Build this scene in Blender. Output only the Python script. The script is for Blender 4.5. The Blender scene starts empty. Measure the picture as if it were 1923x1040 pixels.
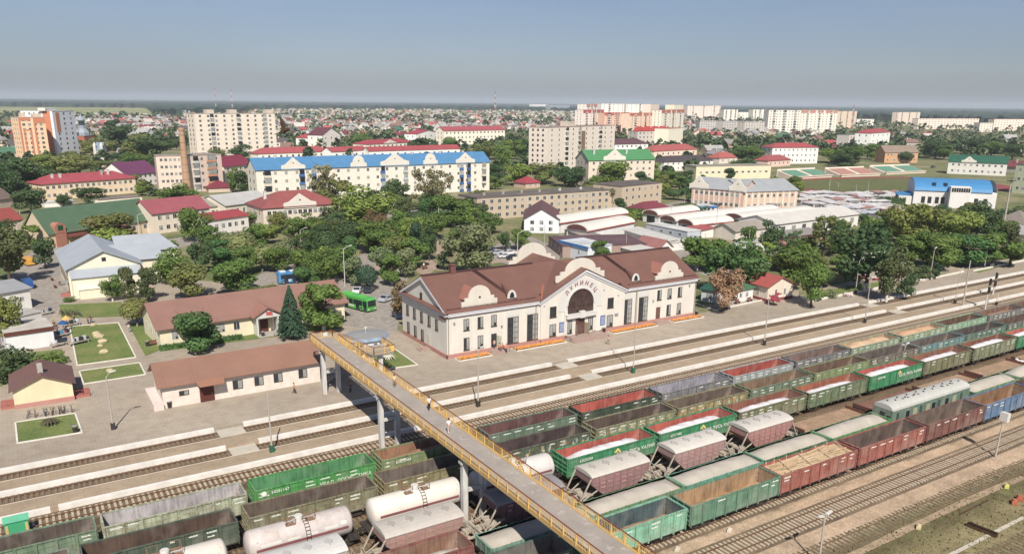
import bpy, math, random
from mathutils import Vector, Matrix
R=math.radians
HAZE=9.0e-5
random.seed(7)
SC=bpy.context.scene
COL=SC.collection
# ------------------------------------------------------------ camera
W_,H_=1923.0,1040.0
FPX,CX,CY=1489.906,961.5,624.186
CAMZ=44.5
_y,_p,_r=0.5610481,0.28201989,0.009909
_f=Vector((math.sin(_y)*math.cos(_p),math.cos(_y)*math.cos(_p),-math.sin(_p)))
_r0=Vector((math.cos(_y),-math.sin(_y),0)); _u0=_r0.cross(_f)
RT=_r0*math.cos(_r)+_u0*math.sin(_r); UP=_u0*math.cos(_r)-_r0*math.sin(_r)
cd=bpy.data.cameras.new('camera'); cam=bpy.data.objects.new('camera',cd); COL.objects.link(cam)
cam.matrix_world=Matrix(((RT.x,UP.x,-_f.x,0),(RT.y,UP.y,-_f.y,0),(RT.z,UP.z,-_f.z,CAMZ),(0,0,0,1)))
cd.sensor_fit='HORIZONTAL'; cd.sensor_width=36; cd.lens=FPX/W_*36
cd.shift_y=(CY-H_/2)/W_; cd.clip_start=1; cd.clip_end=60000
SC.camera=cam
# ------------------------------------------------------------ sky, sun, exposure
SUN=Vector((-0.40*.70,-0.92*.70,0.72)).normalized()
el=math.asin(SUN.z); az=math.atan2(SUN.x,SUN.y)
wd=bpy.data.worlds.new("World"); SC.world=wd; wd.use_nodes=True
nt=wd.node_tree; nt.nodes.clear()
sk=nt.nodes.new('ShaderNodeTexSky'); sk.sky_type='NISHITA'; sk.sun_disc=False
sk.sun_elevation=el; sk.sun_rotation=az; sk.altitude=100; sk.air_density=1.0; sk.dust_density=0.9; sk.ozone_density=2.0
bg=nt.nodes.new('ShaderNodeBackground'); bg.inputs[1].default_value=0.066
ou=nt.nodes.new('ShaderNodeOutputWorld')
hs=nt.nodes.new('ShaderNodeHueSaturation'); hs.inputs['Saturation'].default_value=0.8; hs.inputs['Value'].default_value=1.0
tn=nt.nodes.new('ShaderNodeMix'); tn.data_type='RGBA'; tn.blend_type='MULTIPLY'; tn.inputs[0].default_value=1; tn.inputs[7].default_value=(.745,.79,.955,1)
nt.links.new(sk.outputs[0],hs.inputs['Color']); nt.links.new(hs.outputs[0],tn.inputs[6]); tcw=nt.nodes.new('ShaderNodeTexCoord'); mpw=nt.nodes.new('ShaderNodeMapping'); mpw.inputs['Scale'].default_value=(1,1,5); nzw=nt.nodes.new('ShaderNodeTexNoise'); nzw.inputs['Scale'].default_value=2.2; nzw.inputs['Detail'].default_value=5
nt.links.new(tcw.outputs['Generated'],mpw.inputs[0]); nt.links.new(mpw.outputs[0],nzw.inputs['Vector'])
rw=nt.nodes.new('ShaderNodeValToRGB'); rw.color_ramp.elements[0].position=.3; rw.color_ramp.elements[0].color=(.95,.955,.96,1); rw.color_ramp.elements[1].position=.72; rw.color_ramp.elements[1].color=(1.07,1.06,1.045,1); nt.links.new(nzw.outputs[0],rw.inputs[0])
t2w=nt.nodes.new('ShaderNodeMix'); t2w.data_type='RGBA'; t2w.blend_type='MULTIPLY'; t2w.inputs[0].default_value=1; nt.links.new(tn.outputs[2],t2w.inputs[6]); nt.links.new(rw.outputs[0],t2w.inputs[7]); nt.links.new(t2w.outputs[2],bg.inputs[0]); nt.links.new(bg.outputs[0],ou.inputs[0])
sl=bpy.data.lights.new('sun','SUN'); sl.energy=4.7; sl.angle=R(0.53); sl.color=(1.0,0.93,0.83)
so=bpy.data.objects.new('sun',sl); COL.objects.link(so)
so.rotation_euler=SUN.to_track_quat('Z','Y').to_euler()
SC.view_settings.view_transform='Standard'; SC.view_settings.look='None'; SC.view_settings.gamma=1
SC.view_settings.exposure=0.33
SC.cycles.max_bounces=5; SC.cycles.volume_bounces=0; SC.cycles.diffuse_bounces=2; SC.cycles.glossy_bounces=2; SC.cycles.transparent_max_bounces=6
# ------------------------------------------------------------ geometry of the view: a photo pixel to a point of the ground
def ray(px,py): return RT*((px-CX)/FPX)-UP*((py-CY)/FPX)+_f
def G(px,py,z=0.3):
    d=ray(px,py); t=(z-CAMZ)/d.z
    return Vector((d.x*t,d.y*t,z))
def PX(x,y,z):
    v=Vector((x,y,z-CAMZ)); d=v.dot(_f)
    return CX+FPX*v.dot(RT)/d, CY-FPX*v.dot(UP)/d
def HGT(p,top):
    lo,hi=-5.0,120.0
    for _ in range(40):
        m=(lo+hi)/2
        if PX(p.x,p.y,m)[1]>top: lo=m
        else: hi=m
    return lo-p.z
def DST(x,y): return Vector((x,y,-CAMZ)).dot(_f)
# ------------------------------------------------------------ tags
def tag(o,label=None,cat=None,group=None,kind=None):
    if label: o['label']=label
    if cat: o['category']=cat
    if group: o['group']=group
    if kind: o['kind']=kind
    return o
DEFER=[]   # things whose label names a landmark and a place in a row: (obj, phrase, plural, x, y, group)
def defer(o,one,many,cat,group=None,lm=None,pos=None):
    o['category']=cat
    DEFER.append([o,one,many,group,lm,pos])
    return o
# ------------------------------------------------------------ materials
def lin(c): c/=255.0; return c/12.92 if c<=.04045 else ((c+.055)/1.055)**2.4
def C(r,g,b,k=.80,ds=.13):
    r,g,b=lin(r)*k,lin(g)*k,lin(b)*k; l=.3*r+.59*g+.11*b
    return (r+(l-r)*ds,g+(l-g)*ds,b+(l-b)*ds,1)
MATS={}
def mat(name,col=None,rough=.8,metal=0,nscale=.4,namt=.12,spec=.3,stripe=None,extra=None,detail=None,bump=0,coord='Object'):
    """col None: the object's own colour. noise mottling; stripe=(axis,scale,amount)."""
    if name in MATS: return MATS[name]
    m=bpy.data.materials.new(name); m.use_nodes=True; n=m.node_tree; L=n.links
    b=n.nodes['Principled BSDF']; b.inputs['Roughness'].default_value=rough; b.inputs['Metallic'].default_value=metal
    b.inputs['Specular IOR Level'].default_value=spec
    if col is None:
        oi=n.nodes.new('ShaderNodeObjectInfo'); src=oi.outputs['Color']
    else:
        rg=n.nodes.new('ShaderNodeRGB'); rg.outputs[0].default_value=col; src=rg.outputs[0]
    tc=n.nodes.new('ShaderNodeTexCoord')
    def noise(sc,det=4,rough=.6):
        t=n.nodes.new('ShaderNodeTexNoise'); t.inputs['Scale'].default_value=sc; t.inputs['Detail'].default_value=det; t.inputs['Roughness'].default_value=rough
        L.new(tc.outputs[coord],t.inputs['Vector']); return t
    def mixc(fac,a,c2,mode='MIX'):
        x=n.nodes.new('ShaderNodeMix'); x.data_type='RGBA'; x.blend_type=mode
        if isinstance(fac,float): x.inputs[0].default_value=fac
        else: L.new(fac,x.inputs[0])
        for i,s in ((6,a),(7,c2)):
            if isinstance(s,tuple): x.inputs[i].default_value=s
            else: L.new(s,x.inputs[i])
        return x.outputs[2]
    def ramp(s,stops):
        r=n.nodes.new('ShaderNodeValToRGB'); e=r.color_ramp.elements
        while len(e)<len(stops): e.new(.5)
        for i,(p,c) in enumerate(stops): e[i].position=p; e[i].color=c if isinstance(c,tuple) else (c,c,c,1)
        L.new(s,r.inputs[0]); return r.outputs[0]
    if namt:
        t=noise(nscale); v=ramp(t.outputs[0],[(.3,1-namt),(.7,1+namt)])
        src=mixc(1.0,src,v,'MULTIPLY')
    if stripe:
        ax,sc,am=stripe
        sp=n.nodes.new('ShaderNodeSeparateXYZ'); L.new(tc.outputs[coord],sp.inputs[0])
        ml=n.nodes.new('ShaderNodeMath'); ml.operation='MULTIPLY'; ml.inputs[1].default_value=sc; L.new(sp.outputs[ax],ml.inputs[0])
        fr=n.nodes.new('ShaderNodeMath'); fr.operation='FRACT'; L.new(ml.outputs[0],fr.inputs[0])
        v=ramp(fr.outputs[0],[(0,1-am),(.12,1.0)])
        src=mixc(1.0,src,v,'MULTIPLY')
    if extra: src=extra(n,L,src,noise,mixc,ramp,tc)
    L.new(src,b.inputs['Base Color'])
    if bump:
        t=noise(bump*3); bm=n.nodes.new('ShaderNodeBump'); bm.inputs['Strength'].default_value=.4; bm.inputs['Distance'].default_value=.1
        L.new(t.outputs[0],bm.inputs['Height']); L.new(bm.outputs[0],b.inputs['Normal'])
    MATS[name]=m; return m
def rusty(amount,rcol=(.10,.045,.02,1),sc=.9,k=1.0):
    def f(n,L,src,noise,mixc,ramp,tc):
        t=noise(sc,6,.7); v=ramp(t.outputs[0],[(.62-amount,0.0),(.80-amount,1.0)])
        t2=noise(5,3,.6); v2=ramp(t2.outputs[0],[(.35,.25),(.7,.85)])
        v=mixc(1.0,v,v2,'MULTIPLY')
        mp=n.nodes.new('ShaderNodeMapping'); mp.inputs['Scale'].default_value=(2.2,2.2,.22); L.new(tc.outputs['Object'],mp.inputs[0])
        t3=n.nodes.new('ShaderNodeTexNoise'); t3.inputs['Scale'].default_value=1.6; t3.inputs['Detail'].default_value=5; L.new(mp.outputs[0],t3.inputs['Vector'])
        oi=n.nodes.new('ShaderNodeObjectInfo')
        src=mixc(1.0,src,ramp(t3.outputs[0],[(.34,1-.28*k),(.5,1.0),(.68,1+.16*k)]),'MULTIPLY')
        t4=noise(.28,3,.5); src=mixc(ramp(t4.outputs[0],[(.5,0.0),(.72,.32*k)]),src,(.42,.38,.33,1))
        return mixc(v,src,rcol)
    return f
def streaks(n,L,src,noise,mixc,ramp,tc):
    mp=n.nodes.new('ShaderNodeMapping'); mp.inputs['Scale'].default_value=(1.2,1.2,.12); L.new(tc.outputs['Object'],mp.inputs[0])
    t=n.nodes.new('ShaderNodeTexNoise'); t.inputs['Scale'].default_value=1.3; t.inputs['Detail'].default_value=5; L.new(mp.outputs[0],t.inputs['Vector'])
    v=ramp(t.outputs[0],[(.35,.95),(.65,1.02)])
    return mixc(1.0,src,v,'MULTIPLY')
M_wall=mat('plaster',None,.9,nscale=.25,namt=.05,extra=streaks)
M_roof=mat('sheet_roof',None,.55,nscale=.3,namt=.08,stripe=(0,1.7,.16))
M_slate=mat('slate_roof',None,.8,nscale=.5,namt=.15)
M_flat=mat('felt_roof',None,.9,nscale=.15,namt=.25)
M_plain=mat('plain',None,.7,nscale=1,namt=.05)
M_white=mat('white_paint',C(235,232,225,.72),.6,namt=.04)
M_glass=mat('window_glass',(.028,.034,.042,1),.12,spec=.7,nscale=.35,namt=.5,coord='Generated')
M_glass2=mat('window_curtain',(.30,.31,.30,1),.25,spec=.6,nscale=.35,namt=.35)
M_frame=mat('brown_frame',(.075,.055,.04,1),.6,namt=0)
M_paint=mat('wagon_paint',None,.55,nscale=.7,namt=.16,extra=rusty(.10))
M_paintw=mat('worn_wagon_paint',None,.7,nscale=.8,namt=.22,extra=rusty(.17))
M_inner=mat('wagon_inside',None,.85,nscale=.5,namt=.35,extra=rusty(.10,(.07,.05,.04,1),.5))
M_iron=mat('dark_iron',(.045,.038,.033,1),.8,nscale=2,namt=.4)
M_metal=mat('grey_metal',C(170,170,168),.5,.2,namt=.06)
M_wheel=mat('wheel_steel',(.12,.10,.085,1),.6,.3,namt=.3,nscale=3)
M_tank=mat('tank_paint',None,.45,nscale=.5,namt=.06,extra=rusty(.02,(.34,.18,.09,1),.8,.12))
M_tankr=mat('rusty_tank_paint',None,.6,nscale=.5,namt=.12,extra=rusty(.10,(.36,.24,.16,1),.6,.2))
M_sand=mat('load',None,.95,nscale=.35,namt=.14,bump=1)
M_pole=mat('concrete_pole',C(188,180,168),.85,namt=.08,nscale=2)
M_conc=mat('concrete',C(185,178,168),.9,namt=.12,nscale=.6)
M_yel=mat('yellow_rail_paint',C(232,186,88,.9),.5,namt=.06,nscale=2)
M_red=mat('red_brown_rail',C(140,78,62),.5,namt=.05)
M_plinth=mat('plinth',C(196,140,128),.85,namt=.08)
M_bark=mat('bark',(.10,.075,.055,1),.9,nscale=3,namt=.3)
M_wbark=mat('white_washed_bark',(.6,.58,.54,1),.9,namt=.05)
def leafmat(name,hue=0):
    m=bpy.data.materials.new(name); m.use_nodes=True; n=m.node_tree; L=n.links
    b=n.nodes['Principled BSDF']; b.inputs['Roughness'].default_value=.65; b.inputs['Specular IOR Level'].default_value=.15
    oi=n.nodes.new('ShaderNodeObjectInfo'); tc=n.nodes.new('ShaderNodeTexCoord')
    t=n.nodes.new('ShaderNodeTexNoise'); t.inputs['Scale'].default_value=.55; t.inputs['Detail'].default_value=5; L.new(tc.outputs['Object'],t.inputs['Vector'])
    r=n.nodes.new('ShaderNodeValToRGB'); r.color_ramp.elements[0].position=.3; r.color_ramp.elements[1].position=.7
    r.color_ramp.elements[0].color=(.80,.83,.82,1); r.color_ramp.elements[1].color=(1.32,1.26,1.15,1); L.new(t.outputs[0],r.inputs[0])
    x=n.nodes.new('ShaderNodeMix'); x.data_type='RGBA'; x.blend_type='MULTIPLY'; x.inputs[0].default_value=1
    L.new(oi.outputs['Color'],x.inputs[6]); L.new(r.outputs[0],x.inputs[7]); L.new(x.outputs[2],b.inputs['Base Color'])
    tr=n.nodes.new('ShaderNodeBsdfTranslucent'); L.new(x.outputs[2],tr.inputs[0])
    ms=n.nodes.new('ShaderNodeMixShader'); ms.inputs[0].default_value=.36
    L.new(b.outputs[0],ms.inputs[1]); L.new(tr.outputs[0],ms.inputs[2]); L.new(ms.outputs[0],n.nodes['Material Output'].inputs[0])
    return m
M_leaf=leafmat('foliage')
# ------------------------------------------------------------ mesh builder
class MB:
    def __init__(s): s.v=[];s.f=[];s.m=[]
    def poly(s,pts,m=0):
        i=len(s.v); s.v+= [tuple(p) for p in pts]; s.f.append(tuple(range(i,i+len(pts)))); s.m.append(m); return s
    def box(s,x0,y0,z0,x1,y1,z1,m=0):
        i=len(s.v)
        s.v+=[(x0,y0,z0),(x1,y0,z0),(x1,y1,z0),(x0,y1,z0),(x0,y0,z1),(x1,y0,z1),(x1,y1,z1),(x0,y1,z1)]
        s.f+=[(i,i+3,i+2,i+1),(i+4,i+5,i+6,i+7),(i,i+1,i+5,i+4),(i+1,i+2,i+6,i+5),(i+2,i+3,i+7,i+6),(i+3,i,i+4,i+7)]
        s.m+=[m]*6; return s
    def extr(s,pts,d,m=0):
        """closed polygon (3D points) swept along vector d, capped."""
        n=len(pts); i=len(s.v); d=Vector(d)
        s.v+=[tuple(p) for p in pts]+[tuple(Vector(p)+d) for p in pts]
        s.f.append(tuple(range(i+n-1,i-1,-1))); s.f.append(tuple(range(i+n,i+2*n))); s.m+=[m,m]
        for k in range(n):
            k2=(k+1)%n; s.f.append((i+k,i+k2,i+n+k2,i+n+k)); s.m.append(m)
        return s
    def tube(s,p0,p1,r0,r1=None,n=8,m=0,cap=True):
        r1=r0 if r1 is None else r1; p0=Vector(p0);p1=Vector(p1);d=(p1-p0).normalized()
        a=d.orthogonal().normalized(); b=d.cross(a); i=len(s.v)
        for p,r in ((p0,r0),(p1,r1)):
            for k in range(n):
                t=2*math.pi*k/n; s.v.append(tuple(p+a*(r*math.cos(t))+b*(r*math.sin(t))))
        for k in range(n):
            k2=(k+1)%n; s.f.append((i+k,i+k2,i+n+k2,i+n+k)); s.m.append(m)
        if cap: s.f+=[tuple(range(i+n-1,i-1,-1)),tuple(range(i+n,i+2*n))]; s.m+=[m,m]
        return s
    def bar(s,p0,p1,w,m=0):
        return s.tube(p0,p1,w*.7,None,4,m)
    def loft(s,rings,m=0,cap=True,close=True):
        i=len(s.v); n=len(rings[0])
        for r in rings: s.v+=[tuple(p) for p in r]
        for a in range(len(rings)-1):
            for k in range(n if close else n-1):
                k2=(k+1)%n; o=i+a*n; s.f.append((o+k,o+k2,o+n+k2,o+n+k)); s.m.append(m)
        if cap: s.f.append(tuple(range(i+n-1,i-1,-1))); o=i+(len(rings)-1)*n; s.f.append(tuple(range(o,o+n))); s.m+=[m,m]
        return s
    def mesh(s,name,mats):
        me=bpy.data.meshes.new(name); me.from_pydata(s.v,[],s.f)
        if not isinstance(mats,(list,tuple)): mats=[mats]
        for m in mats: me.materials.append(m)
        me.polygons.foreach_set('material_index',s.m); me.update(); return me
    def build(s,name,mats,parent=None,color=None,loc=None,smooth=False):
        me=s.mesh(name,mats)
        if smooth: me.polygons.foreach_set('use_smooth',[True]*len(me.polygons))
        o=bpy.data.objects.new(name,me); COL.objects.link(o)
        if parent: o.parent=parent
        if color: o.color=color
        if loc: o.location=loc
        return o
def inst(name,me,parent=None,loc=(0,0,0),rz=0,sc=None,color=None):
    o=bpy.data.objects.new(name,me); COL.objects.link(o); o.location=loc; o.rotation_euler.z=rz
    if parent: o.parent=parent
    if sc: o.scale=sc
    if color: o.color=color
    return o
def empty(name,loc=(0,0,0),rz=0,sc=None):
    o=bpy.data.objects.new(name,None); COL.objects.link(o); o.location=loc; o.rotation_euler.z=rz; o.empty_display_size=.5
    if sc: o.scale=sc
    return o
KIDS={}
def copy_tree(o,loc=None,rz=None,parent=None):
    c=o.copy(); COL.objects.link(c); c.parent=parent
    if loc is not None: c.location=loc
    if rz is not None: c.rotation_euler.z=rz
    for ch in list(o.children): copy_tree(ch,parent=c)
    return c
def text(body,size,name,mat_,parent,loc,rot,ext=.01,align='CENTER'):
    cu=bpy.data.curves.new(name,'FONT'); cu.body=body; cu.size=size; cu.extrude=ext; cu.align_x=align; cu.align_y='CENTER'; cu.resolution_u=2
    o=bpy.data.objects.new(name,cu); COL.objects.link(o)
    dg=bpy.context.evaluated_depsgraph_get(); me=bpy.data.meshes.new_from_object(o.evaluated_get(dg)); bpy.data.objects.remove(o)
    me.materials.clear(); me.materials.append(mat_)
    o=bpy.data.objects.new(name,me); COL.objects.link(o); o.parent=parent; o.location=loc; o.rotation_euler=rot
    return o
# ------------------------------------------------------------ the ground
def ground_mat(name,cols,scale,scale2,bump=0):
    m=bpy.data.materials.new(name); m.use_nodes=True; n=m.node_tree; L=n.links; b=n.nodes['Principled BSDF']; b.inputs['Roughness'].default_value=.95; b.inputs['Specular IOR Level'].default_value=.1
    tc=n.nodes.new('ShaderNodeTexCoord')
    a=n.nodes.new('ShaderNodeTexNoise'); a.inputs['Scale'].default_value=scale; a.inputs['Detail'].default_value=8; a.inputs['Roughness'].default_value=.65; L.new(tc.outputs['Object'],a.inputs['Vector'])
    r=n.nodes.new('ShaderNodeValToRGB'); e=r.color_ramp.elements
    while len(e)<len(cols): e.new(.5)
    for i,c in enumerate(cols): e[i].position=.30+.40*i/(len(cols)-1); e[i].color=c
    L.new(a.outputs[0],r.inputs[0])
    a2=n.nodes.new('ShaderNodeTexNoise'); a2.inputs['Scale'].default_value=scale2; a2.inputs['Detail'].default_value=6; L.new(tc.outputs['Object'],a2.inputs['Vector'])
    r2=n.nodes.new('ShaderNodeValToRGB'); r2.color_ramp.elements[0].position=.3; r2.color_ramp.elements[1].position=.7; r2.color_ramp.elements[0].color=(.75,.75,.75,1); r2.color_ramp.elements[1].color=(1.2,1.2,1.2,1); L.new(a2.outputs[0],r2.inputs[0])
    x=n.nodes.new('ShaderNodeMix'); x.data_type='RGBA'; x.blend_type='MULTIPLY'; x.inputs[0].default_value=1; L.new(r.outputs[0],x.inputs[6]); L.new(r2.outputs[0],x.inputs[7]); L.new(x.outputs[2],b.inputs['Base Color'])
    return m
M_lawn=ground_mat('lawn',[C(100,122,62),C(122,136,72),C(146,144,88)],.15,2.5)
M_dry=ground_mat('dry_grass',[C(100,116,70),C(138,134,86),C(164,148,106)],.06,1.5)
M_town=ground_mat('town_ground',[C(90,108,66),C(118,126,80),C(146,140,100),C(172,162,136)],.035,.8)
M_far=ground_mat('fields',[C(120,140,80),C(164,166,104),C(190,172,126)],.0012,.006)
M_asph=ground_mat('asphalt',[C(158,149,140),C(172,163,152)],.05,1.2)
def paving(name,c1,c2,bw,bh,mortar,noise=.05,lo=.88,hi=1.06):
    m=bpy.data.materials.new(name); m.use_nodes=True; n=m.node_tree; L=n.links; b=n.nodes['Principled BSDF']; b.inputs['Roughness'].default_value=.9; b.inputs['Specular IOR Level'].default_value=.15
    tc=n.nodes.new('ShaderNodeTexCoord'); k=n.nodes.new('ShaderNodeTexBrick'); k.inputs['Scale'].default_value=1; k.inputs['Brick Width'].default_value=bw; k.inputs['Row Height'].default_value=bh; k.inputs['Mortar Size'].default_value=.03
    k.inputs['Color1'].default_value=c1; k.inputs['Color2'].default_value=c2; k.inputs['Mortar'].default_value=mortar; L.new(tc.outputs['Object'],k.inputs['Vector'])
    a=n.nodes.new('ShaderNodeTexNoise'); a.inputs['Scale'].default_value=noise; a.inputs['Detail'].default_value=8; L.new(tc.outputs['Object'],a.inputs['Vector'])
    r=n.nodes.new('ShaderNodeValToRGB'); r.color_ramp.elements[0].position=.35; r.color_ramp.elements[1].position=.65; r.color_ramp.elements[0].color=(lo,lo,lo,1); r.color_ramp.elements[1].color=(hi,hi,hi,1); L.new(a.outputs[0],r.inputs[0])
    x=n.nodes.new('ShaderNodeMix'); x.data_type='RGBA'; x.blend_type='MULTIPLY'; x.inputs[0].default_value=1; L.new(k.outputs[0],x.inputs[6]); L.new(r.outputs[0],x.inputs[7])
    a2=n.nodes.new('ShaderNodeTexNoise'); a2.inputs['Scale'].default_value=.45; a2.inputs['Detail'].default_value=9; a2.inputs['Roughness'].default_value=.75; L.new(tc.outputs['Object'],a2.inputs['Vector'])
    r2=n.nodes.new('ShaderNodeValToRGB'); r2.color_ramp.elements[0].position=.32; r2.color_ramp.elements[1].position=.55; r2.color_ramp.elements[0].color=(.82,.80,.78,1); r2.color_ramp.elements[1].color=(1.02,1.02,1.02,1); L.new(a2.outputs[0],r2.inputs[0])
    x2=n.nodes.new('ShaderNodeMix'); x2.data_type='RGBA'; x2.blend_type='MULTIPLY'; x2.inputs[0].default_value=1; L.new(x.outputs[2],x2.inputs[6]); L.new(r2.outputs[0],x2.inputs[7]); L.new(x2.outputs[2],b.inputs['Base Color']); return m
M_pave=paving('paving',C(187,173,154),C(181,167,148),1.0,.5,C(166,152,134))
M_plat=paving('platform_paving',C(186,165,138),C(181,160,133),1.6,.8,C(164,144,118),.1)
M_brickpath=paving('path_paving',C(196,172,150),C(180,156,138),.6,.3,C(160,140,120),.1)
M_curb=mat('white_kerb',C(236,230,218),.8,namt=.10,nscale=1.5)
def yard_mat():
    m=bpy.data.materials.new('yard_gravel'); m.use_nodes=True; n=m.node_tree; L=n.links; b=n.nodes['Principled BSDF']; b.inputs['Roughness'].default_value=.95; b.inputs['Specular IOR Level'].default_value=.1
    tc=n.nodes.new('ShaderNodeTexCoord'); sp=n.nodes.new('ShaderNodeSeparateXYZ'); L.new(tc.outputs['Object'],sp.inputs[0])
    def noise(sc,det=8,v=None,r=.65):
        t=n.nodes.new('ShaderNodeTexNoise'); t.inputs['Scale'].default_value=sc; t.inputs['Detail'].default_value=det; t.inputs['Roughness'].default_value=r; L.new(v or tc.outputs['Object'],t.inputs['Vector']); return t.outputs[0]
    a=noise(.35); m1=n.nodes.new('ShaderNodeMath'); m1.operation='MULTIPLY_ADD'; m1.inputs[1].default_value=3.2; L.new(a,m1.inputs[0]); L.new(sp.outputs[1],m1.inputs[2])
    m2=n.nodes.new('ShaderNodeMath'); m2.operation='MULTIPLY_ADD'; m2.inputs[1].default_value=.01; m2.inputs[2].default_value=-.016; L.new(m1.outputs[0],m2.inputs[0])
    r=n.nodes.new('ShaderNodeValToRGB'); e=r.color_ramp.elements
    gr=C(158,140,106);dk=C(112,104,72);sand=C(198,172,142);bal=C(146,126,104);br=C(136,110,84);gb=C(124,108,84);ol=C(140,126,92)
    stops=[(0,gr),(.395,C(150,138,98)),(.42,dk),(.445,ol),(.458,sand),(.482,sand),(.49,bal),(.510,bal),(.519,sand),(.533,sand),(.541,gb),(.60,br),(.63,C(134,104,78)),(.70,C(140,106,76)),(.74,gb),(.80,C(120,106,86)),(.90,C(104,88,70)),(.93,C(112,94,74)),(.97,gb)]
    while len(e)<len(stops): e.new(.5)
    for i,(p,c) in enumerate(stops): e[i].position=p; e[i].color=c
    L.new(m2.outputs[0],r.inputs[0])
    sp1=noise(.12); rr=n.nodes.new('ShaderNodeValToRGB'); rr.color_ramp.elements[0].position=.55; rr.color_ramp.elements[1].position=.66; L.new(sp1,rr.inputs[0])
    lt=n.nodes.new('ShaderNodeMath'); lt.operation='LESS_THAN'; lt.inputs[1].default_value=45.2; L.new(sp.outputs[1],lt.inputs[0])
    mm=n.nodes.new('ShaderNodeMath'); mm.operation='MULTIPLY'; L.new(rr.outputs[0],mm.inputs[0]); L.new(lt.outputs[0],mm.inputs[1])
    x0=n.nodes.new('ShaderNodeMix'); x0.data_type='RGBA'; L.new(mm.outputs[0],x0.inputs[0]); L.new(r.outputs[0],x0.inputs[6]); x0.inputs[7].default_value=C(138,138,88)
    b2=noise(3.0,4,None,.8); r2=n.nodes.new('ShaderNodeValToRGB'); r2.color_ramp.elements[0].position=.3; r2.color_ramp.elements[1].position=.7; r2.color_ramp.elements[0].color=(.66,.66,.64,1); r2.color_ramp.elements[1].color=(1.32,1.3,1.3,1); L.new(b2,r2.inputs[0])
    x=n.nodes.new('ShaderNodeMix'); x.data_type='RGBA'; x.blend_type='MULTIPLY'; x.inputs[0].default_value=1; L.new(x0.outputs[2],x.inputs[6]); L.new(r2.outputs[0],x.inputs[7])
    b3=noise(.25); r3=n.nodes.new('ShaderNodeValToRGB'); r3.color_ramp.elements[0].position=.35; r3.color_ramp.elements[1].position=.65; r3.color_ramp.elements[0].color=(.8,.8,.8,1); r3.color_ramp.elements[1].color=(1.15,1.15,1.15,1); L.new(b3,r3.inputs[0])
    x2=n.nodes.new('ShaderNodeMix'); x2.data_type='RGBA'; x2.blend_type='MULTIPLY'; x2.inputs[0].default_value=1; L.new(x.outputs[2],x2.inputs[6]); L.new(r3.outputs[0],x2.inputs[7]); L.new(x2.outputs[2],b.inputs['Base Color'])
    bp=n.nodes.new('ShaderNodeBump'); bp.inputs['Strength'].default_value=.6; bp.inputs['Distance'].default_value=.08; L.new(b2,bp.inputs['Height']); L.new(bp.outputs[0],b.inputs['Normal'])
    return m
M_yard=yard_mat()
def sheet(name,pts,z,m,kind='structure',parent=None,thick=None):
    mb=MB()
    if thick: mb.extr([(p[0],p[1],z-thick) for p in pts],(0,0,thick))
    else: mb.poly([(p[0],p[1],z) for p in pts])
    o=mb.build(name,m,parent)
    if kind and not parent: o['kind']=kind
    # faces of a sheet look up
    return o
def pxs(*pts,z=.3): return [tuple(G(x,y,z))[:2] for x,y in pts]
def ccw(p):
    a=sum(p[i][0]*p[(i+1)%len(p)][1]-p[(i+1)%len(p)][0]*p[i][1] for i in range(len(p)))
    return p if a>0 else p[::-1]
FAR=32000
sheet('yard_ground',[(-300,-50),(900,-50),(900,109.1),(-300,109.1)],-.25,M_yard)
sheet('ground',[(-FAR,-400),(FAR,-400),(FAR,FAR),(-FAR,FAR)],-.6,M_far)
sheet('town_ground',[(-900,109.1),(2500,109.1),(3600,2600),(-700,2600)],.25,M_town)
# platforms, with white edges and faces
E1,S1,E2,S2,E3=109.1,105.6,102.1,98.8,95.15
M_edge=mat('edge_paint',C(240,234,224),.8,namt=.12,nscale=.7)
mb=MB(); mb.box(-300,S1-3.5,-.5,900,S1,.295); sheet_o=mb.build('platform',M_plat); sheet_o['kind']='structure'
mb=MB(); mb.box(-300,E3,-.5,900,S2,.295); o=mb.build('platform',M_plat); o['kind']='structure'
GAPS={E1:[(19.5,23.5),(77,80.5),(164,167.5)],E2:[(19.5,23.8),(76,80.5),(164,168)],E3:[(-1.2,-.4)]}
for e in (E1,E2,E3):
    x=-120; mb=MB(); k=0
    cuts=sorted(GAPS[e])
    segs=[]; cur=-150
    for a,b in cuts: segs.append((cur,a)); cur=b
    segs.append((cur,700))
    for a,b in segs:
        mb.box(a,e-.035,-.45,b,e+.002,.31); mb.box(a,e-.03,.2,b,e+.62,.312)
    o=mb.build('platform_edge',M_edge); o['kind']='structure'
for s in (S1,S2):
    mb=MB(); mb.box(-300,s-.14,.1,700,s+.03,.305); o=mb.build('platform_edge',mat('thin_edge',C(222,208,188),.8,namt=.1)); o['kind']='structure'
# boards across the tracks
M_slab=mat('crossing_slab',C(205,196,178),.9,namt=.1)
for gx in (19.6,77.2,164.2):
    for yc in (107.35,100.45):
        mb=MB()
        for k in range(3): mb.box(gx+.1,yc-1.6+k*1.1,-.2,gx+3.6,yc-.6+k*1.1,.03)
        o=mb.build('track_crossing',M_slab); o['kind']='structure'
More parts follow.
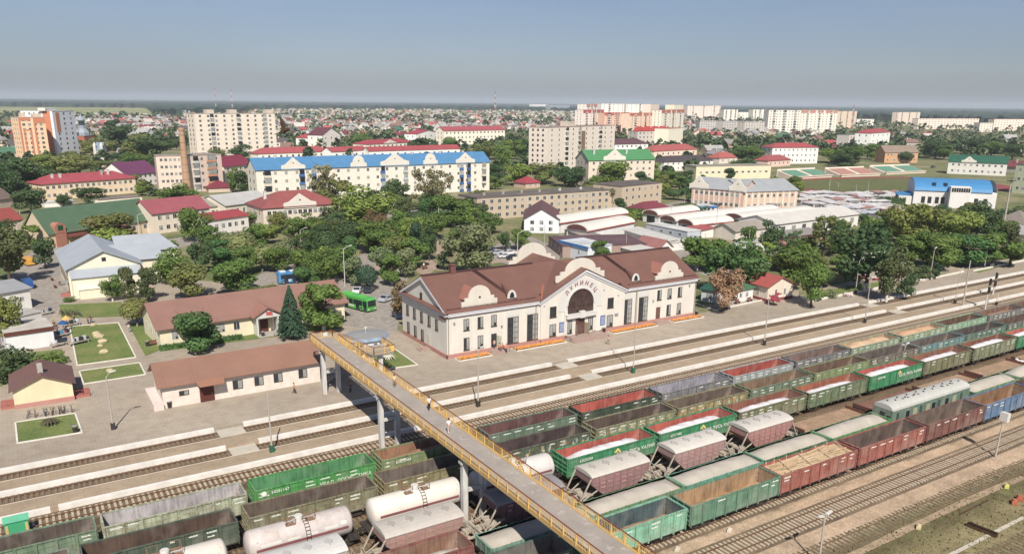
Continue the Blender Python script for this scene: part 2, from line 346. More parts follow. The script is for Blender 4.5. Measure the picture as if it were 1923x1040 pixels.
# paving of the station side
mb=MB(); mb.box(-300,109.14,-.5,900,110.2,.284); o=mb.build('platform',M_pave); o['kind']='structure'
PLAZA=[(-160,109.16),(700,109.16),(700,121.5),(122,121.5),(121,140),(62,140),(61,190),(30,215),(-10,235),(-60,240),(-160,200)]
sheet('station_square',PLAZA,.29,M_pave)
def patch(name,pts,z,m,rim=None,kind='structure'):
    p=ccw(pxs(*pts)); sheet(name,p,z,m)
    if rim:
        mb=MB(); n=len(p)
        for i in rim:
            a=Vector(p[i]+(0,)); b=Vector(p[(i+1)%n]+(0,)); d=(b-a).normalized(); q=Vector((-d.y,d.x,0))*.11
            mb.extr([a-q+Vector((0,0,.2)),b-q+Vector((0,0,.2)),b+q+Vector((0,0,.2)),a+q+Vector((0,0,.2))],(0,0,.22))
        o=mb.build('kerb',M_curb); o['kind']='structure'
ALL4=(0,1,2,3)
patch('lawn',[(111,572),(228,567),(232,594),(116,598)],.33,M_lawn)
patch('lawn',[(131,613),(222,606),(255,671),(145,686)],.33,M_lawn,ALL4)
patch('lawn',[(149,697),(262,681),(273,703),(157,721)],.33,M_lawn,ALL4)
patch('lawn',[(29,793),(141,776),(154,812),(33,832)],.33,M_lawn,ALL4)
patch('lawn',[(0,668),(115,655),(126,676),(0,726)],.33,M_lawn)
patch('lawn',[(240,608),(272,604),(306,655),(273,668)],.33,M_lawn)
patch('lawn',[(300,660),(640,616),(652,596),(640,580),(300,640)],.33,M_lawn)
patch('lawn',[(703,690),(700,667),(742,656),(784,685),(727,693)],.33,M_lawn,(0,1,2,3,4))
# asphalt of the forecourt, roads and car park
patch('road',[(452,560),(700,470),(770,502),(745,622),(655,612)],.302,M_asph)
patch('road',[(0,545),(60,470),(110,452),(128,480),(128,560),(90,600),(0,660)],.304,M_asph)
patch('road',[(480,520),(560,470),(590,480),(540,560),(470,560)],.306,M_asph)
patch('road',[(900,470),(985,440),(1060,470),(1040,505),(985,505),(900,482)],.306,M_asph)
patch('road',[(1030,470),(1050,440),(1420,470),(1560,440),(1600,450),(1440,500),(1330,520),(1290,505),(1190,470)],.308,M_asph)
patch('road',[(280,455),(470,425),(470,436),(290,475)],.303,M_asph)
patch('road',[(560,404),(760,395),(880,382),(880,391),(760,406),(560,418)],.303,M_asph)
patch('road',[(1230,388),(1300,372),(1330,395),(1260,420)],.303,M_asph)
for pts in ([(819,445),(833,445),(836,508),(820,508)],[(780,508),(806,484),(826,500),(800,520)],[(700,498),(800,470),(806,477),(704,508)],[(840,500),(960,486),(962,490),(842,506)],[(590,500),(640,470),(648,476),(602,510)],[(669,470),(690,440),(712,446),(690,474)]):
    patch('path',pts,.31,M_brickpath)
for pts in ([(1330,575),(1372,584),(1500,560),(1500,545),(1430,540)],[(1520,545),(1640,520),(1700,497),(1716,505),(1640,540),(1520,552)],[(1706,497),(1762,496),(1826,508),(1808,511),(1745,503)],[(1560,470),(1620,520),(1640,512),(1585,462)]):
    patch('path',pts,.312,M_pave)
patch('lawn',[(1503,558),(1525,548),(1610,535),(1675,525),(1675,532),(1522,565)],.345,M_lawn)
patch('lawn',[(1530,510),(1660,470),(1690,500),(1620,520),(1545,535)],.34,M_dry)
patch('lawn',[(1700,463),(1790,470),(1830,495),(1780,490),(1712,482)],.34,M_lawn)
patch('lawn',[(1698,524),(1735,516),(1800,511),(1732,524)],.345,M_lawn)
patch('lawn',[(1828,510),(1923,480),(1923,488),(1840,512)],.345,M_lawn)
# low white garden walls along the platform
def low_wall(pts,h=.45,w=.3,label=None):
    mb=MB(); p=[G(*q) for q in pts]
    for a,b in zip(p,p[1:]):
        d=(b-a).normalized(); q=Vector((-d.y,d.x,0))*w/2; a=a-d*w/2; b=b+d*w/2
        mb.extr([a-q,b-q,b+q,a+q],(0,0,h))
    return tag(mb.build('low_wall',M_curb),label,'garden wall')
low_wall([(1500,558),(1524,566),(1675,537)],label='low white garden wall beside the platform by the red roofed hut')
low_wall([(1696,523),(1733,527),(1809,511)],label='low white garden wall angled round a small bed with shrubs')
low_wall([(1828,510),(1923,490)],label='low white garden wall at the right edge of the photo')
low_wall([(1308,571),(1342,583),(1432,564)],h=.25,label='low white kerb wall before the green roofed kiosks')
# ------------------------------------------------------------ railway tracks
M_rail=mat('rail_steel',C(134,104,80),.5,.3,namt=.15,nscale=2)
M_sleep=mat('sleeper_concrete',C(196,178,152),.9,namt=.15,nscale=1.2)
M_wood=mat('sleeper_wood',C(116,102,84),.9,namt=.3,nscale=1.2)
M_dirts=mat('dusty_sleeper',C(140,120,96),.9,namt=.2,nscale=1.2)
M_ball=ground_mat('ballast',[C(104,90,74),C(130,112,90),C(152,132,106)],.22,4.0)
def track(y,x0,x1,sm,yb=None,step=.62,ballast=True,lbl=''):
    t=empty('railway_track',(x0,y,-.2 if ballast else -.312)); t['kind']='structure'
    if yb is not None: t.rotation_euler.z=math.atan2(yb-y,x1-x0)
    n=int((x1-x0)/step); mb=MB(); rnd=random.Random(int(y*7))
    for i in range(n):
        j=rnd.uniform(-.05,.05); mb.box(i*step+j,-1.42+rnd.uniform(-.06,.06),-.04,i*step+.28+j,1.42,.075)
    mb.build('sleepers',sm,t)
    for s in (-1,1):
        mb=MB(); mb.box(0,s*.79-.045,.06,x1-x0,s*.79+.045,.21); mb.build('rail',M_rail if ballast else mat('old_rail',C(128,108,80),.8,namt=.25),t)
    if ballast:
        mb=MB(); w=1.9; mb.poly([(0,-w,-.045),(x1-x0,-w,-.045),(x1-x0,w,-.045),(0,w,-.045)]); mb.build('ballast_bed',M_ball,t)
    return t
track(107.35,-150,600,M_dirts); track(100.45,-150,600,M_dirts); track(93.1,-150,600,M_sleep); track(87.6,-150,500,M_wood)
for y in (82.7,77.1,71.6,65.6,60.9): track(y,-100,420,M_dirts)
track(55.5,-60,400,M_sleep); track(50.0,-60,400,M_sleep)
a=G(1571.5,1023.6,-.2); b=G(1910,881,-.2); dd=(b-a).normalized(); a2=a-dd*60; b2=a+dd*260
track(a2.y,a2.x,b2.x,M_wood,b2.y,step=.7,ballast=False)
a=G(1880,1040,-.2); b=G(1923,1020,-.2); dd=(b-a).normalized(); a2=a-dd*30; b2=a+dd*200
track(a2.y,a2.x,b2.x,M_wood,b2.y,step=.7,ballast=False)
# trodden path, concrete strip
def strip(name,pts,w,m,z=-.235,kind='structure'):
    mb=MB(); p=[G(x,y,z) for x,y in pts]; L=[];Rr=[]
    for i,q in enumerate(p):
        d=(p[min(i+1,len(p)-1)]-p[max(i-1,0)]).normalized(); nn=Vector((-d.y,d.x,0)); ww=w*random.uniform(.8,1.15)
        L.append(q+nn*ww/2);Rr.append(q-nn*ww/2)
    for i in range(len(p)-1): mb.poly([Rr[i],Rr[i+1],L[i+1],L[i]])
    o=mb.build(name,m); o['kind']=kind; return o
M_dirt=ground_mat('trodden_dirt',[C(170,146,116),C(188,164,134)],.3,2)
strip('path',[(1590,1046),(1630,1028),(1680,1003.6),(1740,975),(1801,946.5),(1860,920),(1923,895)],1.0,M_dirt)
strip('kerb_strip',[(1770,1048),(1830,1018),(1880,992),(1923,970)],.5,M_slab,z=-.2)
# ------------------------------------------------------------ rolling stock
RL=.02   # rail top
def bogie_mesh():
    mb=MB()
    for s in (-1,1):
        y=s*1.02
        mb.box(-1.35,y-.07,.42,1.35,y+.07,.62)
        mb.extr([(-.55,y-.09,.25),(.55,y-.09,.25),(.75,y-.09,.85),(-.75,y-.09,.85)],(0,.18,0))
        for x in (-.92,.92): mb.box(x-.2,y-.11,.32,x+.2,y+.11,.75)
    mb.box(-.3,-1.0,.45,.3,1.0,.85)
    return mb.mesh('bogie',M_iron)
def wheel_mesh():
    mb=MB()
    for s in (-1,1):
        mb.tube((0,s*.74-.07,.48),(0,s*.74+.07,.48),.48,n=16)
        mb.tube((0,s*.74+.07*s,.48),(0,s*.92,.48),.16,n=8)
    mb.tube((0,-.8,.48),(0,.8,.48),.08,n=6); return mb.mesh('wheelset',M_wheel)
ME_B,ME_W=bogie_mesh(),wheel_mesh()
def coupler_mesh():
    mb=MB(); mb.box(-.45,-.14,.85,.38,.14,1.15); mb.box(.2,-.25,.82,.42,.25,1.2); mb.tube((-.2,.4,1.0),(.35,.35,.75),.05); return mb.mesh('coupler',M_iron)
ME_C=coupler_mesh()
def running_gear(t,hl,bx):
    for s in (-1,1):
        b=inst('bogie',ME_B,t,(s*bx,0,RL))
        for q in (-1,1): inst('wheelset',ME_W,b,(q*.92,0,0))
        inst('coupler',ME_C,t,(s*(hl-.05),0,RL),0 if s>0 else math.pi)
def frame_mesh(hl,w=1.45,z=1.05,m=None):
    mb=MB(); mb.box(-hl+.25,-.3,z-.25,hl-.25,.3,z+.22)
    for x in (-hl+.3,-hl*.72,-hl*.35,0,hl*.35,hl*.72,hl-.3): mb.box(x-.12,-w,z-.02,x+.12,w,z+.25)
    for s in (-1,1): mb.box(-hl+.15,s*w-.06,z-.02,hl-.15,s*w+.06,z+.22)
    mb.tube((-.9,-.5,.85),(.9,-.5,.85),.18,n=8); mb.box(1.3,-.2,.55,1.9,.25,.9)
    for x in (-3,-2,2.4,3.4): mb.bar((x,-1.2,.95),(x+.3,-1.2,.5),.08)
    return mb.mesh('underframe',m or M_iron)
GL,GW,GZ0,GZ=6.95,1.6,1.2,3.55
def gondola_meshes():
    out=MB(); w=GW
    for s in (-1,1):
        out.box(-GL,s*w-.05,GZ0,GL,s*w+.05,GZ) if False else None
        y0,y1=(s*w-.06,s*w) if s>0 else (s*w,s*w+.06)
        out.box(-GL,y0,GZ0,GL,y1,GZ-.12)
        out.box(-GL-.03,s*w-.1,GZ-.12,GL+.03,s*w+.08,GZ)          # rim
        n=8
        for k in range(n+1):
            x=-GL+k*2*GL/n; ww=.09
            out.box(max(-GL,x-ww),min(s*w,s*(w+.11)),GZ0-.15,min(GL,x+ww),max(s*w,s*(w+.11)),GZ-.12)
        for k in range(n):
            x=-GL+k*2*GL/n
            out.box(x+.25,min(s*w,s*(w+.035)),2.85,x+2*GL/n-.25,max(s*w,s*(w+.035)),2.93)
            out.box(x+.25,min(s*w,s*(w+.035)),1.95,x+2*GL/n-.25,max(s*w,s*(w+.035)),2.03)
        xe=s*GL
        a,b=(xe-.06,xe) if s>0 else (xe,xe+.06)
        out.box(a,-w+.06,GZ0,b,w-.06,GZ-.12)
        out.box(xe-.1,-w+.08,GZ-.12,xe+.08,w-.08,GZ)
        for z in (1.75,2.3,2.85): out.box(min(xe,xe+s*.13),-w,z-.09,max(xe,xe+s*.13),w,z+.09)
        for y in (-w+.1,-.5,.5,w-.1): out.box(min(xe,xe+s*.1),y-.07,GZ0,max(xe,xe+s*.1),y+.07,GZ-.12)
    inn=MB(); e=.07
    inn.poly([(-GL+e,-w+e,1.35),(GL-e,-w+e,1.35),(GL-e,w-e,1.35),(-GL+e,w-e,1.35)])
    inn.poly([(-GL+e,-w+e,1.35),(-GL+e,-w+e,GZ-.05),(GL-e,-w+e,GZ-.05),(GL-e,-w+e,1.35)])
    inn.poly([(-GL+e,w-e,1.35),(GL-e,w-e,1.35),(GL-e,w-e,GZ-.05),(-GL+e,w-e,GZ-.05)])
    inn.poly([(-GL+e,-w+e,1.35),(-GL+e,w-e,1.35),(-GL+e,w-e,GZ-.05),(-GL+e,-w+e,GZ-.05)])
    inn.poly([(GL-e,-w+e,1.35),(GL-e,-w+e,GZ-.05),(GL-e,w-e,GZ-.05),(GL-e,w-e,1.35)])
    return out,inn
_o,_i=gondola_meshes()
ME_GO={False:_o.mesh('body',M_paint),True:_o.mesh('body',M_paintw)}
ME_GI=_i.mesh('inner_wall',M_inner)
ME_UF=frame_mesh(6.9)
M_text=mat('lettering',C(236,240,225,.9),.6,namt=0)
M_texty=mat('yellow_lettering',C(236,214,120,.9),.6,namt=0)
def stencil(t,side,rnd,base,mt=None,n=None):
    """painted data lines and a number on the near side of a wagon"""
    mt=mt or M_text
    y=-GW-.045
    for k in range(8):
        x0=-GL+k*2*GL/8+.3
        if rnd.random()<.62:
            for q in range(rnd.randint(1,2)):
                mb=MB(); z=3.1-q*.45-rnd.random()*.1; ln=rnd.uniform(.35,1.05); xx=x0+rnd.uniform(0,.25)
                s=0
                while s<ln: mb.box(xx+s,y-.004,z,xx+s+.10,y+.004,z+rnd.choice((.12,.17))); mb.box(xx+s+.1,y-.003,z+.04,xx+s+.14,y+.003,z+.08); s+=.14
                mb.build('lettering',mt,t)
def gondola(xc,yc,col,inn,worn=False,ld=None,seed=0,mark=True,num=None,big=None,tri=False,bigpos=None):
    l_=.3*col[0]+.59*col[1]+.11*col[2]; q_=.10 if seed and big else .26; col=(col[0]+(l_*1.04-col[0])*q_,col[1]+(l_-col[1])*q_,col[2]+(l_*.9-col[2])*q_,1)
    t=empty('open_wagon',(xc,yc,0)); rnd=random.Random(seed+int(xc*3+yc*11))
    inst('body',ME_GO[worn],t,color=col); inst('inner_wall',ME_GI,t,color=inn); inst('underframe',ME_UF,t)
    running_gear(t,7.15,4.6)
    if mark: stencil(t,-1,rnd,col)
    y=-GW-.125
    if num: text(num,.5,'number_lettering',M_text,t,(-4.3,y,2.95),(R(90),0,0))
    if big:
        for s,x,sz in big: text(s,sz,'name_lettering',M_text,t,(x,y,2.42),(R(90),0,0),ext=.012)
    if tri:
        mb=MB(); mb.extr([(.05,y+.01,2.8),(1.15,y+.01,2.8),(.6,y+.01,3.38)],(0,-.02,0)); mb.build('emblem',M_texty,t)
        mb=MB(); mb.extr([(.42,y-.015,2.86),(.78,y-.015,2.86),(.6,y-.015,3.1)],(0,-.02,0)); mb.build('emblem_centre',mat('emblem_red',C(190,90,60),.6),t)
    return t
def heap(name,xc,yc,hl,hw,z0,zedge,ztop,col,seed=1,peaks=1,nx=44,ny=12,rough=.07,prof=None,floor=True):
    rnd=random.Random(seed); mb=MB(); ph=[rnd.uniform(0,6) for _ in range(8)]
    P=[]
    for i in range(nx+1):
        row=[]; u=i/nx*2-1
        for j in range(ny+1):
            v=j/ny*2-1
            bx=(1-abs(u)**6) if peaks==1 else (1-abs(u)**6)*(.62+.38*abs(math.cos(peaks*math.pi*.5*(u+.0))))
            h=zedge+(ztop-zedge)*max(0,bx)*(1-abs(v)**2.2*.95)
            h+=rough*(math.sin(u*17+ph[0]+v*3)+math.sin(u*31+ph[1])*.6+math.sin(v*7+u*9+ph[2])*.8+math.sin(u*53+v*19+ph[4])*.4)*.5+rnd.uniform(-1,1)*rough*.35
            if abs(u)>=.999 or abs(v)>=.999: h=max(h,zedge) if zedge>z0+.02 else z0+.02
            row.append((u*hl,v*hw,max(h,z0+.02)))
        P.append(row)
    for i in range(nx):
        for j in range(ny):
            mb.poly([P[i][j],P[i+1][j],P[i+1][j+1],P[i][j+1]])
    mb.poly([(-hl,-hw,z0),(hl,-hw,z0),(hl,hw,z0),(-hl,hw,z0)][::-1])
    for a,b in ((0,1),):
        mb.poly([(-hl,-hw,z0),(hl,-hw,z0),(hl,-hw,z0+.02),(-hl,-hw,z0+.02)])
    return mb.build(name,M_sand,None,col,(xc,yc,0),smooth=True)
# colours
GRN=C(116,150,112);LGRN=C(158,182,140);DGRN=C(72,90,72);OLV=C(140,140,98);PGR=C(176,186,148);BRG=C(54,150,98);BRG2=C(70,160,74)
TEA=C(96,138,136);TEAL=C(112,196,158);GRY=C(132,132,136);LGY=C(168,176,180);GRYB=C(128,118,112);RED=C(178,92,76);DRED=C(140,84,76);BLU=C(92,134,176);SEA=C(92,150,118)
I_DK=C(96,80,72);I_RD=C(188,92,78);I_BR=C(132,98,74);I_GY=C(160,156,160);I_TN=C(190,158,122);I_RU=C(168,96,66);I_GN=C(84,150,98);I_BK=C(80,66,66)
ROWN={82.7:'platform-side row',77.1:'second row',71.6:'third row',65.6:'hopper row',60.9:'gravel wagon row',55.5:'grass-side row'}
NTH=['','first','second','third','4th','5th','6th','7th','8th','9th','10th','11th','12th','13th','14th','15th','16th']
WAG=[]
def wlabel(t,desc,load=None,ldesc=None,kind='open wagon',lcat='cargo'):
    t['category']='wagon'; WAG.append((t,desc,load,ldesc,kind,lcat))
RY=[82.7,77.1,71.6,65.6,60.9,55.5]
# (left x, outside colour, inside colour, worn, description, heap (edge z, top z, colour, words))
DATA1=[(-11.4,GRN,C(104,92,84),0,'light green wagon with white dust along its rim',(1.4,1.7,C(118,104,94),'dark dust layer')),
(3.2,PGR,C(186,180,180),1,'pale green wagon with whitish grey inside',None),
(18.1,BRG2,I_GN,0,'bright green wagon with large white lettering',(1.5,2.5,C(140,112,98),'brown dusty heap')),
(33.0,C(128,152,90),C(158,116,86),0,'olive green wagon with a white number',(2.2,3.0,C(160,118,88),'rust brown ore heap')),
(47.7,C(104,134,110),C(112,78,76),0,'grey green wagon with dark red inside behind the footbridge',None),
(62.6,DGRN,I_RD,0,'dark green wagon with salmon red inside',None),
(77.3,GRY,C(160,158,168),0,'grey wagon with pale grey inside',None),
(92.2,LGY,C(176,84,70),0,'pale grey wagon with red inside',None),
(107.0,GRY,C(132,108,100),0,'grey wagon with brown streaked inside',None),
(121.7,C(150,174,140),I_TN,0,'pale green wagon with a high tan heap',(3.0,3.7,C(204,170,134),'tan sawdust heap')),
(136.7,LGRN,I_TN,0,'light green wagon with a tan and rust heap',(2.9,3.65,C(200,160,122),'tan and rust heap')),
(151.4,C(150,196,156),C(110,84,66),0,'mint green wagon with brown inside',(1.6,2.4,C(130,106,82),'low brown heap')),
(166.3,C(140,138,138),C(140,104,82),0,'grey wagon with brown inside behind the mint green one',(2.3,3.1,C(150,116,92),'brown ore heap')),
(181.1,C(110,130,120),I_BR,0,'grey green wagon near the right edge',None),(195.9,C(120,140,118),I_BR,0,'green wagon beyond the grey green one at the right edge',None)]
DATA2=[(-14.0,C(122,150,126),C(104,86,72),0,'light green wagon in the bottom left corner',None),
(0.9,C(86,106,86),C(98,78,66),0,'dark green wagon beside the leftmost tank wagon',(1.4,1.65,C(112,84,74),'rusty dust layer')),
(16.0,OLV,C(108,94,82),1,'olive wagon beside the rusty tank wagon',(1.4,1.6,C(108,94,82),'purple dust layer')),
(30.9,C(150,140,88),C(114,102,94),1,'olive yellow wagon with grey brown inside left of the footbridge',None),
(45.7,C(96,112,88),I_BK,1,'graffiti covered wagon with dark inside right of the footbridge',None),
(60.7,C(150,152,108),I_DK,1,'patchy yellow green wagon with dark brown inside',None),
(75.2,C(158,150,98),C(112,96,84),1,'yellow ochre stained wagon with grey brown inside',None),
(89.9,C(118,140,110),C(138,112,88),0,'dull green wagon with brown inside',None),
(104.6,C(140,160,94),C(118,94,76),0,'lime green wagon with dirt along its far side',None),
(119.0,C(136,132,116),C(104,94,88),1,'grey beige wagon with dark grey inside',None),
(133.4,C(110,156,156),C(110,98,90),0,'turquoise grey wagon with dark inside',None),
(148.0,C(104,140,122),C(90,80,76),0,'sea green wagon with blackish inside',None),
(162.8,C(120,134,120),C(110,86,76),0,'grey green wagon at the right edge',None),(177.5,C(130,140,120),C(110,86,76),0,'pale green wagon past the right edge wagon',None)]
POT=C(216,211,213,.86)
DATA3=[(52.1,BRG,I_RD,0,'emerald green wagon right behind the footbridge, with white lettering',(2.3,3.25,POT,'white potash heap')),
(66.8,BRG,I_RD,0,'emerald green wagon behind two hopper wagons, with white lettering',(2.5,3.25,POT,'white potash heap')),
(81.5,C(132,140,96),C(148,92,74),1,'worn khaki wagon with rust inside',(2.3,3.1,POT,'white potash heap')),
(96.2,C(112,140,96),C(168,98,70),1,'worn green wagon with orange rust inside',(2.3,3.05,POT,'white potash heap')),
(110.9,BRG,I_RD,0,'emerald green wagon behind the passenger coach',(2.4,3.35,POT,'white potash heap')),
(125.6,C(132,136,92),C(150,98,78),1,'worn olive wagon with reddish inside',(2.4,3.2,POT,'white potash heap')),
(140.7,C(136,150,108),C(140,86,66),1,'worn pale green wagon with dark rust inside',(2.3,3.3,POT,'white potash heap')),
(155.5,BRG,C(196,104,90),0,'emerald green wagon at the right edge',(2.4,3.3,POT,'white potash heap')),(170.2,C(130,140,100),I_RU,1,'khaki wagon hidden at the far right',(2.3,3.2,POT,'white potash heap'))]
DATA6=[(27.0,C(92,120,104),C(120,118,112),0,'dull green wagon under the footbridge',(1.6,2.2,C(178,150,112),'sandy heap')),
(42.0,TEAL,C(84,104,108),0,'turquoise wagon beside the footbridge',(1.4,2.2,C(186,156,120),'tan dirt heap')),
(56.6,SEA,C(176,142,104),0,'green wagon between the turquoise and the timber wagon',(1.5,2.0,C(192,156,112),'tan sandy layer')),
(70.8,RED,C(178,104,90),0,'salmon red wagon filled with timber',None),
(85.4,RED,C(108,90,82),0,'brick red wagon with dark inside',None),
(100.0,DRED,C(120,102,90),0,'dull red wagon with dark brown inside',None),
(114.2,BLU,C(150,112,80),0,'blue wagon with rusty inside',None),
(128.8,C(120,90,80),I_DK,0,'brown wagon past the blue one',None)]
def put_row(data,yc):
    for (x0,co,ci,worn,desc,hp) in data:
        kw={}
        if 'emerald' in desc: kw=dict(num='63520364' if x0<60 else '63517682' if x0<80 else '63520786',big=[('БЕЛА',1.35,.66),('РУСЬ',3.4,.66),('КАЛИЙ',5.6,.62)],tri=True,mark=False)
        elif 'large white lettering' in desc: kw=dict(num='54281147',big=[('УРАЛ',1.0,.62),('ЛОГИС',3.3,.62),('ТИКА',5.6,.62)],mark=True)
        elif 'white number' in desc: kw=dict(num='62820364')
        t=gondola(x0+GL,yc,co,ci,bool(worn),seed=int(x0),**kw)
        if 'bright green wagon' in desc:
            mb=MB(); mb.tube((-6.1,-1.72,3.0),(-6.1,-1.76,3.0),.3,n=16); mb.build('round_emblem',M_text,t)
        l=None
        if hp:
            z,zt,c,w=hp
            l=heap('cargo_heap',x0+GL,yc,GL-.09 if z<2.0 else GL-.6,GW-.09,1.36,z if z<2 else z-.5,zt,c,seed=int(x0)+9,peaks=1,rough=.10 if z<2 else .08)
        wlabel(t,desc+', '+'in the '+ROWN[yc],l,(hp[3] if hp else None))
put_row(DATA1,82.7); put_row(DATA2,77.1); put_row(DATA3,71.6); put_row(DATA6,55.5)
# the red wagon with pale sand among the gravel wagons
t=gondola(19.2+GL,60.9,C(158,84,72),C(150,112,92),False,seed=5)
l=heap('cargo_heap',19.2+GL,60.9,GL-.1,GW-.09,1.36,1.6,2.7,C(206,196,180),seed=4,rough=.05)
wlabel(t,'rust red wagon with pale sand at the bottom edge, in the gravel row',l,'pale sand heap')
# graffiti on two wagons: flat coloured shapes on their sides
def graffiti(x0,yc,seed,cols):
    for o in COL.objects:
        if o.name.startswith('open_wagon') and abs(o.location.x-(x0+GL))<.01 and abs(o.location.y-yc)<.01:
            rnd=random.Random(seed)
            for k in range(8):
                mb=MB(); xa=-GL+k*2*GL/8+.14
                for q in range(5):
                    cx=xa+rnd.uniform(.15,1.25); cz=rnd.uniform(2.1,3.1); w=rnd.uniform(.1,.35); h=rnd.uniform(.15,.45); pts=[]
                    for a in range(7):
                        an=a/7*6.283; pts.append((min(max(cx+math.cos(an)*w*rnd.uniform(.6,1.2),xa),xa+1.45),-GW-.04-q*.003,cz+math.sin(an)*h*rnd.uniform(.6,1.2)))
                    mb.extr(pts,(0,-.003,0),q%len(cols))
                mb.build('graffiti',cols,o)
gm=[mat('graf_%d'%i,c,.7,namt=.1) for i,c in enumerate([C(190,170,96),C(150,170,160),C(90,110,112),C(206,150,90),C(196,196,170)])]
graffiti(45.7,77.1,3,gm); graffiti(60.7,77.1,4,[gm[0],gm[1],gm[4]]); graffiti(75.2,77.1,6,[gm[0],gm[3],gm[4]])
# ---- hopper wagons
def hopper_meshes():
    mb=MB(); L=4.25; w=1.6; zt=3.95; zb=1.45
    prof=lambda x,ww:[(x,-ww,zb if abs(x)<2.6 else 0,)]
    top=[(-L,-w,zt),(L,-w,zt),(L,w,zt),(-L,w,zt)]; mid=[(-L,-w,3.1),(L,-w,3.1),(L,w,3.1),(-L,w,3.1)]; bot=[(-2.5,-w+.05,zb),(2.5,-w+.05,zb),(2.5,w-.05,zb),(-2.5,w-.05,zb)]
    mb.loft([bot,mid,top])
    for s in (-1,1):
        for k in range(9):
            x=-L+.1+k*(2*L-.2)/8; z0=zb if abs(x)<2.6 else zb+(abs(x)-2.5)/(L-2.5)*(3.1-zb)
            mb.box(x-.05,min(s*w,s*(w+.08)),z0,x+.05,max(s*w,s*(w+.08)),zt)
        for z in (2.2,2.75,3.3): 
            hx=L if z>3.1 else 2.5+(z-zb)/(3.1-zb)*(L-2.5)
            mb.box(-hx,min(s*w,s*(w+.05)),z-.04,hx,max(s*w,s*(w+.05)),z+.04)
    body=mb
    rf=MB(); rings=[]
    for x in (-L-.08,L+.08):
        rings.append([(x,-w-.1,zt-.02)]+[(x,-(w+.1)*math.cos(a/8*math.pi),zt+.05+.42*math.sin(a/8*math.pi)) for a in range(9)]+[(x,w+.1,zt-.02)])
    rf.loft(rings)
    rf.box(-L,-.9,zt+.36,L,-.86,zt+.40)
    hat=MB()
    x=0; hat.tube((x,0,zt+.42),(x,0,zt+.56),.42,n=14); hat.box(x-.06,-.6,zt+.5,x+.06,.6,zt+.6)
    fr=MB(); hl=6.05
    fr.box(-hl+.2,-.3,.85,hl-.2,.3,1.25)
    for s in (-1,1):
        fr.box(-hl+.2,s*1.45-.07,.95,hl-.2,s*1.45+.07,1.2)
        fr.box(s*hl-.1 if s<0 else hl-.15,-1.5,.9,s*hl+.15 if s<0 else hl+.1,1.5,1.25)
        for q in (-1,1):
            fr.bar((s*(hl-.35),q*1.45,1.2),(s*4.2,q*1.5,3.85),.13)
            fr.bar((s*(hl-.9),q*1.3,1.2),(s*2.9,q*1.5,2.3),.11)
            fr.bar((s*(hl-.35),q*1.45,1.2),(s*(hl-.35),q*1.45,2.0),.06)
        fr.bar((s*(hl-.35),-1.45,2.0),(s*(hl-.35),1.45,2.0),.06)
        for y in (-.8,-.2,.4,1.0): fr.box(s*4.6-.05,y,1.2,s*4.6+.65,y+.35,1.35)
        fr.tube((s*5,-1.1,1.5),(s*5,-.3,1.5),.22,n=8)
    for x in (-1.7,0,1.7): fr.extr([(x-.7,-.8,1.45),(x+.7,-.8,1.45),(x+.25,-.8,.6),(x-.25,-.8,.6)],(0,1.6,0))
    return body,rf,hat,fr
_b,_r2,_h,_f2=hopper_meshes()
M_hopp=mat('hopper_paint',None,.75,nscale=.7,namt=.07,extra=rusty(.01,(.30,.20,.15,1),.7,.3))
M_hroof=mat('hopper_roof_paint',None,.8,nscale=.5,namt=.06,extra=rusty(-.02,(.36,.32,.27,1),.6,.12))
M_dust=mat('cement_dust',C(190,178,160),.95,nscale=1.3,namt=.2)
ME_HB=_b.mesh('body',M_hopp); ME_HR=_r2.mesh('roof',M_hroof); ME_HH=_h.mesh('hatch',M_hopp); ME_HF=_f2.mesh('underframe',M_dust)
def hopper(xc,yc,col,roof,desc):
    t=empty('hopper_wagon',(xc,yc,0)); inst('body',ME_HB,t,color=col); r=inst('roof',ME_HR,t,color=roof)
    for hx in (-3,-1,1,3): inst('hatch',ME_HH,t,(hx,0,0),color=(roof[0]*.8,roof[1]*.8,roof[2]*.8,1))
    inst('underframe',ME_HF,t); running_gear(t,6.3,4.3)
    rnd=random.Random(int(xc)); mb=MB()
    for k in range(8):
        x=-4.25+.25+k*1.037
        for z in (2.35,2.9,3.45):
            if abs(x+.4)<3.3 and rnd.random()<.55: mb.box(x,-1.66,z,x+rnd.uniform(.3,.75),-1.652,z+.22)
    mb.build('painted_panel',mat('faded_pink',C(196,142,134),.8,namt=.15),t)
    wlabel(t,desc+', in the hopper row',kind='hopper wagon')
RW=C(206,200,190)
hopper(17.9,65.6,C(190,184,176),C(214,212,206),'white grey hopper wagon at the bottom edge')
hopper(30.3,65.6,C(178,142,130),C(200,192,182),'pinkish hopper wagon left of the footbridge')
hopper(42.9,65.6,C(130,92,92),C(150,146,148),'dark red hopper wagon under the footbridge')
hopper(55.3,65.6,C(160,122,120),C(206,200,188),'dusty pink hopper wagon nearest right of the footbridge')
hopper(68.0,65.6,C(176,142,136),C(214,208,198),'pale pink hopper wagon between two others')
hopper(80.7,65.6,C(180,132,124),C(208,202,192),'pink hopper wagon next to the brown flat wagon')
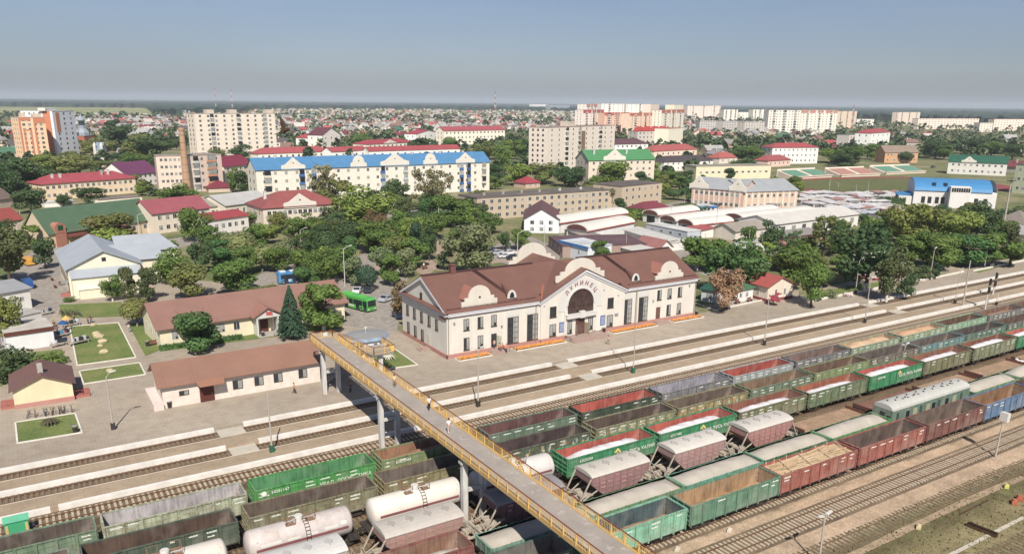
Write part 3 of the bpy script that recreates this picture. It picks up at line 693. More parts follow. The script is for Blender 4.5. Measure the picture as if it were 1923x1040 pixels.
# ---- tank wagons
def tank_mesh():
    mb=MB(); r=1.5; L=5.0; zc=2.72; n=28; rings=[]
    for x,q in ((-L-.42,.12),(-L-.38,.45),(-L-.27,.74),(-L-.08,.94),(-L+.1,1.0),(-L*.33,1.0),(L*.33,1.0),(L-.1,1.0),(L+.08,.94),(L+.27,.74),(L+.38,.45),(L+.42,.12)):
        rings.append([(x,r*q*math.cos(a/n*6.2832),zc+r*q*math.sin(a/n*6.2832)) for a in range(n)])
    mb.loft(rings); return mb,r,L,zc
_t,TR,TL,TZ=tank_mesh()
def tank(xc,yc,col,mt,lab,lettering=True):
    t=empty('tank_wagon',(xc,yc,0))
    o=_t.build('barrel',mt,t,col,smooth=True)
    def arc(x0,x1,a0,a1,rr,m,name,c=None):
        mb=MB(); k=6; rg=[]
        for x in (x0,x1): rg.append([(x,-rr*math.cos(R(a0+(a1-a0)*i/k)),TZ+rr*math.sin(R(a0+(a1-a0)*i/k))) for i in range(k+1)]+[(x,-(rr-.04)*math.cos(R(a0+(a1-a0)*i/k)),TZ+(rr-.04)*math.sin(R(a0+(a1-a0)*i/k))) for i in range(k,-1,-1)])
        mb.loft(rg); return mb.build(name,m,t,c)
    arc(-TL+.35,TL-.35,-6,5,TR+.012,mat('stripe_red',C(150,92,96),.6,nscale=1,namt=.1),'stripe')
    for x in (-TL+.55,TL-.55): arc(x-.06,x+.06,-85,180+85,TR+.03,M_tank,'strap',(col[0]*.8,col[1]*.75,col[2]*.7,1))
    if lettering:
        for x0,x1,a0,a1 in ((-4.2,-2.2,8,20),(-1.6,-.3,7,17),(.3,1.5,7,17),(2.2,3.6,10,22),(3.9,4.5,14,30)): arc(x0,x1,a0,a1,TR+.016,M_white,'painted_panel')
    d=MB(); d.tube((0,0,TZ+TR-.1),(0,0,TZ+TR+.38),.42,n=16); d.tube((0,0,TZ+TR+.38),(0,0,TZ+TR+.46),.36,n=16); d.build('dome',M_tank,t,C(225,222,212))
    p=MB()
    for s in (-1,1): p.box(s*1.0-.45,-.75,TZ+TR-.08,s*1.0+.45,.75,TZ+TR-.02)
    for s in (-1,1):
        for q in (-1,1): p.bar((s*1.45,q*.75,TZ+TR-.05),(s*1.45,q*.75,TZ+TR+.75),.045); p.bar((s*.55,q*.75,TZ+TR-.05),(s*.55,q*.75,TZ+TR+.75),.045)
        p.bar((s*1.45,-.75,TZ+TR+.72),(s*1.45,.75,TZ+TR+.72),.045)
        for q in (-1,1): p.bar((s*.55,q*.75,TZ+TR+.72),(s*1.45,q*.75,TZ+TR+.72),.045)
    p.build('walkway',mat('rusty_walkway',C(150,118,92),.8,nscale=3,namt=.3),t)
    l=MB(); rr=TR+.1
    for q in (-.22,.22):
        pr=None
        for i in range(9):
            a=R(80-i*13); c=(.5+q,-rr*math.cos(a),TZ+rr*math.sin(a))
            if pr: l.bar(pr,c,.045)
            pr=c
    for i in range(9):
        a=R(80-i*13); l.bar((.28,-rr*math.cos(a),TZ+rr*math.sin(a)),(.72,-rr*math.cos(a),TZ+rr*math.sin(a)),.04)
    l.build('ladder',M_iron,t)
    u=MB(); u.box(-5.9,-.35,.85,5.9,.35,1.2)
    for s in (-1,1): u.box(s*5.3-.6,-1.45,.95,s*5.3+.6,1.45,1.15); u.box(s*5.0-.25,-1.1,1.1,s*5.0+.25,1.1,1.5)
    for s in (-1,1):
        u.bar((s*5.6,-1.4,1.1),(s*5.6,-1.4,2.1),.05)
    u.build('underframe',M_iron,t); running_gear(t,6.1,3.9)
    tag(t,lab,'tank wagon')
tank(7.4,71.6,C(226,218,204),M_tank,'cream tank wagon cut by the bottom edge, leftmost of the tank wagons')
tank(19.9,71.6,C(208,198,192),M_tankr,'rusty grey tank wagon with white panels, second of the tank wagons')
tank(32.7,71.6,C(236,228,214),M_tank,'clean white tank wagon with red stripe left of the footbridge leg',False)
tank(45.2,71.6,C(224,218,212),M_tank,'white tank wagon half hidden under the footbridge',False)
# ---- low sided wagons with gravel
def flat_meshes(side):
    mb=MB(); L,w=6.6,1.58
    mb.box(-L,-w,1.15,L,w,1.32)
    if side:
        for s in (-1,1):
            for z0,z1 in ((1.34,1.82),(1.90,2.38)):
                mb.box(-L,min(s*w,s*(w+.07)),z0,L,max(s*w,s*(w+.07)),z1)
            mb.box(-L,min(s*w,s*(w+.02)),1.3,L,max(s*w,s*(w+.02)),2.34)
            for k in range(7): x=-L+.1+k*(2*L-.2)/6; mb.box(x-.07,min(s*w,s*(w+.14)),1.1,x+.07,max(s*w,s*(w+.14)),2.44)
            mb.box(s*L-.05,-w,1.3,s*L+.05,w,2.2); mb.box(s*L-.1,-w,2.2,s*L+.1,w,2.38)
            for y in (-w+.1,-.5,.5,w-.1): mb.box(min(s*L,s*(L+.12)),y-.08,1.1,max(s*L,s*(L+.12)),y+.08,2.3)
    return mb.mesh('body' if side else 'deck',M_paint if side else mat('deck_planks',None,.9,nscale=1.2,namt=.25,stripe=(0,3.0,.25)))
ME_F1,ME_F0=flat_meshes(True),flat_meshes(False)
GV=C(188,180,166)
for x0,co,d,zt in ((35.4,C(126,166,146),'pale green gravel wagon half shaded by the footbridge',3.0),(47.9,C(110,150,112),'green gravel wagon nearest right of the footbridge',3.1),(61.3,C(100,166,142),'mint gravel wagon above the green open wagon',3.1),(74.3,C(66,118,84),'dark green gravel wagon above the timber wagon',3.15),(87.3,C(94,156,98),'grass green gravel wagon left of the passenger coach',3.3),(121.6,C(118,156,116),'green gravel wagon right of the passenger coach',3.2),(135.2,C(96,142,96),'green gravel wagon at the right edge',3.5)):
    t=empty('low_sided_wagon',(x0+6.4,60.9,0)); 
    inst('body',ME_F1,t,color=co); inst('underframe',ME_UF,t); running_gear(t,6.75,4.4)
    l=heap('cargo_heap',x0+6.4,60.9,6.45,1.5,1.33,2.05,zt-.3,GV if x0>100 or x0<100 else GV,seed=int(x0),rough=.03)
    wlabel(t,d,l,'pale gravel heap',kind='low-sided wagon')
BD=C(176,144,114)
for x0,d in ((88.0,'brown planked flat wagon next to the last hopper'),(103.0,'brown flat wagon behind the near end of the coach'),(118.0,'brown flat wagon behind the far end of the coach'),(133.0,'brown flat wagon with white sacks, near the right edge'),(148,'brown flat wagon at the right edge')):
    t=empty('flat_wagon',(x0+6.4,65.6,0)); inst('deck',ME_F0,t,color=BD if x0<90 or x0>110 else C(140,100,84)); inst('underframe',ME_UF,t); running_gear(t,6.75,4.4)
    mb=MB(); rnd=random.Random(int(x0))
    for s in (-1,1): mb.box(s*6.6-.06,-1.58,1.3,s*6.6+.06,1.58,1.75)
    mb.build('end_board',mat('brown_board',C(120,74,62),.8,namt=.15),t)
    tag(t,d,'wagon','flat wagons in the hopper row')
for k,(px,py) in enumerate(((1889,673),(1894,674),(1899,673),(1913,678),(1918,679))):
    p=G(px,py,1.35); mb=MB(); mb.loft([[(math.cos(a)*r*.45,math.sin(a)*r*.3,z) for a in [i*.7854 for i in range(8)]] for r,z in ((.8,0),(1,.12),(.9,.3),(.4,.38))]); o=mb.build('sack',M_white,None,None,(p.x,65.6+random.uniform(-.8,.8),1.325),smooth=True)
    defer(o,'white sack lying','white sacks lying','sack','white sacks on the flat wagon','on the brown flat wagon')
# ---- passenger coach
def coach(x0,x1,yc):
    t=empty('passenger_coach',((x0+x1)/2,yc,0)); h=(x1-x0)/2; w=1.55
    mb=MB(); mb.box(-h,-w,1.1,h,w,3.55)
    for k in range(int(h*2/.35)): 
        pass
    mb.build('body',M_paint,t,C(112,138,122))
    rf=MB(); rings=[]
    for x,q in ((-h-.02,.9),(-h+.12,1),(h-.12,1),(h+.02,.9)):
        rings.append([(x,-(w+.05)*q*math.cos(a/10*math.pi)*(1 if 0<a<10 else 1),3.5+.82*q*math.sin(a/10*math.pi)**.8) for a in range(11)])
    rf.loft(rings); rf.build('roof',M_hroof,t,C(196,196,188),smooth=False)
    v=MB(); rnd=random.Random(3)
    for k in range(16):
        x=-h+1.2+k*(2*h-2.4)/15; v.tube((x,.25*(-1)**k,4.2),(x,.25*(-1)**k,4.45),.12,n=8)
    for k in (3,4,5,6,11,12,13): x=-h+k*1.25; v.box(x,-.5,4.12,x+.35,-.2,4.32)
    v.build('roof_vent',M_iron,t)
    mp=mat('coach_panel',C(176,176,140),.6,namt=.08)
    xs=[1.0,3.2,5.0,6.6,8.2,9.6,11.2,13.0,15.0,17.0]
    for i,x in enumerate(xs):
        if x>2*h-1: break
        wd=.9 if i%3 else .55; mb=MB(); z0,z1=(1.9,2.95) if i%3 else (1.3,3.1)
        mb.box(-h+x,-w-.03,z0,-h+x+wd,-w+.01,z1); mb.build('window' if i%3 else 'door',(M_glass if i%2 else mp) if i%3 else mat('coach_door',C(70,92,84),.6),t)
        if i%3:
            fm=MB(); fm.box(-h+x-.07,-w-.02,z0-.07,-h+x+wd+.07,-w-.005,z1+.07); fm.build('window_frame',mat('coach_trim',C(150,162,140),.6),t)
    e=MB(); e.box(-h-.03,-.4,1.2,-h+.01,.4,3.0); e.build('end_door',M_glass,t)
    e=MB(); e.box(-h-.03,-1.3,2.0,-h+.01,-.7,2.7); e.build('end_window',M_glass,t)
    s=MB(); s.box(-h,-w-.02,1.12,h,-w+.01,1.24); s.build('side_stripe',mat('cream_stripe',C(226,214,176),.7),t)
    inst('underframe',ME_UF,t); running_gear(t,h+.2,h-3)
    tag(t,'dull green passenger coach with arched grey roof among the wagons','coach')
coach(100.4,119.9,60.9)
# ---- timber in the salmon red wagon
rnd=random.Random(2)
def timber():
    t=empty('timber_stack',(70.8+GL,55.5,1.4)); mt=[mat('timber_a',C(226,200,160),.9,namt=.12,nscale=2),mat('timber_b',C(206,176,136),.9,namt=.12,nscale=2)]
    mb=MB(); mb.box(-6.7,-1.5,0,6.7,1.5,1.85); mb.build('lower_layers',mt[1],t)
    mb=MB()
    for k in range(70):
        y=rnd.uniform(-1.4,1.4); x=rnd.uniform(-6.6,1.5); l=rnd.uniform(3.5,5.2); z=1.85+rnd.uniform(0,.22); a=rnd.uniform(-.14,.14)
        p0=Vector((x,y,z)); p1=Vector((min(x+l,6.7),max(-1.5,min(1.5,y+l*a)),z+rnd.uniform(-.05,.1))); mb.bar(p0,p1,.07,k%2)
    for x in (-5,-1.5,2,5.5): mb.bar((x,-1.5,2.12),(x+1.2,1.5,2.12),.1,0)
    mb.build('poles',mt,t)
    for k,x in enumerate((-6,-4.6,-2.4,.4,3,5.2)): mb=MB(); mb.bar((x,1.5,.2),(x,1.56,2.35),.1,0); mb.build('stake',mt,t)
    tag(t,'stack of pale cut timber poles filling the salmon red wagon','timber')
timber()
def finish_wagons():
    for t,desc,l,ld,kind,lcat in WAG:
        if kind!='open wagon' and kind not in desc: pass
        d=desc.replace(', in the',' in the')
        t['label']=d
        t['group']={'open wagon':'open wagons standing in rows','hopper wagon':'hopper wagons in one row','low-sided wagon':'gravel wagons in one row'}[kind]
        if l is not None:
            core=d.split(' in the platform-side')[0].split(' in the second row')[0].split(' in the third row')[0].split(' in the grass-side')[0].split(' in the hopper row')[0].split(' in the gravel')[0]
            l['label']=ld+' in the '+core; l['category']='cargo'; l['group']='heaps of cargo in the wagons'
        for q in (t,l):
            if q is not None and len(q['label'].split())>16: print('LONG',q['label'])
finish_wagons()
# green trackside cabinet near the left edge
t=empty('trackside_cabinet',G(34,1000,.0)); mb=MB(); mb.box(-1.1,-.35,.0,1.1,.35,1.5); mb.build('cabinet',mat('bright_green',C(56,180,124),.6),t)
mb=MB(); mb.extr([(-1.2,-.45,1.5),(-1.2,.5,1.85),(-1.2,.5,1.9),(-1.2,-.45,1.56)],(2.4,0,0)); mb.build('lid',mat('bright_green2',C(96,190,150),.6),t)
for s in (-1,1): mb=MB(); mb.box(s*.9-.12,-.38,.3,s*.9+.12,-.34,1.2); mb.build('orange_panel',mat('orange_mark',C(220,190,120),.7),t)
tag(t,'small bright green cabinet beside the track at the left edge','cabinet')
# ------------------------------------------------------------ windows
WIN={}
def win_mesh(w,h,style='white',mull=1,trans=0):
    """outer size w x h; sits on a wall whose face is at y=0, facing -y; origin at its bottom left corner"""
    k=(round(w,2),round(h,2),style,mull,trans)
    if k in WIN: return WIN[k]
    fr=M_white if style!='brown' else M_frame
    t=.07 if w<2 else .09
    mb=MB(); mb.box(0,-.07,0,w,-.005,t); mb.box(0,-.07,h-t,w,-.005,h); mb.box(0,-.07,t,t,-.005,h-t); mb.box(w-t,-.07,t,w,-.005,h-t)
    for i in range(mull): x=w*(i+1)/(mull+1); mb.box(x-t*.4,-.06,t,x+t*.4,-.005,h-t)
    for i in range(trans): z=h*(i+1)/(trans+1); mb.box(t,-.055,z-t*.4,w-t,-.006,z+t*.4)
    fm=mb.mesh('window',fr)
    pa=MB(); pa.box(t,-.03,t,w-t,-.012,h-t)
    WIN[k]=(fm,pa.mesh('pane',M_glass),None); return WIN[k]
def big_window(parent,x,z,w,h,y=0,mull=1,trans=0,style='brown',sill=True,rz=0,curtain=0,loc=None):
    fm,pm,_=win_mesh(w,h,style,mull,trans)
    L=loc if loc else (x,y,z)
    o=inst('window',fm,parent,L,rz); inst('pane',pm,o)
    if curtain:
        k=('cur',round(w,2),round(h,2),curtain)
        if k not in WIN:
            mb=MB()
            if curtain==1: mb.box(.1,-.036,.1,w*.48,-.031,h-.1); mb.box(w*.55,-.036,h*.3,w-.1,-.031,h-.1)
            else: mb.box(w*.52,-.036,.1,w-.1,-.031,h-.1)
            WIN[k]=mb.mesh('curtain',M_glass2)
        inst('curtain',WIN[k],o)
    if sill:
        k=('sill',round(w,2))
        if k not in WIN: mb=MB(); mb.box(-.08,-.16,-.09,w+.08,0,0); WIN[k]=mb.mesh('sill',M_frame)
        inst('sill',WIN[k],o)
    return o
# ------------------------------------------------------------ railway station
CREAM=C(247,240,227,.70); SLOPE=(13.15-8.5)/9.9
RBROWN=C(130,92,80)
def station():
    t=empty('railway_station',(62.1,120.5,.3)); L,D,H=60.4,19.0,8.3; A0,A1,AX=19.9,40.4,30.1
    mb=MB(); mb.box(0,0,.5,L,D,H)
    mb.poly([(0,0,H),(0,D,H),(0,D/2,13.0)][::-1]); mb.poly([(L,0,H),(L,D,H),(L,D/2,13.0)])
    # the cross gable walls, front and back
    mb.extr([(A0,-.25,.5),(A1,-.25,.5),(A1,-.25,8.35),(AX,-.25,13.25),(A0,-.25,8.35)],(0,.6,0))
    mb.extr([(A0,D+.25,.5),(A1,D+.25,.5),(A1,D+.25,8.35),(AX,D+.25,13.25),(A0,D+.25,8.35)],(0,-.6,0))
    mb.build('wall',M_wall,t,CREAM)
    mb=MB(); mb.box(-.12,-.12,0,A0,0.02,.75); mb.box(A1,-.12,0,L+.12,.02,.75); mb.box(-.12,-.12,0,.02,D,.75); mb.box(A0,-.4,0,25.6,-.24,.75); mb.box(34.6,-.4,0,A1,-.24,.75); mb.build('plinth',M_plinth,t)
    # roof: main slopes with the cross gable let in
    rf=MB(); e=.55; z0=8.5-e*SLOPE*.6; zr=13.3
    def slope(x0,x1,side):
        ys=-e if side<0 else D+e
        rf.extr([(x0,ys,z0),(x1,ys,z0),(x1,D/2,zr),(x0,D/2,zr)],(0,0,.14))
    slope(-.45,A0+.3,-1); slope(A1-.3,L+.45,-1); slope(-.45,A0+.3,1); slope(A1-.3,L+.45,1)
    ym=1.2; zm=z0+(ym+e)*(zr-z0)/(D/2+e)
    rf.extr([(A0+.3,ym,zm),(A1-.3,ym,zm),(A1-.3,D/2,zr),(A0+.3,D/2,zr)],(0,0,.14)); rf.extr([(A0+.3,D-ym,zm),(A1-.3,D-ym,zm),(A1-.3,D/2,zr),(A0+.3,D/2,zr)],(0,0,.14))
    zc=13.45; w=(A1-A0)/2+.5
    for s in (-1,1): rf.extr([(AX,-.75,zc),(AX,D+.75,zc),(AX+s*w,D+.75,zc-w*.485),(AX+s*w,-.75,zc-w*.485)],(0,0,.14))
    roof=rf.build('roof',M_roof,t,RBROWN)
    rc=MB()
    rc.box(-.3,D/2-.3,zr+.1,AX-6,D/2+.3,zr+.32); rc.box(AX+5,D/2-.3,zr+.1,L+.2,D/2+.3,zr+.32); rc.build('ridge_cap',mat('dark_ridge',C(86,58,56),.6),roof)
    for x,z in ((10.5,1),(19.0,0),(41,0),(45.5,1)):
        pass
    for x in (6.2,33.6): mb=MB(); mb.box(x-.5,D/2-.5,zr,x+.5,D/2+.5,zr+1.5); mb.box(x-.6,D/2-.6,zr+1.5,x+.6,D/2+.6,zr+1.65); mb.build('chimney',mat('brown_brick',C(124,80,72),.8,namt=.15),roof) if x<20 else None
    for x,x2 in ((18.2,19.0),):
        pass
    # dark walkways laid up the slope
    for xa,xb in ((10.5,14.6),(42.0,44.8)):
        mb=MB(); 
        for dx in (0,.55):
            mb.bar((xb+dx-.2,.6,z0+SLOPE*1.1+.25),(xa+dx-.2,D/2-.3,zr+.25),.18)
        mb.build('roof_ladder',mat('dark_ridge',None),roof)
    mb=MB()
    for x0,x1 in ((0,19.0),(41.4,L)):
        x=x0
        while x<x1: mb.bar((x,.15,8.75),(x,.15,9.15),.04); x+=1.2
        mb.bar((x0,.15,9.12),(x1,.15,9.12),.05); mb.bar((x0,.15,8.95),(x1,.15,8.95),.04)
    mb.build('snow_guard',mat('dark_ridge',None),roof)
    # seams: light edges where the cross roof meets the main roof
    for s,m_ in ((-1,mat('copper_seam',C(186,112,84),.5)),):
        mb=MB(); mb.bar((A0-.1,-.5,8.72),(AX-4.6,7.2,11.9),.2); mb.build('valley_flashing',m_,roof)
    # cornice
    cn=mat('cornice_paint',C(224,224,228),.8,namt=.04)
    mb=MB(); mb.box(-.45,-.45,7.75,A0-.1,0,8.3); mb.box(A1+.1,-.45,7.75,L+.45,0,8.3); mb.box(-.5,-.55,8.18,A0-.1,0,8.36); mb.box(A1+.1,-.55,8.18,L+.5,0,8.36)
    for x0,x1 in ((-.47,0),(L,L+.47)): mb.box(x0,-.45,7.75,x1,D+.45,8.34)
    for s in (-1,1):
        xa=A0 if s<0 else A1
        for dz,th,yy in ((0,.42,-.62),(-.55,.30,-.42)):
            p=[(AX,yy,13.3+dz),(xa+(-.35 if s<0 else .35),yy,8.25+dz+.1),(xa+(-.35 if s<0 else .35),yy,8.25+dz+.1-th),(AX,yy,13.3+dz-th)]
            mb.extr(p if s>0 else p[::-1],(0,abs(yy)-.2,0))
    for x in (0,):
        for s in (-1,1):   # raking cornice of the west gable
            y0=D/2-s*(D/2+.55); p=[(-.5,D/2,13.25),(-.5,y0,8.35),(-.5,y0,7.95),(-.5,D/2,12.75)]; mb.extr(p if s<0 else p[::-1],(.55,0,0))
    mb.build('cornice',cn,t)
    mb=MB(); mb.extr([(-.75,-.3,8.36),(-.75,D+.3,8.36),(0,D+.3,8.75),(0,-.3,8.75)],(0,0,.06)); mb.build('gable_pent_roof',M_roof,t,RBROWN)
    # white bands over the tall windows
    for x in (12.4,16.7,39.9,44.2): mb=MB(); mb.box(x,-.04,6.15,x+2.9,.02,7.45); mb.build('white_panel',M_white,t)
    # windows of the long front
    for i,x in enumerate((3.35,6.25,9.1,49.35,52.2,55.15)): big_window(t,x,4.8,1.15,2.1,curtain=2 if i%2 else 1)
    for i,x in enumerate((3.35,6.25,52.2,55.15)): big_window(t,x,1.1,1.15,2.3,curtain=1 if i%2 else 2)
    for x in (12.6,16.95,40.1,44.4): big_window(t,x,.85,2.45,5.1,mull=2,trans=4,curtain=2)
    for x,z,h in ((21.95,4.75,2.1),(21.95,1.0,2.35),(35.95,4.85,2.05),(35.95,1.0,2.35)): big_window(t,x,z,1.5,h,y=-.25,curtain=1 if z<2 else 0)
    # west gable windows (the wall faces -x)
    for y in (16.4,13.3,10.2,7.0,3.95): big_window(t,0,0,1.1,1.9,loc=(0,y+.55,4.5),rz=-math.pi/2,curtain=2)
    for y in (16.2,13.1,10.0): big_window(t,0,0,1.1,2.1,loc=(0,y+.55,.9),rz=-math.pi/2,curtain=2)
    big_window(t,0,0,.9,1.1,loc=(0,10.7,9.0),rz=-math.pi/2)
    for y in range(3): pass
    # east wall windows
    for y in (3,7,11,15):
        for z in (1.1,4.6): big_window(t,0,0,1.1,2.0,loc=(L,y,z),rz=math.pi/2,curtain=2)
    # doors
    def door(loc,w,h,rz=0,m=None,name='door'):
        mb=MB(); mb.box(0,-.06,0,w,-.004,h); o=mb.build(name,m or mat('door_brown',C(118,84,74),.6),t,None,loc); o.rotation_euler.z=rz
        mb=MB(); mb.box(w-.2,-.11,h*.42,w-.12,-.07,h*.52); mb.build('handle',M_metal,o); return o
    door((49.25,0,.45),1.15,2.8); door((9.1,0,.45),1.15,2.9,m=M_glass); door((0,7.9,.45),1.0,2.4,-math.pi/2,m=mat('door_white',C(220,214,200),.6))
    o=door((10.3,-.02,.45),1.1,2.5,-1.2,m=mat('open_leaf',C(196,196,170),.4))
    # ---- entrance with the great arch
    yb=-.27; cx=AX-.95; R0=3.05; cz=6.4
    zc=6.55; cxx=29.2
    def arcpts(r,a0,a1,n,y): return [(cxx+r*math.cos(a0+(a1-a0)*i/n),y,zc+r*math.sin(a0+(a1-a0)*i/n)) for i in range(n+1)]
    mb=MB(); o_=arcpts(5.25,math.pi*1.0,0,24,yb); i_=arcpts(3.15,math.pi*1.0,0,24,yb)
    for a,b,c,d in zip(o_,o_[1:],i_[1:],i_): mb.extr([a,b,c,d],(0,-.08,0))
    mb.box(cxx-5.25,yb-.08,5.6,cxx-3.15,yb,zc); mb.box(cxx+3.15,yb-.08,5.6,cxx+5.25,yb,zc)
    mb.box(cxx-3.9,yb-.16,.75,cxx-3.15,yb,5.6); mb.box(cxx+3.15,yb-.16,.75,cxx+3.9,yb,5.6)
    for a,b,c,d in zip(arcpts(3.45,math.pi,0,24,yb-.08),arcpts(3.45,math.pi,0,24,yb-.08)[1:],arcpts(3.12,math.pi,0,24,yb-.08)[1:],arcpts(3.12,math.pi,0,24,yb-.08)): mb.extr([a,b,c,d],(0,-.14,0))
    mb.build('arch_surround',M_white,t)
    mb=MB(); g=arcpts(3.1,0,math.pi,24,yb-.03); g=[(cxx+3.1,yb-.03,4.85)]+g+[(cxx-3.1,yb-.03,4.85)]; mb.extr(g[::-1],(0,.02,0))
    aw=mb.build('window',mat('arch_glass',(.06,.035,.035,1),.1,spec=.8,nscale=1.2,namt=.6,coord='Object'),t)
    aw['label']='great arched window of dark reflecting glass'
    mb=MB()
    for x in (-2.2,-1.3,-.45,.45,1.3,2.2): mb.box(cxx+x-.04,yb-.09,4.85,cxx+x+.04,yb-.03,zc+math.sqrt(3.05**2-x*x))
    for z in (5.6,6.5,7.4,8.3): hx=3.05 if z<zc else math.sqrt(3.05**2-(z-zc)**2); mb.box(cxx-hx,yb-.085,z-.035,cxx+hx,yb-.03,z+.035)
    mb.build('window_frame',M_frame,aw)
    mb=MB(); mb.box(cxx-3.6,yb-.75,4.1,cxx+3.6,yb,4.75); mb.box(cxx-3.7,yb-.8,4.75,cxx+3.7,yb,4.87); mb.box(cxx-.6,yb-.95,4.0,cxx+.6,yb-.3,5.35); mb.build('balcony',M_white,t)
    big_window(t,26.2,1.0,1.05,2.5,y=yb-.0,curtain=1); big_window(t,31.25,1.1,1.05,2.4,y=yb,curtain=1)
    mb=MB(); mb.box(28.15,yb-.05,.45,30.35,yb+.01,3.65); mb.build('entrance_doorway',mat('door_reflection',C(104,74,68),.3,nscale=1,namt=.4),t)
    for x,rz in ((28.2,-1.9),(30.3,-1.0)):
        mb=MB(); mb.box(0,-.04,0,1.05,.0,2.3); o=mb.build('door',mat('door_leaf',C(150,134,116),.4),t,None,(x,yb-.08,.45)); o.rotation_euler.z=rz
        mb=MB(); mb.box(.8,-.08,1,.88,.04,1.3); mb.build('handle',M_metal,o)
    for x in (24.2,34.25):
        mb=MB(); mb.box(x,yb-.06,1.5,x+1.25,yb+.0,3.5); b=mb.build('timetable_board',mat('board_blue',C(84,112,178),.5,nscale=3,namt=.25),t)
        mb=MB()
        for k in range(7):
            xx=x+.15
            while xx<x+1.05: mb.box(xx,yb-.068,1.7+k*.24,xx+.12,yb-.06,1.78+k*.24); xx+=.17
        mb.build('timetable_lettering',M_text,b)
    # the name of the town in an arc of letters
    red=mat('sign_letters',C(150,92,96),.5,namt=0)
    for i,ch in enumerate('ЛУНИНЕЦ'):
        a=R(142-i*(142-38)/6); r=4.22
        text(ch,1.15,'sign_letter',red,t,(cxx+r*math.cos(a),yb-.14,zc+r*math.sin(a)),(R(90),0,0),ext=.04).rotation_euler=(R(90),-(a-math.pi/2)*1.0,0)
    mb=MB(); mb.tube((AX-.1,-.24,11.5),(AX-.1,-.34,11.5),.25,n=12); mb.build('vent_hole',M_frame,t)
    # shaped gables
    def shaped(x0,x1,zb,y,name,th=.3,hz=4.4,hole=True,par=t):
        w=x1-x0; c=(x0+x1)/2; r=w*.31; h1=hz*.30; h2=hz*.46
        pts=[(x0,zb),(x0,zb+h1),(x0+w*.09,zb+h1),(x0+w*.09,zb+h2),(c-r,zb+h2)]
        n=16; pts+=[(c+r*math.cos(math.pi-math.pi*i/n),zb+h2+(hz-h2)*math.sin(math.pi*i/n)) for i in range(1,n)]
        pts+=[(c+r,zb+h2),(x1-w*.09,zb+h2),(x1-w*.09,zb+h1),(x1,zb+h1),(x1,zb)]
        mb=MB(); mb.extr([(a,y,b) for a,b in pts],(0,th,0)); o=mb.build(name,M_wall,par,C(245,237,220,.68))
        if hole: mb=MB(); mb.tube((c,y-.02,zb+hz*.45),(c,y-.06,zb+hz*.45),.22,n=10); mb.build('vent_hole',M_frame,o)
        # small roof behind
        mb=MB(); d=3.4
        return o
    for x0,x1 in ((3.2,10.6),(48.9,56.7)):
        g=shaped(x0,x1,8.75,.35,'shaped_gable',hz=3.9)
        c=(x0+x1)/2; mb=MB()
        for s in (-1,1): mb.extr([(c,.62,11.6),(c,6.6,11.75),(c+s*2.9,3.5,10.1),(c+s*2.9,.62,10.0)],(0,0,.08))
        mb.build('gable_roof',M_roof,t,C(170,112,96))
    g=shaped(24.2,36.0,11.0,1.2,'shaped_gable',hz=4.3,hole=False)
    g=shaped(24.2,36.0,10.8,D-.6,'shaped_gable',hz=4.9,hole=False)
    for x in (14.05,43.95):
        mb=MB(); n=12; pts=[(x+1.0*math.cos(math.pi*i/n),.8,9.35+1.55*math.sin(math.pi*i/n)) for i in range(n+1)]; mb.extr(pts,(0,.15,0)); o=mb.build('roof_dormer',M_white,t)
        mb=MB(); pts=[(x+.5*math.cos(math.pi*i/n),.78,9.45+1.05*math.sin(math.pi*i/n)) for i in range(n+1)]; mb.extr(pts,(0,-.02,0)); mb.build('pane',M_glass,o)
        mb=MB(); mb.loft([[(x+1.0*s*math.cos(math.pi*i/n),yy,9.3+1.55*s*math.sin(math.pi*i/n)+(1-s)*2.2) for i in range(n+1)] for s,yy in ((1,.9),(.05,4.6))],cap=False,close=False); mb.build('dormer_roof',M_roof,o,RBROWN)
    # downpipes, lamps, steps, ramp rails
    for x in (.25,18.85,44.0-.5,60.1): mb=MB(); mb.tube((x,-.5,7.9),(x,-.14,7.2),.07); mb.tube((x,-.14,7.2),(x,-.14,.3),.07); mb.build('downpipe',mat('downpipe',C(150,136,122),.5,namt=0),t)
    for x,z in ((1.4,6.5),(11.3,4.6),(20.6,7.2),(25.3,8.6),(34.9,8.7),(38.6,7.2),(48.2,4.9),(58.3,7.0)): mb=MB(); mb.box(x-.12,-.34,z-.15,x+.12,-.002,z+.12); mb.build('wall_lamp',M_metal,t)
    mb=MB()
    for k in range(3): mb.box(25.7-.2+k*.3,-4.1+k*.7+.3,-.005,34.6-k*.2,-.27,.15*(k+1))
    mb.build('entrance_steps',mat('step_tile',C(176,150,138),.8,namt=.12,nscale=2),t)
    for x0,x1,y0 in ((8.0,11.8,-2.3),(48.2,51.8,-1.9)):
        mb=MB(); mb.box(x0,y0,-.005,x1,-.13,.16); mb.box(x0+.3,y0+.4,.15,x1-.3,-.13,.32); mb.box(x0+.6,y0+.8,.3,x1-.6,-.13,.45); mb.build('entrance_steps',mat('step_tile',None),t)
    mb=MB(); mb.box(-2.2,6.3,-.005,-.13,8.5,.16); mb.box(-1.6,6.6,.15,-.13,8.2,.32); mb.build('entrance_steps',mat('step_tile',None),t)
    for x0,x1 in ((11.9,13),(24.2,25.4)): mb=MB(); mb.bar((x0,-2,.9),(x1,-2.6,.9),.05); mb.bar((x0,-2,0),(x0,-2,.9),.05); mb.bar((x1,-2.6,0),(x1,-2.6,.9),.05); mb.build('handrail',M_iron,t)
    o=MB(); o.box(-.06,.35,7.05,-.02,2.8,7.5); o.build('fascia_sign',mat('orange_sign',C(196,110,70),.6),t); 
    mb=MB(); mb.box(37.9,-.5,3.1,38.7,-.3,3.5); mb.bar((38.3,-.3,3.3),(38.3,-.02,3.6),.05); mb.build('wall_clock',M_metal,t)
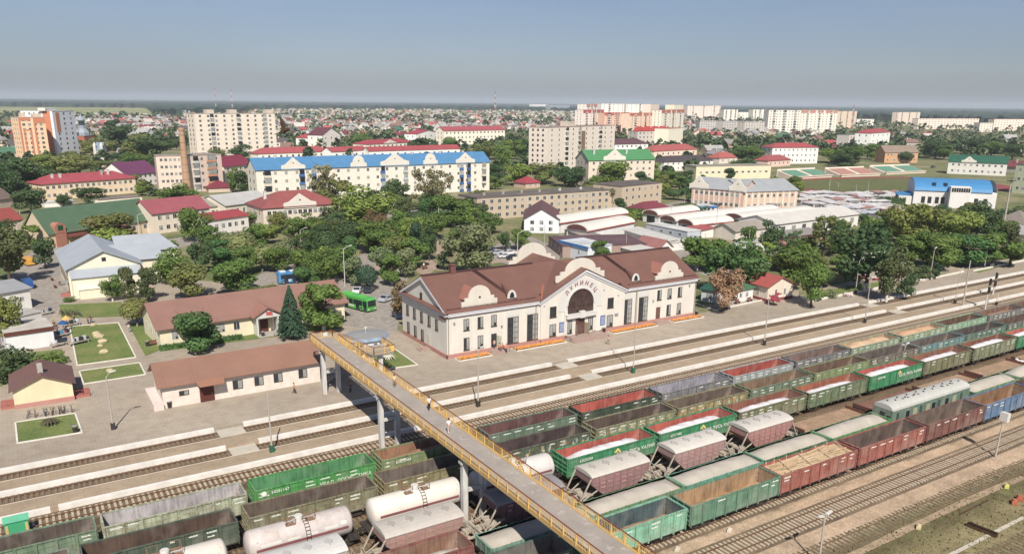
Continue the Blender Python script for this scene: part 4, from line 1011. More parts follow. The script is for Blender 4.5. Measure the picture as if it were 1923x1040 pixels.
    tag(t,'long cream railway station with brown roof, great arched window and town name in letters','railway station')
    return t
ST=station()
# flower beds in front of it
M_soil=mat('soil',C(110,84,62),.95,namt=.2); M_orange=mat('marigold',C(232,150,50,.9),.8,nscale=2.5,namt=.35)
def flower_bed(px0,px1,y0,y1,lab):
    t=empty('flower_bed',(px0,y0,.3)); w=px1-px0; d=y1-y0
    mb=MB(); mb.box(0,0,-.005,w,.15,.16); mb.box(0,d-.15,-.005,w,d,.16); mb.box(0,.15,-.005,.15,d-.15,.16); mb.box(w-.15,.15,-.005,w,d-.15,.16); mb.build('kerb',M_curb,t)
    mb=MB(); mb.box(.15,.15,-.005,w-.15,d-.15,.1); mb.build('soil',M_soil,t)
    mb=MB(); rnd=random.Random(int(px0))
    for k in range(int(w*d*26)):
        x=rnd.uniform(.25,w-.25); y=rnd.uniform(.25,d-.25); r=rnd.uniform(.1,.17); z=rnd.uniform(.2,.34)
        mb.poly([(x-r,y-r*.5,z),(x,y-r,z+.03),(x+r,y,z),(x+.3*r,y+r,z+.05),(x-r,y+r*.6,z)])
    m_=mb.build('marigolds',M_orange,t); m_['kind']='stuff'
    mb=MB()
    for k in range(int(w*d*8)):
        x=rnd.uniform(.25,w-.25); y=rnd.uniform(.25,d-.25); mb.poly([(x-.1,y,.1),(x+.1,y,.1),(x+.05,y+.1,.3)])
    m2=mb.build('leaves',mat('bed_leaves',C(140,120,50),.8),t); m2['kind']='stuff'
    tag(t,lab,'flower bed','orange flower beds along the station wall')
flower_bed(62.1+1.2,62.1+8.0,118.1,120.0,'orange flower bed at the left corner of the station front')
flower_bed(62.1+13.0,62.1+24.6,118.0,119.9,'orange flower bed left of the station entrance steps')
flower_bed(62.1+36.0,62.1+47.9,118.0,119.9,'orange flower bed right of the station entrance steps')
flower_bed(62.1+52.6,62.1+61.2,118.2,120.0,'orange flower bed at the right corner of the station front')
# ------------------------------------------------------------ footbridge
def footbridge():
    X0,X1,YN,YS=36.75,40.4,118.2,22.0; ZD=8.25
    t=empty('footbridge',((X0+X1)/2,70,0)); cx=(X0+X1)/2
    dm=mat('deck_asphalt',C(172,162,152),.9,nscale=.35,namt=.12,extra=lambda n,L,src,noise,mixc,ramp,tc: mixc(ramp(noise(1.1,6,.7).outputs[0],[(.57,0.0),(.63,.8)]),src,C(196,190,178)))
    hw=(X1-X0)/2
    mb=MB(); mb.box(-hw+.05,YS-70,ZD-.18,hw-.05,YN-70,ZD); mb.build('deck',dm,t)
    mb=MB()
    for s in (-1,1): mb.box(min(s*hw,s*(hw-.14)),YS-70,ZD-.34,max(s*hw,s*(hw-.14)),YN-70,ZD+.08)
    mb.build('deck_edge',mat('edge_beam',C(214,176,110),.7,namt=.12),t)
    mb=MB()
    for s in (-1,1): mb.box(s*(hw-.6)-.12,YS-70,ZD-.85,s*(hw-.6)+.12,YN-70,ZD-.19)
    y=YS
    while y<YN-1: mb.box(-hw+.5,y-70,ZD-.6,hw-.5,y-70+.15,ZD-.22); y+=6
    mb.build('girder',mat('girder_green',C(96,104,92),.8,namt=.2),t)
    def railing(p0,p1,name='railing',z=ZD,skip=0,step=1.85,par=t,slope=0):
        p0=Vector(p0);p1=Vector(p1); L=(p1-p0).length; n=max(1,round(L/step)); mb=MB()
        for i in range(n+1):
            p=p0.lerp(p1,i/n); mb.box(p.x-.055,p.y-.055,p.z-.1,p.x+.055,p.y+.055,p.z+1.12,0)
        d=p1-p0; nb=int(L/.23)
        for i in range(nb):
            p=p0.lerp(p1,(i+.5)/nb); mb.bar(p+Vector((0,0,.16)),p+Vector((0,0,.92)),.026,0)
        for h,w in ((.14,.05),(.93,.045)): mb.bar(p0+Vector((0,0,h)),p1+Vector((0,0,h)),w,0)
        mb.bar(p0+Vector((0,0,1.14)),p1+Vector((0,0,1.14)),.085,1)
        return mb.build(name,[M_yel,M_red],par)
    for s in (-1,1): 
        if s<0: railing((s*hw,YS-70,ZD),(s*hw,YN-70,ZD))
        else: railing((s*hw,YS-70,ZD),(s*hw,YN-70-2.6,ZD))
    railing((-hw,YN-70,ZD),(hw,YN-70,ZD))
    mb=MB(); mb.box(.3,YN-70-.08,ZD+.35,1.0,YN-70-.03,ZD+.95); mb.build('notice_board',M_white,t)
    # stair to the east: flight, landing, second flight back below the first
    yA,yB=YN-70-2.5,YN-70; zl=5.0; xa=hw; xb=hw+5.9
    mb=MB(); n=18
    for i in range(n): x=xa+(xb-xa)*i/n; z=ZD-(ZD-zl)*(i+1)/n; mb.box(x,yA,z-.16,x+(xb-xa)/n+.02,yB,z)
    mb.box(xb,yA,zl-.2,xb+3.6,yB+.3,zl)
    m2=2.4; 
    for i in range(26): x=xb-7.8*i/26; z=zl-(zl-.3)*(i+1)/26; mb.box(x-7.8/26-.02,yB+.35,max(z-.2,.2),x,yB+2.6,z)
    mb.box(xb,yB+.3,zl-.2,xb+3.6,yB+2.6,zl)
    mb.build('stair',dm,t)
    mb=MB(); 
    for y in (yA+.1,yB-.1): mb.bar((xa,y,ZD-.5),(xb,y,zl-.35),.22)
    mb.build('stair_beam',mat('girder_green',None),t)
    railing((xa,yA,ZD),(xb,yA,zl)); railing((xa,yB,ZD),(xb,yB,zl)); railing((xb,yA,zl),(xb+3.6,yA,zl)); railing((xb+3.6,yA,zl),(xb+3.6,yB+2.6,zl))
    mb=MB(); mb.box(xb+3.0,yA-.06,zl+.1,xb+3.6,yA,zl+1.05); mb.build('yellow_panel',M_yel,t)
    def leg(x,y,z0,z1,w=.62):
        mb=MB(); mb.box(x-w/2,y-70-.3,z0,x+w/2,y-70+.3,z1); return mb.build('leg',M_bleg,t)
    for y,z0 in ((114.6,.29),(92.0,-.3),(69.0,-.3),(46.3,-.3)):
        for s in (-1,1): leg(s*1.15,y,z0,ZD-1.05)
        mb=MB(); mb.box(-hw+.15,y-70-.35,ZD-1.15,hw-.15,y-70+.35,ZD-.84); mb.build('cross_beam',M_bleg,t)
        mb=MB(); mb.box(-.85,y-70-.18,ZD-4.6,.85,y-70+.18,ZD-4.2); mb.build('brace',M_bleg,t)
    mb=MB(); mb.box(xb+1.2,yA+.9,.29,xb+1.9,yA+1.6,zl-.55); mb.build('leg',M_bleg,t)
    mb=MB(); mb.box(xb-.9,yA+.6,zl-.55,xb+3.4,yA+1.9,zl-.2); mb.build('cross_beam',M_bleg,t)
    tag(t,'long yellow railed pedestrian footbridge crossing over the tracks on white legs','footbridge')
M_bleg=mat('bridge_leg_paint',C(214,212,206),.8,nscale=1.2,namt=.06,extra=rusty(.03,(.35,.18,.10,1),1.5))
footbridge()
# ------------------------------------------------------------ ordinary buildings
FOOT=[]
def foot(o,L,D,m=2.5):
    FOOT.append((o.matrix_basis.inverted() if False else (o.location.x,o.location.y,o.rotation_euler.z,L,D,m)))
def blocked(x,y,m0=0):
    for (ox,oy,rz,L,D,m) in FOOT:
        dx,dy=x-ox,y-oy; c,s=math.cos(rz),math.sin(rz); u=dx*c+dy*s; v=-dx*s+dy*c
        if -m-m0<u<L+m+m0 and -m-m0<v<D+m+m0: return True
    return False
SW={}
M_fglass=mat('far_glass',(.075,.08,.085,1),.2,spec=.5,nscale=.3,namt=.4,coord='Generated')
M_far_f=mat('pale_frame',C(214,206,196),.8,namt=0)
def small_window(w,h,dark=True,fr=M_white):
    k=('s',round(w,1),round(h,1),dark,fr.name)
    if k not in SW:
        w=k[1];h=k[2]; mb=MB(); mb.box(0,-.05,0,w,-.004,h,0); t=.12
        mb.box(t,-.062,t,w*.5-t*.3,-.045,h-t,1); mb.box(w*.5+t*.3,-.062,t,w-t,-.045,h-t,1)
        SW[k]=mb.mesh('window',[fr,M_fglass if dark else M_glass2])
    return SW[k]
def windows(t,L,h,floors,cols,rz=0,org=(0,0),z0=1.0,near=False,x0=1.2,ww=1.4,wh=1.5,skip=None,rnd=None,budget=[0],fr=M_white,name='window'):
    rnd=rnd or random.Random(int(L*10)); fh=(h-.3)/floors; c,s=math.cos(rz),math.sin(rz); wh=min(wh,fh*.6); k=0; extra=MB(); 
    for f in range(floors):
        for i in range(cols):
            if skip and skip(i,f): continue
            x=x0+(L-2*x0)*(i+.5)/cols-ww/2; z=.25+f*fh+(fh-wh)*.55
            loc=(org[0]+x*c,org[1]+x*s,z)
            budget[0]+=1
            if budget[0]<=96:
                if near: big_window(t,0,0,ww,wh,loc=loc,rz=rz,curtain=rnd.choice((0,1,2)),style='white' if fr is M_white else 'brown',sill=False)
                else: inst(name,small_window(ww,wh,rnd.random()<.72,fr),t,loc,rz)
            else:
                p=[(x,-.05,z),(x+ww,-.05,z),(x+ww,-.05,z+wh),(x,-.05,z+wh)]; q=[(org[0]+a*c-b*s,org[1]+a*s+b*c,d) for a,b,d in p]; extra.poly(q,0)
    if extra.v:
        o=extra.build(name,M_glass,t); o['kind']='stuff'
def roof_mesh(kind,L,D,h,rise,e=.5):
    mb=MB(); wl=MB()
    if kind=='gable':
        k=rise/(D/2); ze=h-e*k
        mb.extr([(-e,-e,ze),(L+e,-e,ze),(L+e,D/2,h+rise),(-e,D/2,h+rise)],(0,0,.15)); mb.extr([(-e,D+e,ze),(L+e,D+e,ze),(L+e,D/2,h+rise),(-e,D/2,h+rise)][::-1],(0,0,.15))
        wl.poly([(0,0,h),(0,D/2,h+rise-.02),(0,D,h)]); wl.poly([(L,0,h),(L,D,h),(L,D/2,h+rise-.02)])
    elif kind=='gablef':
        k=rise/(L/2); ze=h-e*k
        mb.extr([(-e,-e,ze),(L/2,-e,h+rise),(L/2,D+e,h+rise),(-e,D+e,ze)],(0,0,.15)); mb.extr([(L+e,-e,ze),(L/2,-e,h+rise),(L/2,D+e,h+rise),(L+e,D+e,ze)][::-1],(0,0,.15))
        wl.poly([(0,0,h),(L,0,h),(L/2,0,h+rise-.02)]); wl.poly([(0,D,h),(L/2,D,h+rise-.02),(L,D,h)])
    elif kind=='hip':
        r=min(D,L)/2; a=[(-e,-e,h),(L+e,-e,h),(L+e,D+e,h),(-e,D+e,h)]
        if L>=D: p,q=(r,D/2,h+rise),(L-r,D/2,h+rise); mb.poly([a[0],a[1],q,p]);mb.poly([a[1],a[2],q]);mb.poly([a[2],a[3],p,q]);mb.poly([a[3],a[0],p])
        else: p,q=(L/2,r,h+rise),(L/2,D-r,h+rise); mb.poly([a[0],a[1],p]);mb.poly([a[1],a[2],q,p]);mb.poly([a[2],a[3],q]);mb.poly([a[3],a[0],p,q])
        mb.box(-e,-e,h-.2,L+e,D+e,h)
    elif kind=='flat':
        mb.box(-.15,-.15,h,L+.15,D+.15,h+.25)
    elif kind=='arch':
        n=10; mb.loft([[(x,D/2-(D/2+e)*math.cos(math.pi*i/n),h+rise*math.sin(math.pi*i/n)) for i in range(n+1)]+[(x,D/2+(D/2+e-.2)*math.cos(math.pi*i/n),h-.1+(rise-.1)*math.sin(math.pi*i/n)) for i in range(n+1)] for x in (-e,L+e)])
    elif kind=='archf':
        n=10; mb.loft([[(L/2-(L/2+e)*math.cos(math.pi*i/n),y,h+rise*math.sin(math.pi*i/n)) for i in range(n+1)]+[(L/2+(L/2+e-.2)*math.cos(math.pi*i/n),y,h-.1+(rise-.1)*math.sin(math.pi*i/n)) for i in range(n+1)] for y in (-e,D+e)])
    elif kind=='shed':
        mb.extr([(-e,-e,h),(L+e,-e,h),(L+e,D+e,h+rise),(-e,D+e,h+rise)],(0,0,.15)); wl.poly([(0,0,h),(0,D,h+rise),(0,D,h)]); wl.poly([(L,0,h),(L,D,h),(L,D,h+rise)]); wl.poly([(0,D,h),(0,D,h+rise),(L,D,h+rise),(L,D,h)])
    return mb,wl
def bld(label,cat,A,B,top,depth,roof='gable',rise=3,wall=CREAM,rc=RBROWN,floors=2,cols=8,side=3,near=False,name=None,h=None,ww=1.4,wh=1.5,plinth=None,chim=(),ped=(),balc=(),e=.5,rm=None,wm=None,door=None,skip=None,fr=M_white,group=None,rot=None):
    a=G(*A); b=G(*B); L=(b-a).length; rz=math.atan2(b.y-a.y,b.x-a.x) if rot is None else rot
    if h is None: h=HGT(a,top)
    l_=.3*rc[0]+.59*rc[1]+.11*rc[2]; rc=tuple((c_+(l_-c_)*.16)*.88 for c_ in rc[:3])+(1,)
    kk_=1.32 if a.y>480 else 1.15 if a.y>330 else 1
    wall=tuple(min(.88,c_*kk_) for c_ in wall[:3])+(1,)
    if a.y>480 and ww==1.4: ww,wh=2.0,1.9
    t=empty(name or cat.replace(' ','_').replace('-','_'),(a.x,a.y,.27),rz); rnd=random.Random(int(A[0]*7+A[1]))
    mb,wl=roof_mesh(roof,L,depth,h,rise,e)
    w=MB(); w.box(0,0,0,L,depth,h); n=len(w.v); w.v+=wl.v; w.f+=[tuple(i+n for i in f) for f in wl.f]; w.m+=wl.m
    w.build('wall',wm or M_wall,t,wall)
    ro=mb.build('roof',rm or (M_flat if roof=='flat' else M_roof),t,rc)
    bud=[0]
    if floors and cols:
        windows(t,L,h,floors,cols,near=near,ww=ww,wh=wh,rnd=rnd,budget=bud,skip=skip,fr=fr)
        c=Vector((-a.x,-a.y)); u=c.x*math.cos(rz)+c.y*math.sin(rz)
        if side:
            if u<0: windows(t,depth,h,floors,side,rz=-math.pi/2,org=(0,depth),near=near,ww=min(ww,1.3),wh=wh,rnd=rnd,budget=bud,fr=fr)
            elif u>L: windows(t,depth,h,floors,side,rz=math.pi/2,org=(L,0),near=near,ww=min(ww,1.3),wh=wh,rnd=rnd,budget=bud,fr=fr)
    if plinth: mb=MB(); mb.box(-.08,-.08,0,L+.08,.0,.7); mb.box(-.08,0,0,0,depth,.7); mb.box(L,0,0,L+.08,depth,.7); mb.build('plinth',M_plinth if plinth is True else plinth,t)
    for (x,y,hh) in chim:
        mb=MB(); mb.box(x*L-.45,y*depth-.45,h-.1,x*L+.45,y*depth+.45,h+hh); mb.box(x*L-.55,y*depth-.55,h+hh,x*L+.55,y*depth+.55,h+hh+.2); mb.build('chimney',M_white if rnd.random()<.7 else M_conc,ro)
    for (x,wd,hh,kind) in ped:     # pediments rising through the eave
        cx=x*L; mb=MB(); z=h-.6
        if kind=='t': pts=[(cx-wd/2,z),(cx+wd/2,z),(cx+wd/2,z+hh*.35),(cx+wd*.33,z+hh*.45),(cx,z+hh),(cx-wd*.33,z+hh*.45),(cx-wd/2,z+hh*.35)]
        else: pts=[(cx-wd/2,z),(cx+wd/2,z),(cx+wd/2,z+hh*.35)]+[(cx+wd*.36*math.cos(math.pi*i/10),z+hh*.45+hh*.55*math.sin(math.pi*i/10)) for i in range(11)]+[(cx-wd/2,z+hh*.35)]
        mb.extr([(p,-.35,q) for p,q in pts],(0,.5,0)); o=mb.build('pediment',M_wall,t,C(240,232,218))
        mb=MB(); mb.tube((cx,-.36,z+hh*.55),(cx,-.42,z+hh*.55),.3,n=8); mb.build('attic_window',M_glass,o)
    for (x,wd,fl,colr) in balc:    # columns of balconies
        fh=(h-.3)/floors
        for f in range(*fl):
            z=.25+f*fh; mb=MB(); mb.box(x*L-wd/2,-1.1,z,x*L+wd/2,-.07,z+.12); mb.box(x*L-wd/2,-1.12,z+.1,x*L+wd/2,-1.04,z+1.05); mb.box(x*L-wd/2,-1.1,z+.1,x*L-wd/2+.06,-.07,z+1.05); mb.box(x*L+wd/2-.06,-1.1,z+.1,x*L+wd/2,-.07,z+1.05)
            o=mb.build('balcony',M_plain,t,colr)
            mb=MB(); mb.box(x*L-wd/2+.1,-1.0,z+1.1,x*L+wd/2-.1,-.95,z+fh-.2); mb.build('balcony_glazing',M_glass2 if rnd.random()<.6 else M_glass,o)
    if door:
        for x in door:
            mb=MB(); mb.box(x*L-.6,-.1,0,x*L+.6,-.003,2.2); o=mb.build('door',mat('door_red',C(128,62,52),.6),t); mb=MB(); mb.box(x*L+.35,-.16,1,x*L+.42,-.1,1.2); mb.build('handle',M_metal,o)
    tag(t,label,cat,group); foot(t,L,depth); t['_L']=L; t['_h']=h
    return t
LB=[]
def dims(t): return t['_L'],t['_h']
WHT=C(240,236,228);PNK=C(232,196,176);GREYR=C(168,176,180);RREDR=C(196,70,84);MAG=C(150,52,96);BLUR=C(66,148,206);GRNR=C(70,160,92);DGR=C(66,106,72);SAL=C(206,104,98)
BEI=C(214,200,180);TAN=C(198,176,148);CRM2=C(240,222,178)
# ---- near, left to right
k=bld('small cream house with brown gable roof and chimney beside the bicycle rack','house',(29,768),(140,750.5),733,8.2,'gablef',1.7,C(246,226,182),C(140,96,84),0,0,0,h=2.95,plinth=True)
L,h=dims(k)
mb=MB(); mb.box(L*.5-.35,1.2,h+1.5,L*.5+.35,1.9,h+3.1); mb.build('chimney',M_conc,k)
for x in (-.05,L+.0): 
    mb=MB(); mb.box(x-.05 if x<1 else x,2.2,.3,x if x<1 else x+.05,3.2,2.4); mb.build('door',mat('door_red2',C(150,64,50),.6),k)
mb=MB(); mb.box(-1.8,.6,0,-.1,4.2,.35); mb.box(L+.1,.6,0,L+2.2,4.2,.35); mb.build('red_steps',mat('red_tile',C(186,112,100),.8,namt=.1),k)
mb=MB()
for x0,x1 in ((-1.8,-.15),(L+.15,L+2.2)):
    mb.bar((x0,.7,1.2),(x1,.7,1.2),.05)
    for x in (x0,x1,(x0+x1)/2): mb.bar((x,.7,.3),(x,.7,1.2),.05)
mb.build('handrail',mat('rail_red',C(170,90,84),.6),k)
k=bld('long pinkish low building with brown roof right beside the footbridge','building',(308,767),(602,715.5),722,8.0,'gable',2.2,C(236,222,208),C(168,118,92),0,0,0,h=3.75,e=.7,wm=mat('flaking_plaster',None,.9,nscale=1.0,namt=.1,extra=lambda n,L,src,noise,mixc,ramp,tc: mixc(ramp(noise(.9,6,.7).outputs[0],[(.52,0.0),(.6,.55)]),src,C(240,232,222))))
L,h=dims(k)
for x,w,z,hh in ((2.3,1.4,1.6,.75),(10.1,1.5,1.15,1.45),(13.4,1.4,1.15,1.45),(16.4,1.4,1.15,1.45),(20.4,1.4,1.15,1.5)): big_window(k,x,z,w,hh,mull=1,curtain=2,sill=False)
mb=MB(); mb.box(5.2,-.08,0,7.3,-.003,2.5); o=mb.build('door',mat('brown_door',C(104,52,46),.6),k); mb=MB(); mb.box(6.9,-.14,1.1,7.0,-.08,1.3); mb.build('handle',M_metal,o)
mb=MB(); mb.extr([(4.6,-.6,3.52),(8.9,-.6,3.52),(8.5,-1.9,3.02),(5.0,-1.9,3.02)],(0,0,.15)); mb.build('porch_roof',M_roof,k,C(168,118,92))
mb=MB(); mb.box(-1.4,-.5,0,-.0,8.2,.9); mb.build('ramp_wall',M_wall,k,C(236,218,208))
k=bld('long cream building with brown roof behind the big maple and the spruce','building',(303,655),(648,600),621,13.0,'gable',3.2,C(244,232,196),C(170,120,102),1,12,3,near=True,h=4.1,e=.8,ww=1.2,wh=1.6,skip=lambda i,f:i in (5,6))
L,h=dims(k)
x0=L*.53
mb=MB(); mb.box(x0-2.2,-2.4,0,x0-1.9,-.1,3.6); mb.box(x0+1.9,-2.4,0,x0+2.2,-.1,3.6); mb.extr([(x0-2.5,-2.45,3.6),(x0+2.5,-2.45,3.6),(x0+2.5,-2.45,3.9),(x0,-2.45,5.4),(x0-2.5,-2.45,3.9)],(0,.35,0)); o=mb.build('porch',M_white,k)
mb=MB()
for s in (-1,1): p=[(x0,-2.9,5.55),(x0,3.4,5.55),(x0+s*3.0,1.2,3.9),(x0+s*3.0,-2.9,3.9)]; mb.extr(p if s>0 else p[::-1],(0,0,.12))
mb.build('porch_roof',M_roof,k,C(170,120,102))
mb=MB(); mb.box(x0-.8,-.1,.2,x0+.8,-.002,2.7); o=mb.build('door',mat('brown_door',None),k); mb=MB(); mb.box(x0+.5,-.16,1.2,x0+.6,-.1,1.4); mb.build('handle',M_metal,o)
mb=MB(); mb.box(x0-2.2,-3.4,0,x0+2.2,-.12,.2); mb.build('step',M_conc,k)
# culture hall with grey sheet roof: gabled hall, lower front, right wing
def hall():
    a=G(136,561); b=G(322,541); rz=math.atan2(b.y-a.y,b.x-a.x); L=(b-a).length
    t=empty('hall',(a.x,a.y,.27),rz); gr=C(176,184,192)
    mb=MB(); W=L*.72; h=6.4; D=30; rise=3.6
    mb.box(0,2.6,0,W,D,h); mb.poly([(0,2.6,h),(W,2.6,h),(W/2,2.6,h+rise)]); mb.box(W,10,0,L,D-6,h-.4); mb.box(.4,0,0,W-.6,2.6,4.9); mb.box(L*.62,D-8,0,L+6,D+6,h-.3)
    mb.build('wall',M_wall,t,C(246,238,212))
    mb=MB()
    for s in (-1,1):
        x=W/2+s*(W/2+.7); p=[(x,2.0,h-.25),(W/2,2.0,h+rise),(W/2,D+.6,h+rise),(x,D+.6,h-.25)]; mb.extr(p if s<0 else p[::-1],(0,0,.15))
    mb.extr([(.2,-.4,4.6),(W-.4,-.4,4.6),(W-.4,2.7,6.1),(.2,2.7,6.1)],(0,0,.14))
    ym=(10+D-6)/2
    for s in (-1,1): y=ym+s*(ym-10+.6); p=[(W*.5,y,h-.5),(L+.5,y,h-.5),(L+.5,ym,h+2.4),(W*.5,ym,h+2.4)]; mb.extr(p if s<0 else p[::-1],(0,0,.14))
    y=D-1
    for s in (-1,1): yy=y+s*7.6; p=[(L*.6,yy,h-.5),(L+6.6,yy,h-.5),(L+3,y,h+2.8),(L*.6,y,h+2.8)]; mb.extr(p if s<0 else p[::-1],(0,0,.14))
    mb.build('roof',mat('pale_sheet_roof',None,.5,nscale=.25,namt=.07,stripe=(0,1.4,.10)),t,gr)
    for x,w in ((3.0,1.1),(6.5,1.1),(12,1.1),(16,1.1)): big_window(t,x,1.5,w,1.4,sill=False,curtain=2)
    big_window(t,0,0,.9,.9,loc=(W/2-.4,2.6,h+1.2),sill=False)
    for y in (6,10,14,18,22,26): big_window(t,0,0,1.2,2.2,loc=(0,y,1.6),rz=-math.pi/2,curtain=1,sill=False)
    mb=MB(); mb.box(-1.9,3.0,0,-.05,5.2,.5); mb.build('step',mat('red_tile',None),t)
    mb=MB(); mb.box(-.1,3.4,.5,-.02,5.0,2.9); mb.build('door',mat('orange_door',C(186,120,84),.6),t)
    mb=MB(); mb.box(-1.6,3.0,3.2,-.05,5.4,3.4); mb.build('canopy',M_metal,t)
    mb=MB(); mb.extr([(1.5,-1.8,0),(7.5,-1.8,0),(7.5,-.01,0),(1.5,-.01,0)],(0,0,2.2)); mb.extr([(1.3,-2.0,2.2),(7.7,-2.0,2.2),(7.7,-.01,2.9),(1.3,-.01,2.9)],(0,0,.1)); mb.build('lean_to',M_wall,t,C(246,236,208))
    tag(t,'large cream hall with pale grey metal roofs behind the small lawns','hall'); foot(t,L+6,D+8)
hall()
# ---- kiosks of the left street
k=bld('white shop with grey roof at the left edge, door side to the street','shop',(0,590),(61,578),552,7,'shed',1.0,WHT,C(178,180,184),1,3,0,near=True,ww=.9,wh=.9)
k=bld('white and grey kiosk beneath the shop, low roof','kiosk',(30,620),(80,608),597,5,'flat',0,C(226,224,220),C(206,200,190),0,0,0)
k=bld('long white stall with pale roof and brown fascia beside the clothes racks','kiosk',(15,662),(104,648),627,7.5,'flat',0,C(240,240,240),C(214,206,192),0,0,0)
L,h=dims(k); mb=MB(); mb.box(-.2,-.22,h-.5,L+.2,-.01,h+.22); mb.build('fascia',mat('brown_fascia',C(110,62,52),.7),k)
# ---- round kiosk near the footbridge
def kiosk_round():
    c=G(700,668); t=empty('kiosk',(c.x,c.y+3,.3)); mb=MB(); n=8
    ring=lambda r,z,ph=.39: [(r*1.25*math.cos(i/n*6.2832+ph),r*math.sin(i/n*6.2832+ph),z) for i in range(n)]
    mb.loft([ring(3.0,0),ring(3.0,2.9)]); mb.build('wall',M_plain,t,C(240,244,248))
    mb=MB(); mb.loft([ring(3.5,2.75),ring(3.55,3.35)]); mb.build('fascia',mat('kiosk_blue',C(172,196,226),.6,nscale=.9,namt=.25),t)
    mb=MB(); mb.loft([ring(3.5,3.36),ring(.3,3.75)]); mb.build('roof',M_metal,t,C(160,180,176))
    mb=MB(); mb.tube((0,0,3.7),(0,0,4.6),.06); mb.box(-.3,-.05,4.5,.3,.05,4.7); mb.build('mast',M_white,t)
    for a in (4.1,5.0): 
        w=MB(); w.box(-.7,-.03,.9,.7,.03,2.2); o=w.build('window',M_glass,t,None,(3.0*1.2*math.cos(a),3.02*.97*math.sin(a)*.98,0)); o.rotation_euler.z=a+math.pi/2
    tag(t,'octagonal white and blue kiosk with grey roof next to the footbridge stairs','kiosk'); foot(t,4,4)
kiosk_round()
# ---- east of the station
k=bld('small cream hut with bright red roof beside the red umbrellas','house',(1440,567),(1487,560),540,9.5,'gablef',1.9,C(240,226,206),C(206,86,78),1,2,2,near=True,plinth=mat('red_plinth',C(150,74,80),.8),h=3.7,ww=.7,wh=1.5)
k=bld('white kiosk with green roof under the autumn tree','kiosk',(1378,569),(1413,562),548,5,'shed',.6,C(240,240,236),C(84,140,96),1,2,0,near=True,ww=.9,wh=1.1,h=2.9)
k=bld('white kiosk with dark green roof close to the station end','kiosk',(1316,565),(1345,570),548,5,'shed',.8,C(214,220,226),C(40,104,84),1,1,0,near=True,h=2.9)
k=bld('low cream platform building with stepped parapets among the trees','building',(1643,527),(1697,517),499,8,'flat',0,C(244,232,214),C(180,170,160),1,2,1,near=True,plinth=mat('red_plinth',None),h=3.4,ww=.8,wh=1.5)
L,h=dims(k); mb=MB(); mb.box(L*.55,7.5,0,L+2,12,h+2.2); mb.box(-.2,5,h,L*.5,5.6,h+1.6); mb.build('parapet_wall',M_wall,k,C(244,232,214)); mb=MB(); mb.box(L*.75,3.0,h-.6,L+1.6,7.4,h+.1); mb.build('side_roof',M_roof,k,C(130,70,66))
k=bld('tiny white hut on the lawn behind the platform building','hut',(1737,467),(1752,466),455,4,'flat',0,WHT,GREYR,0,0,0,door=(.75,))
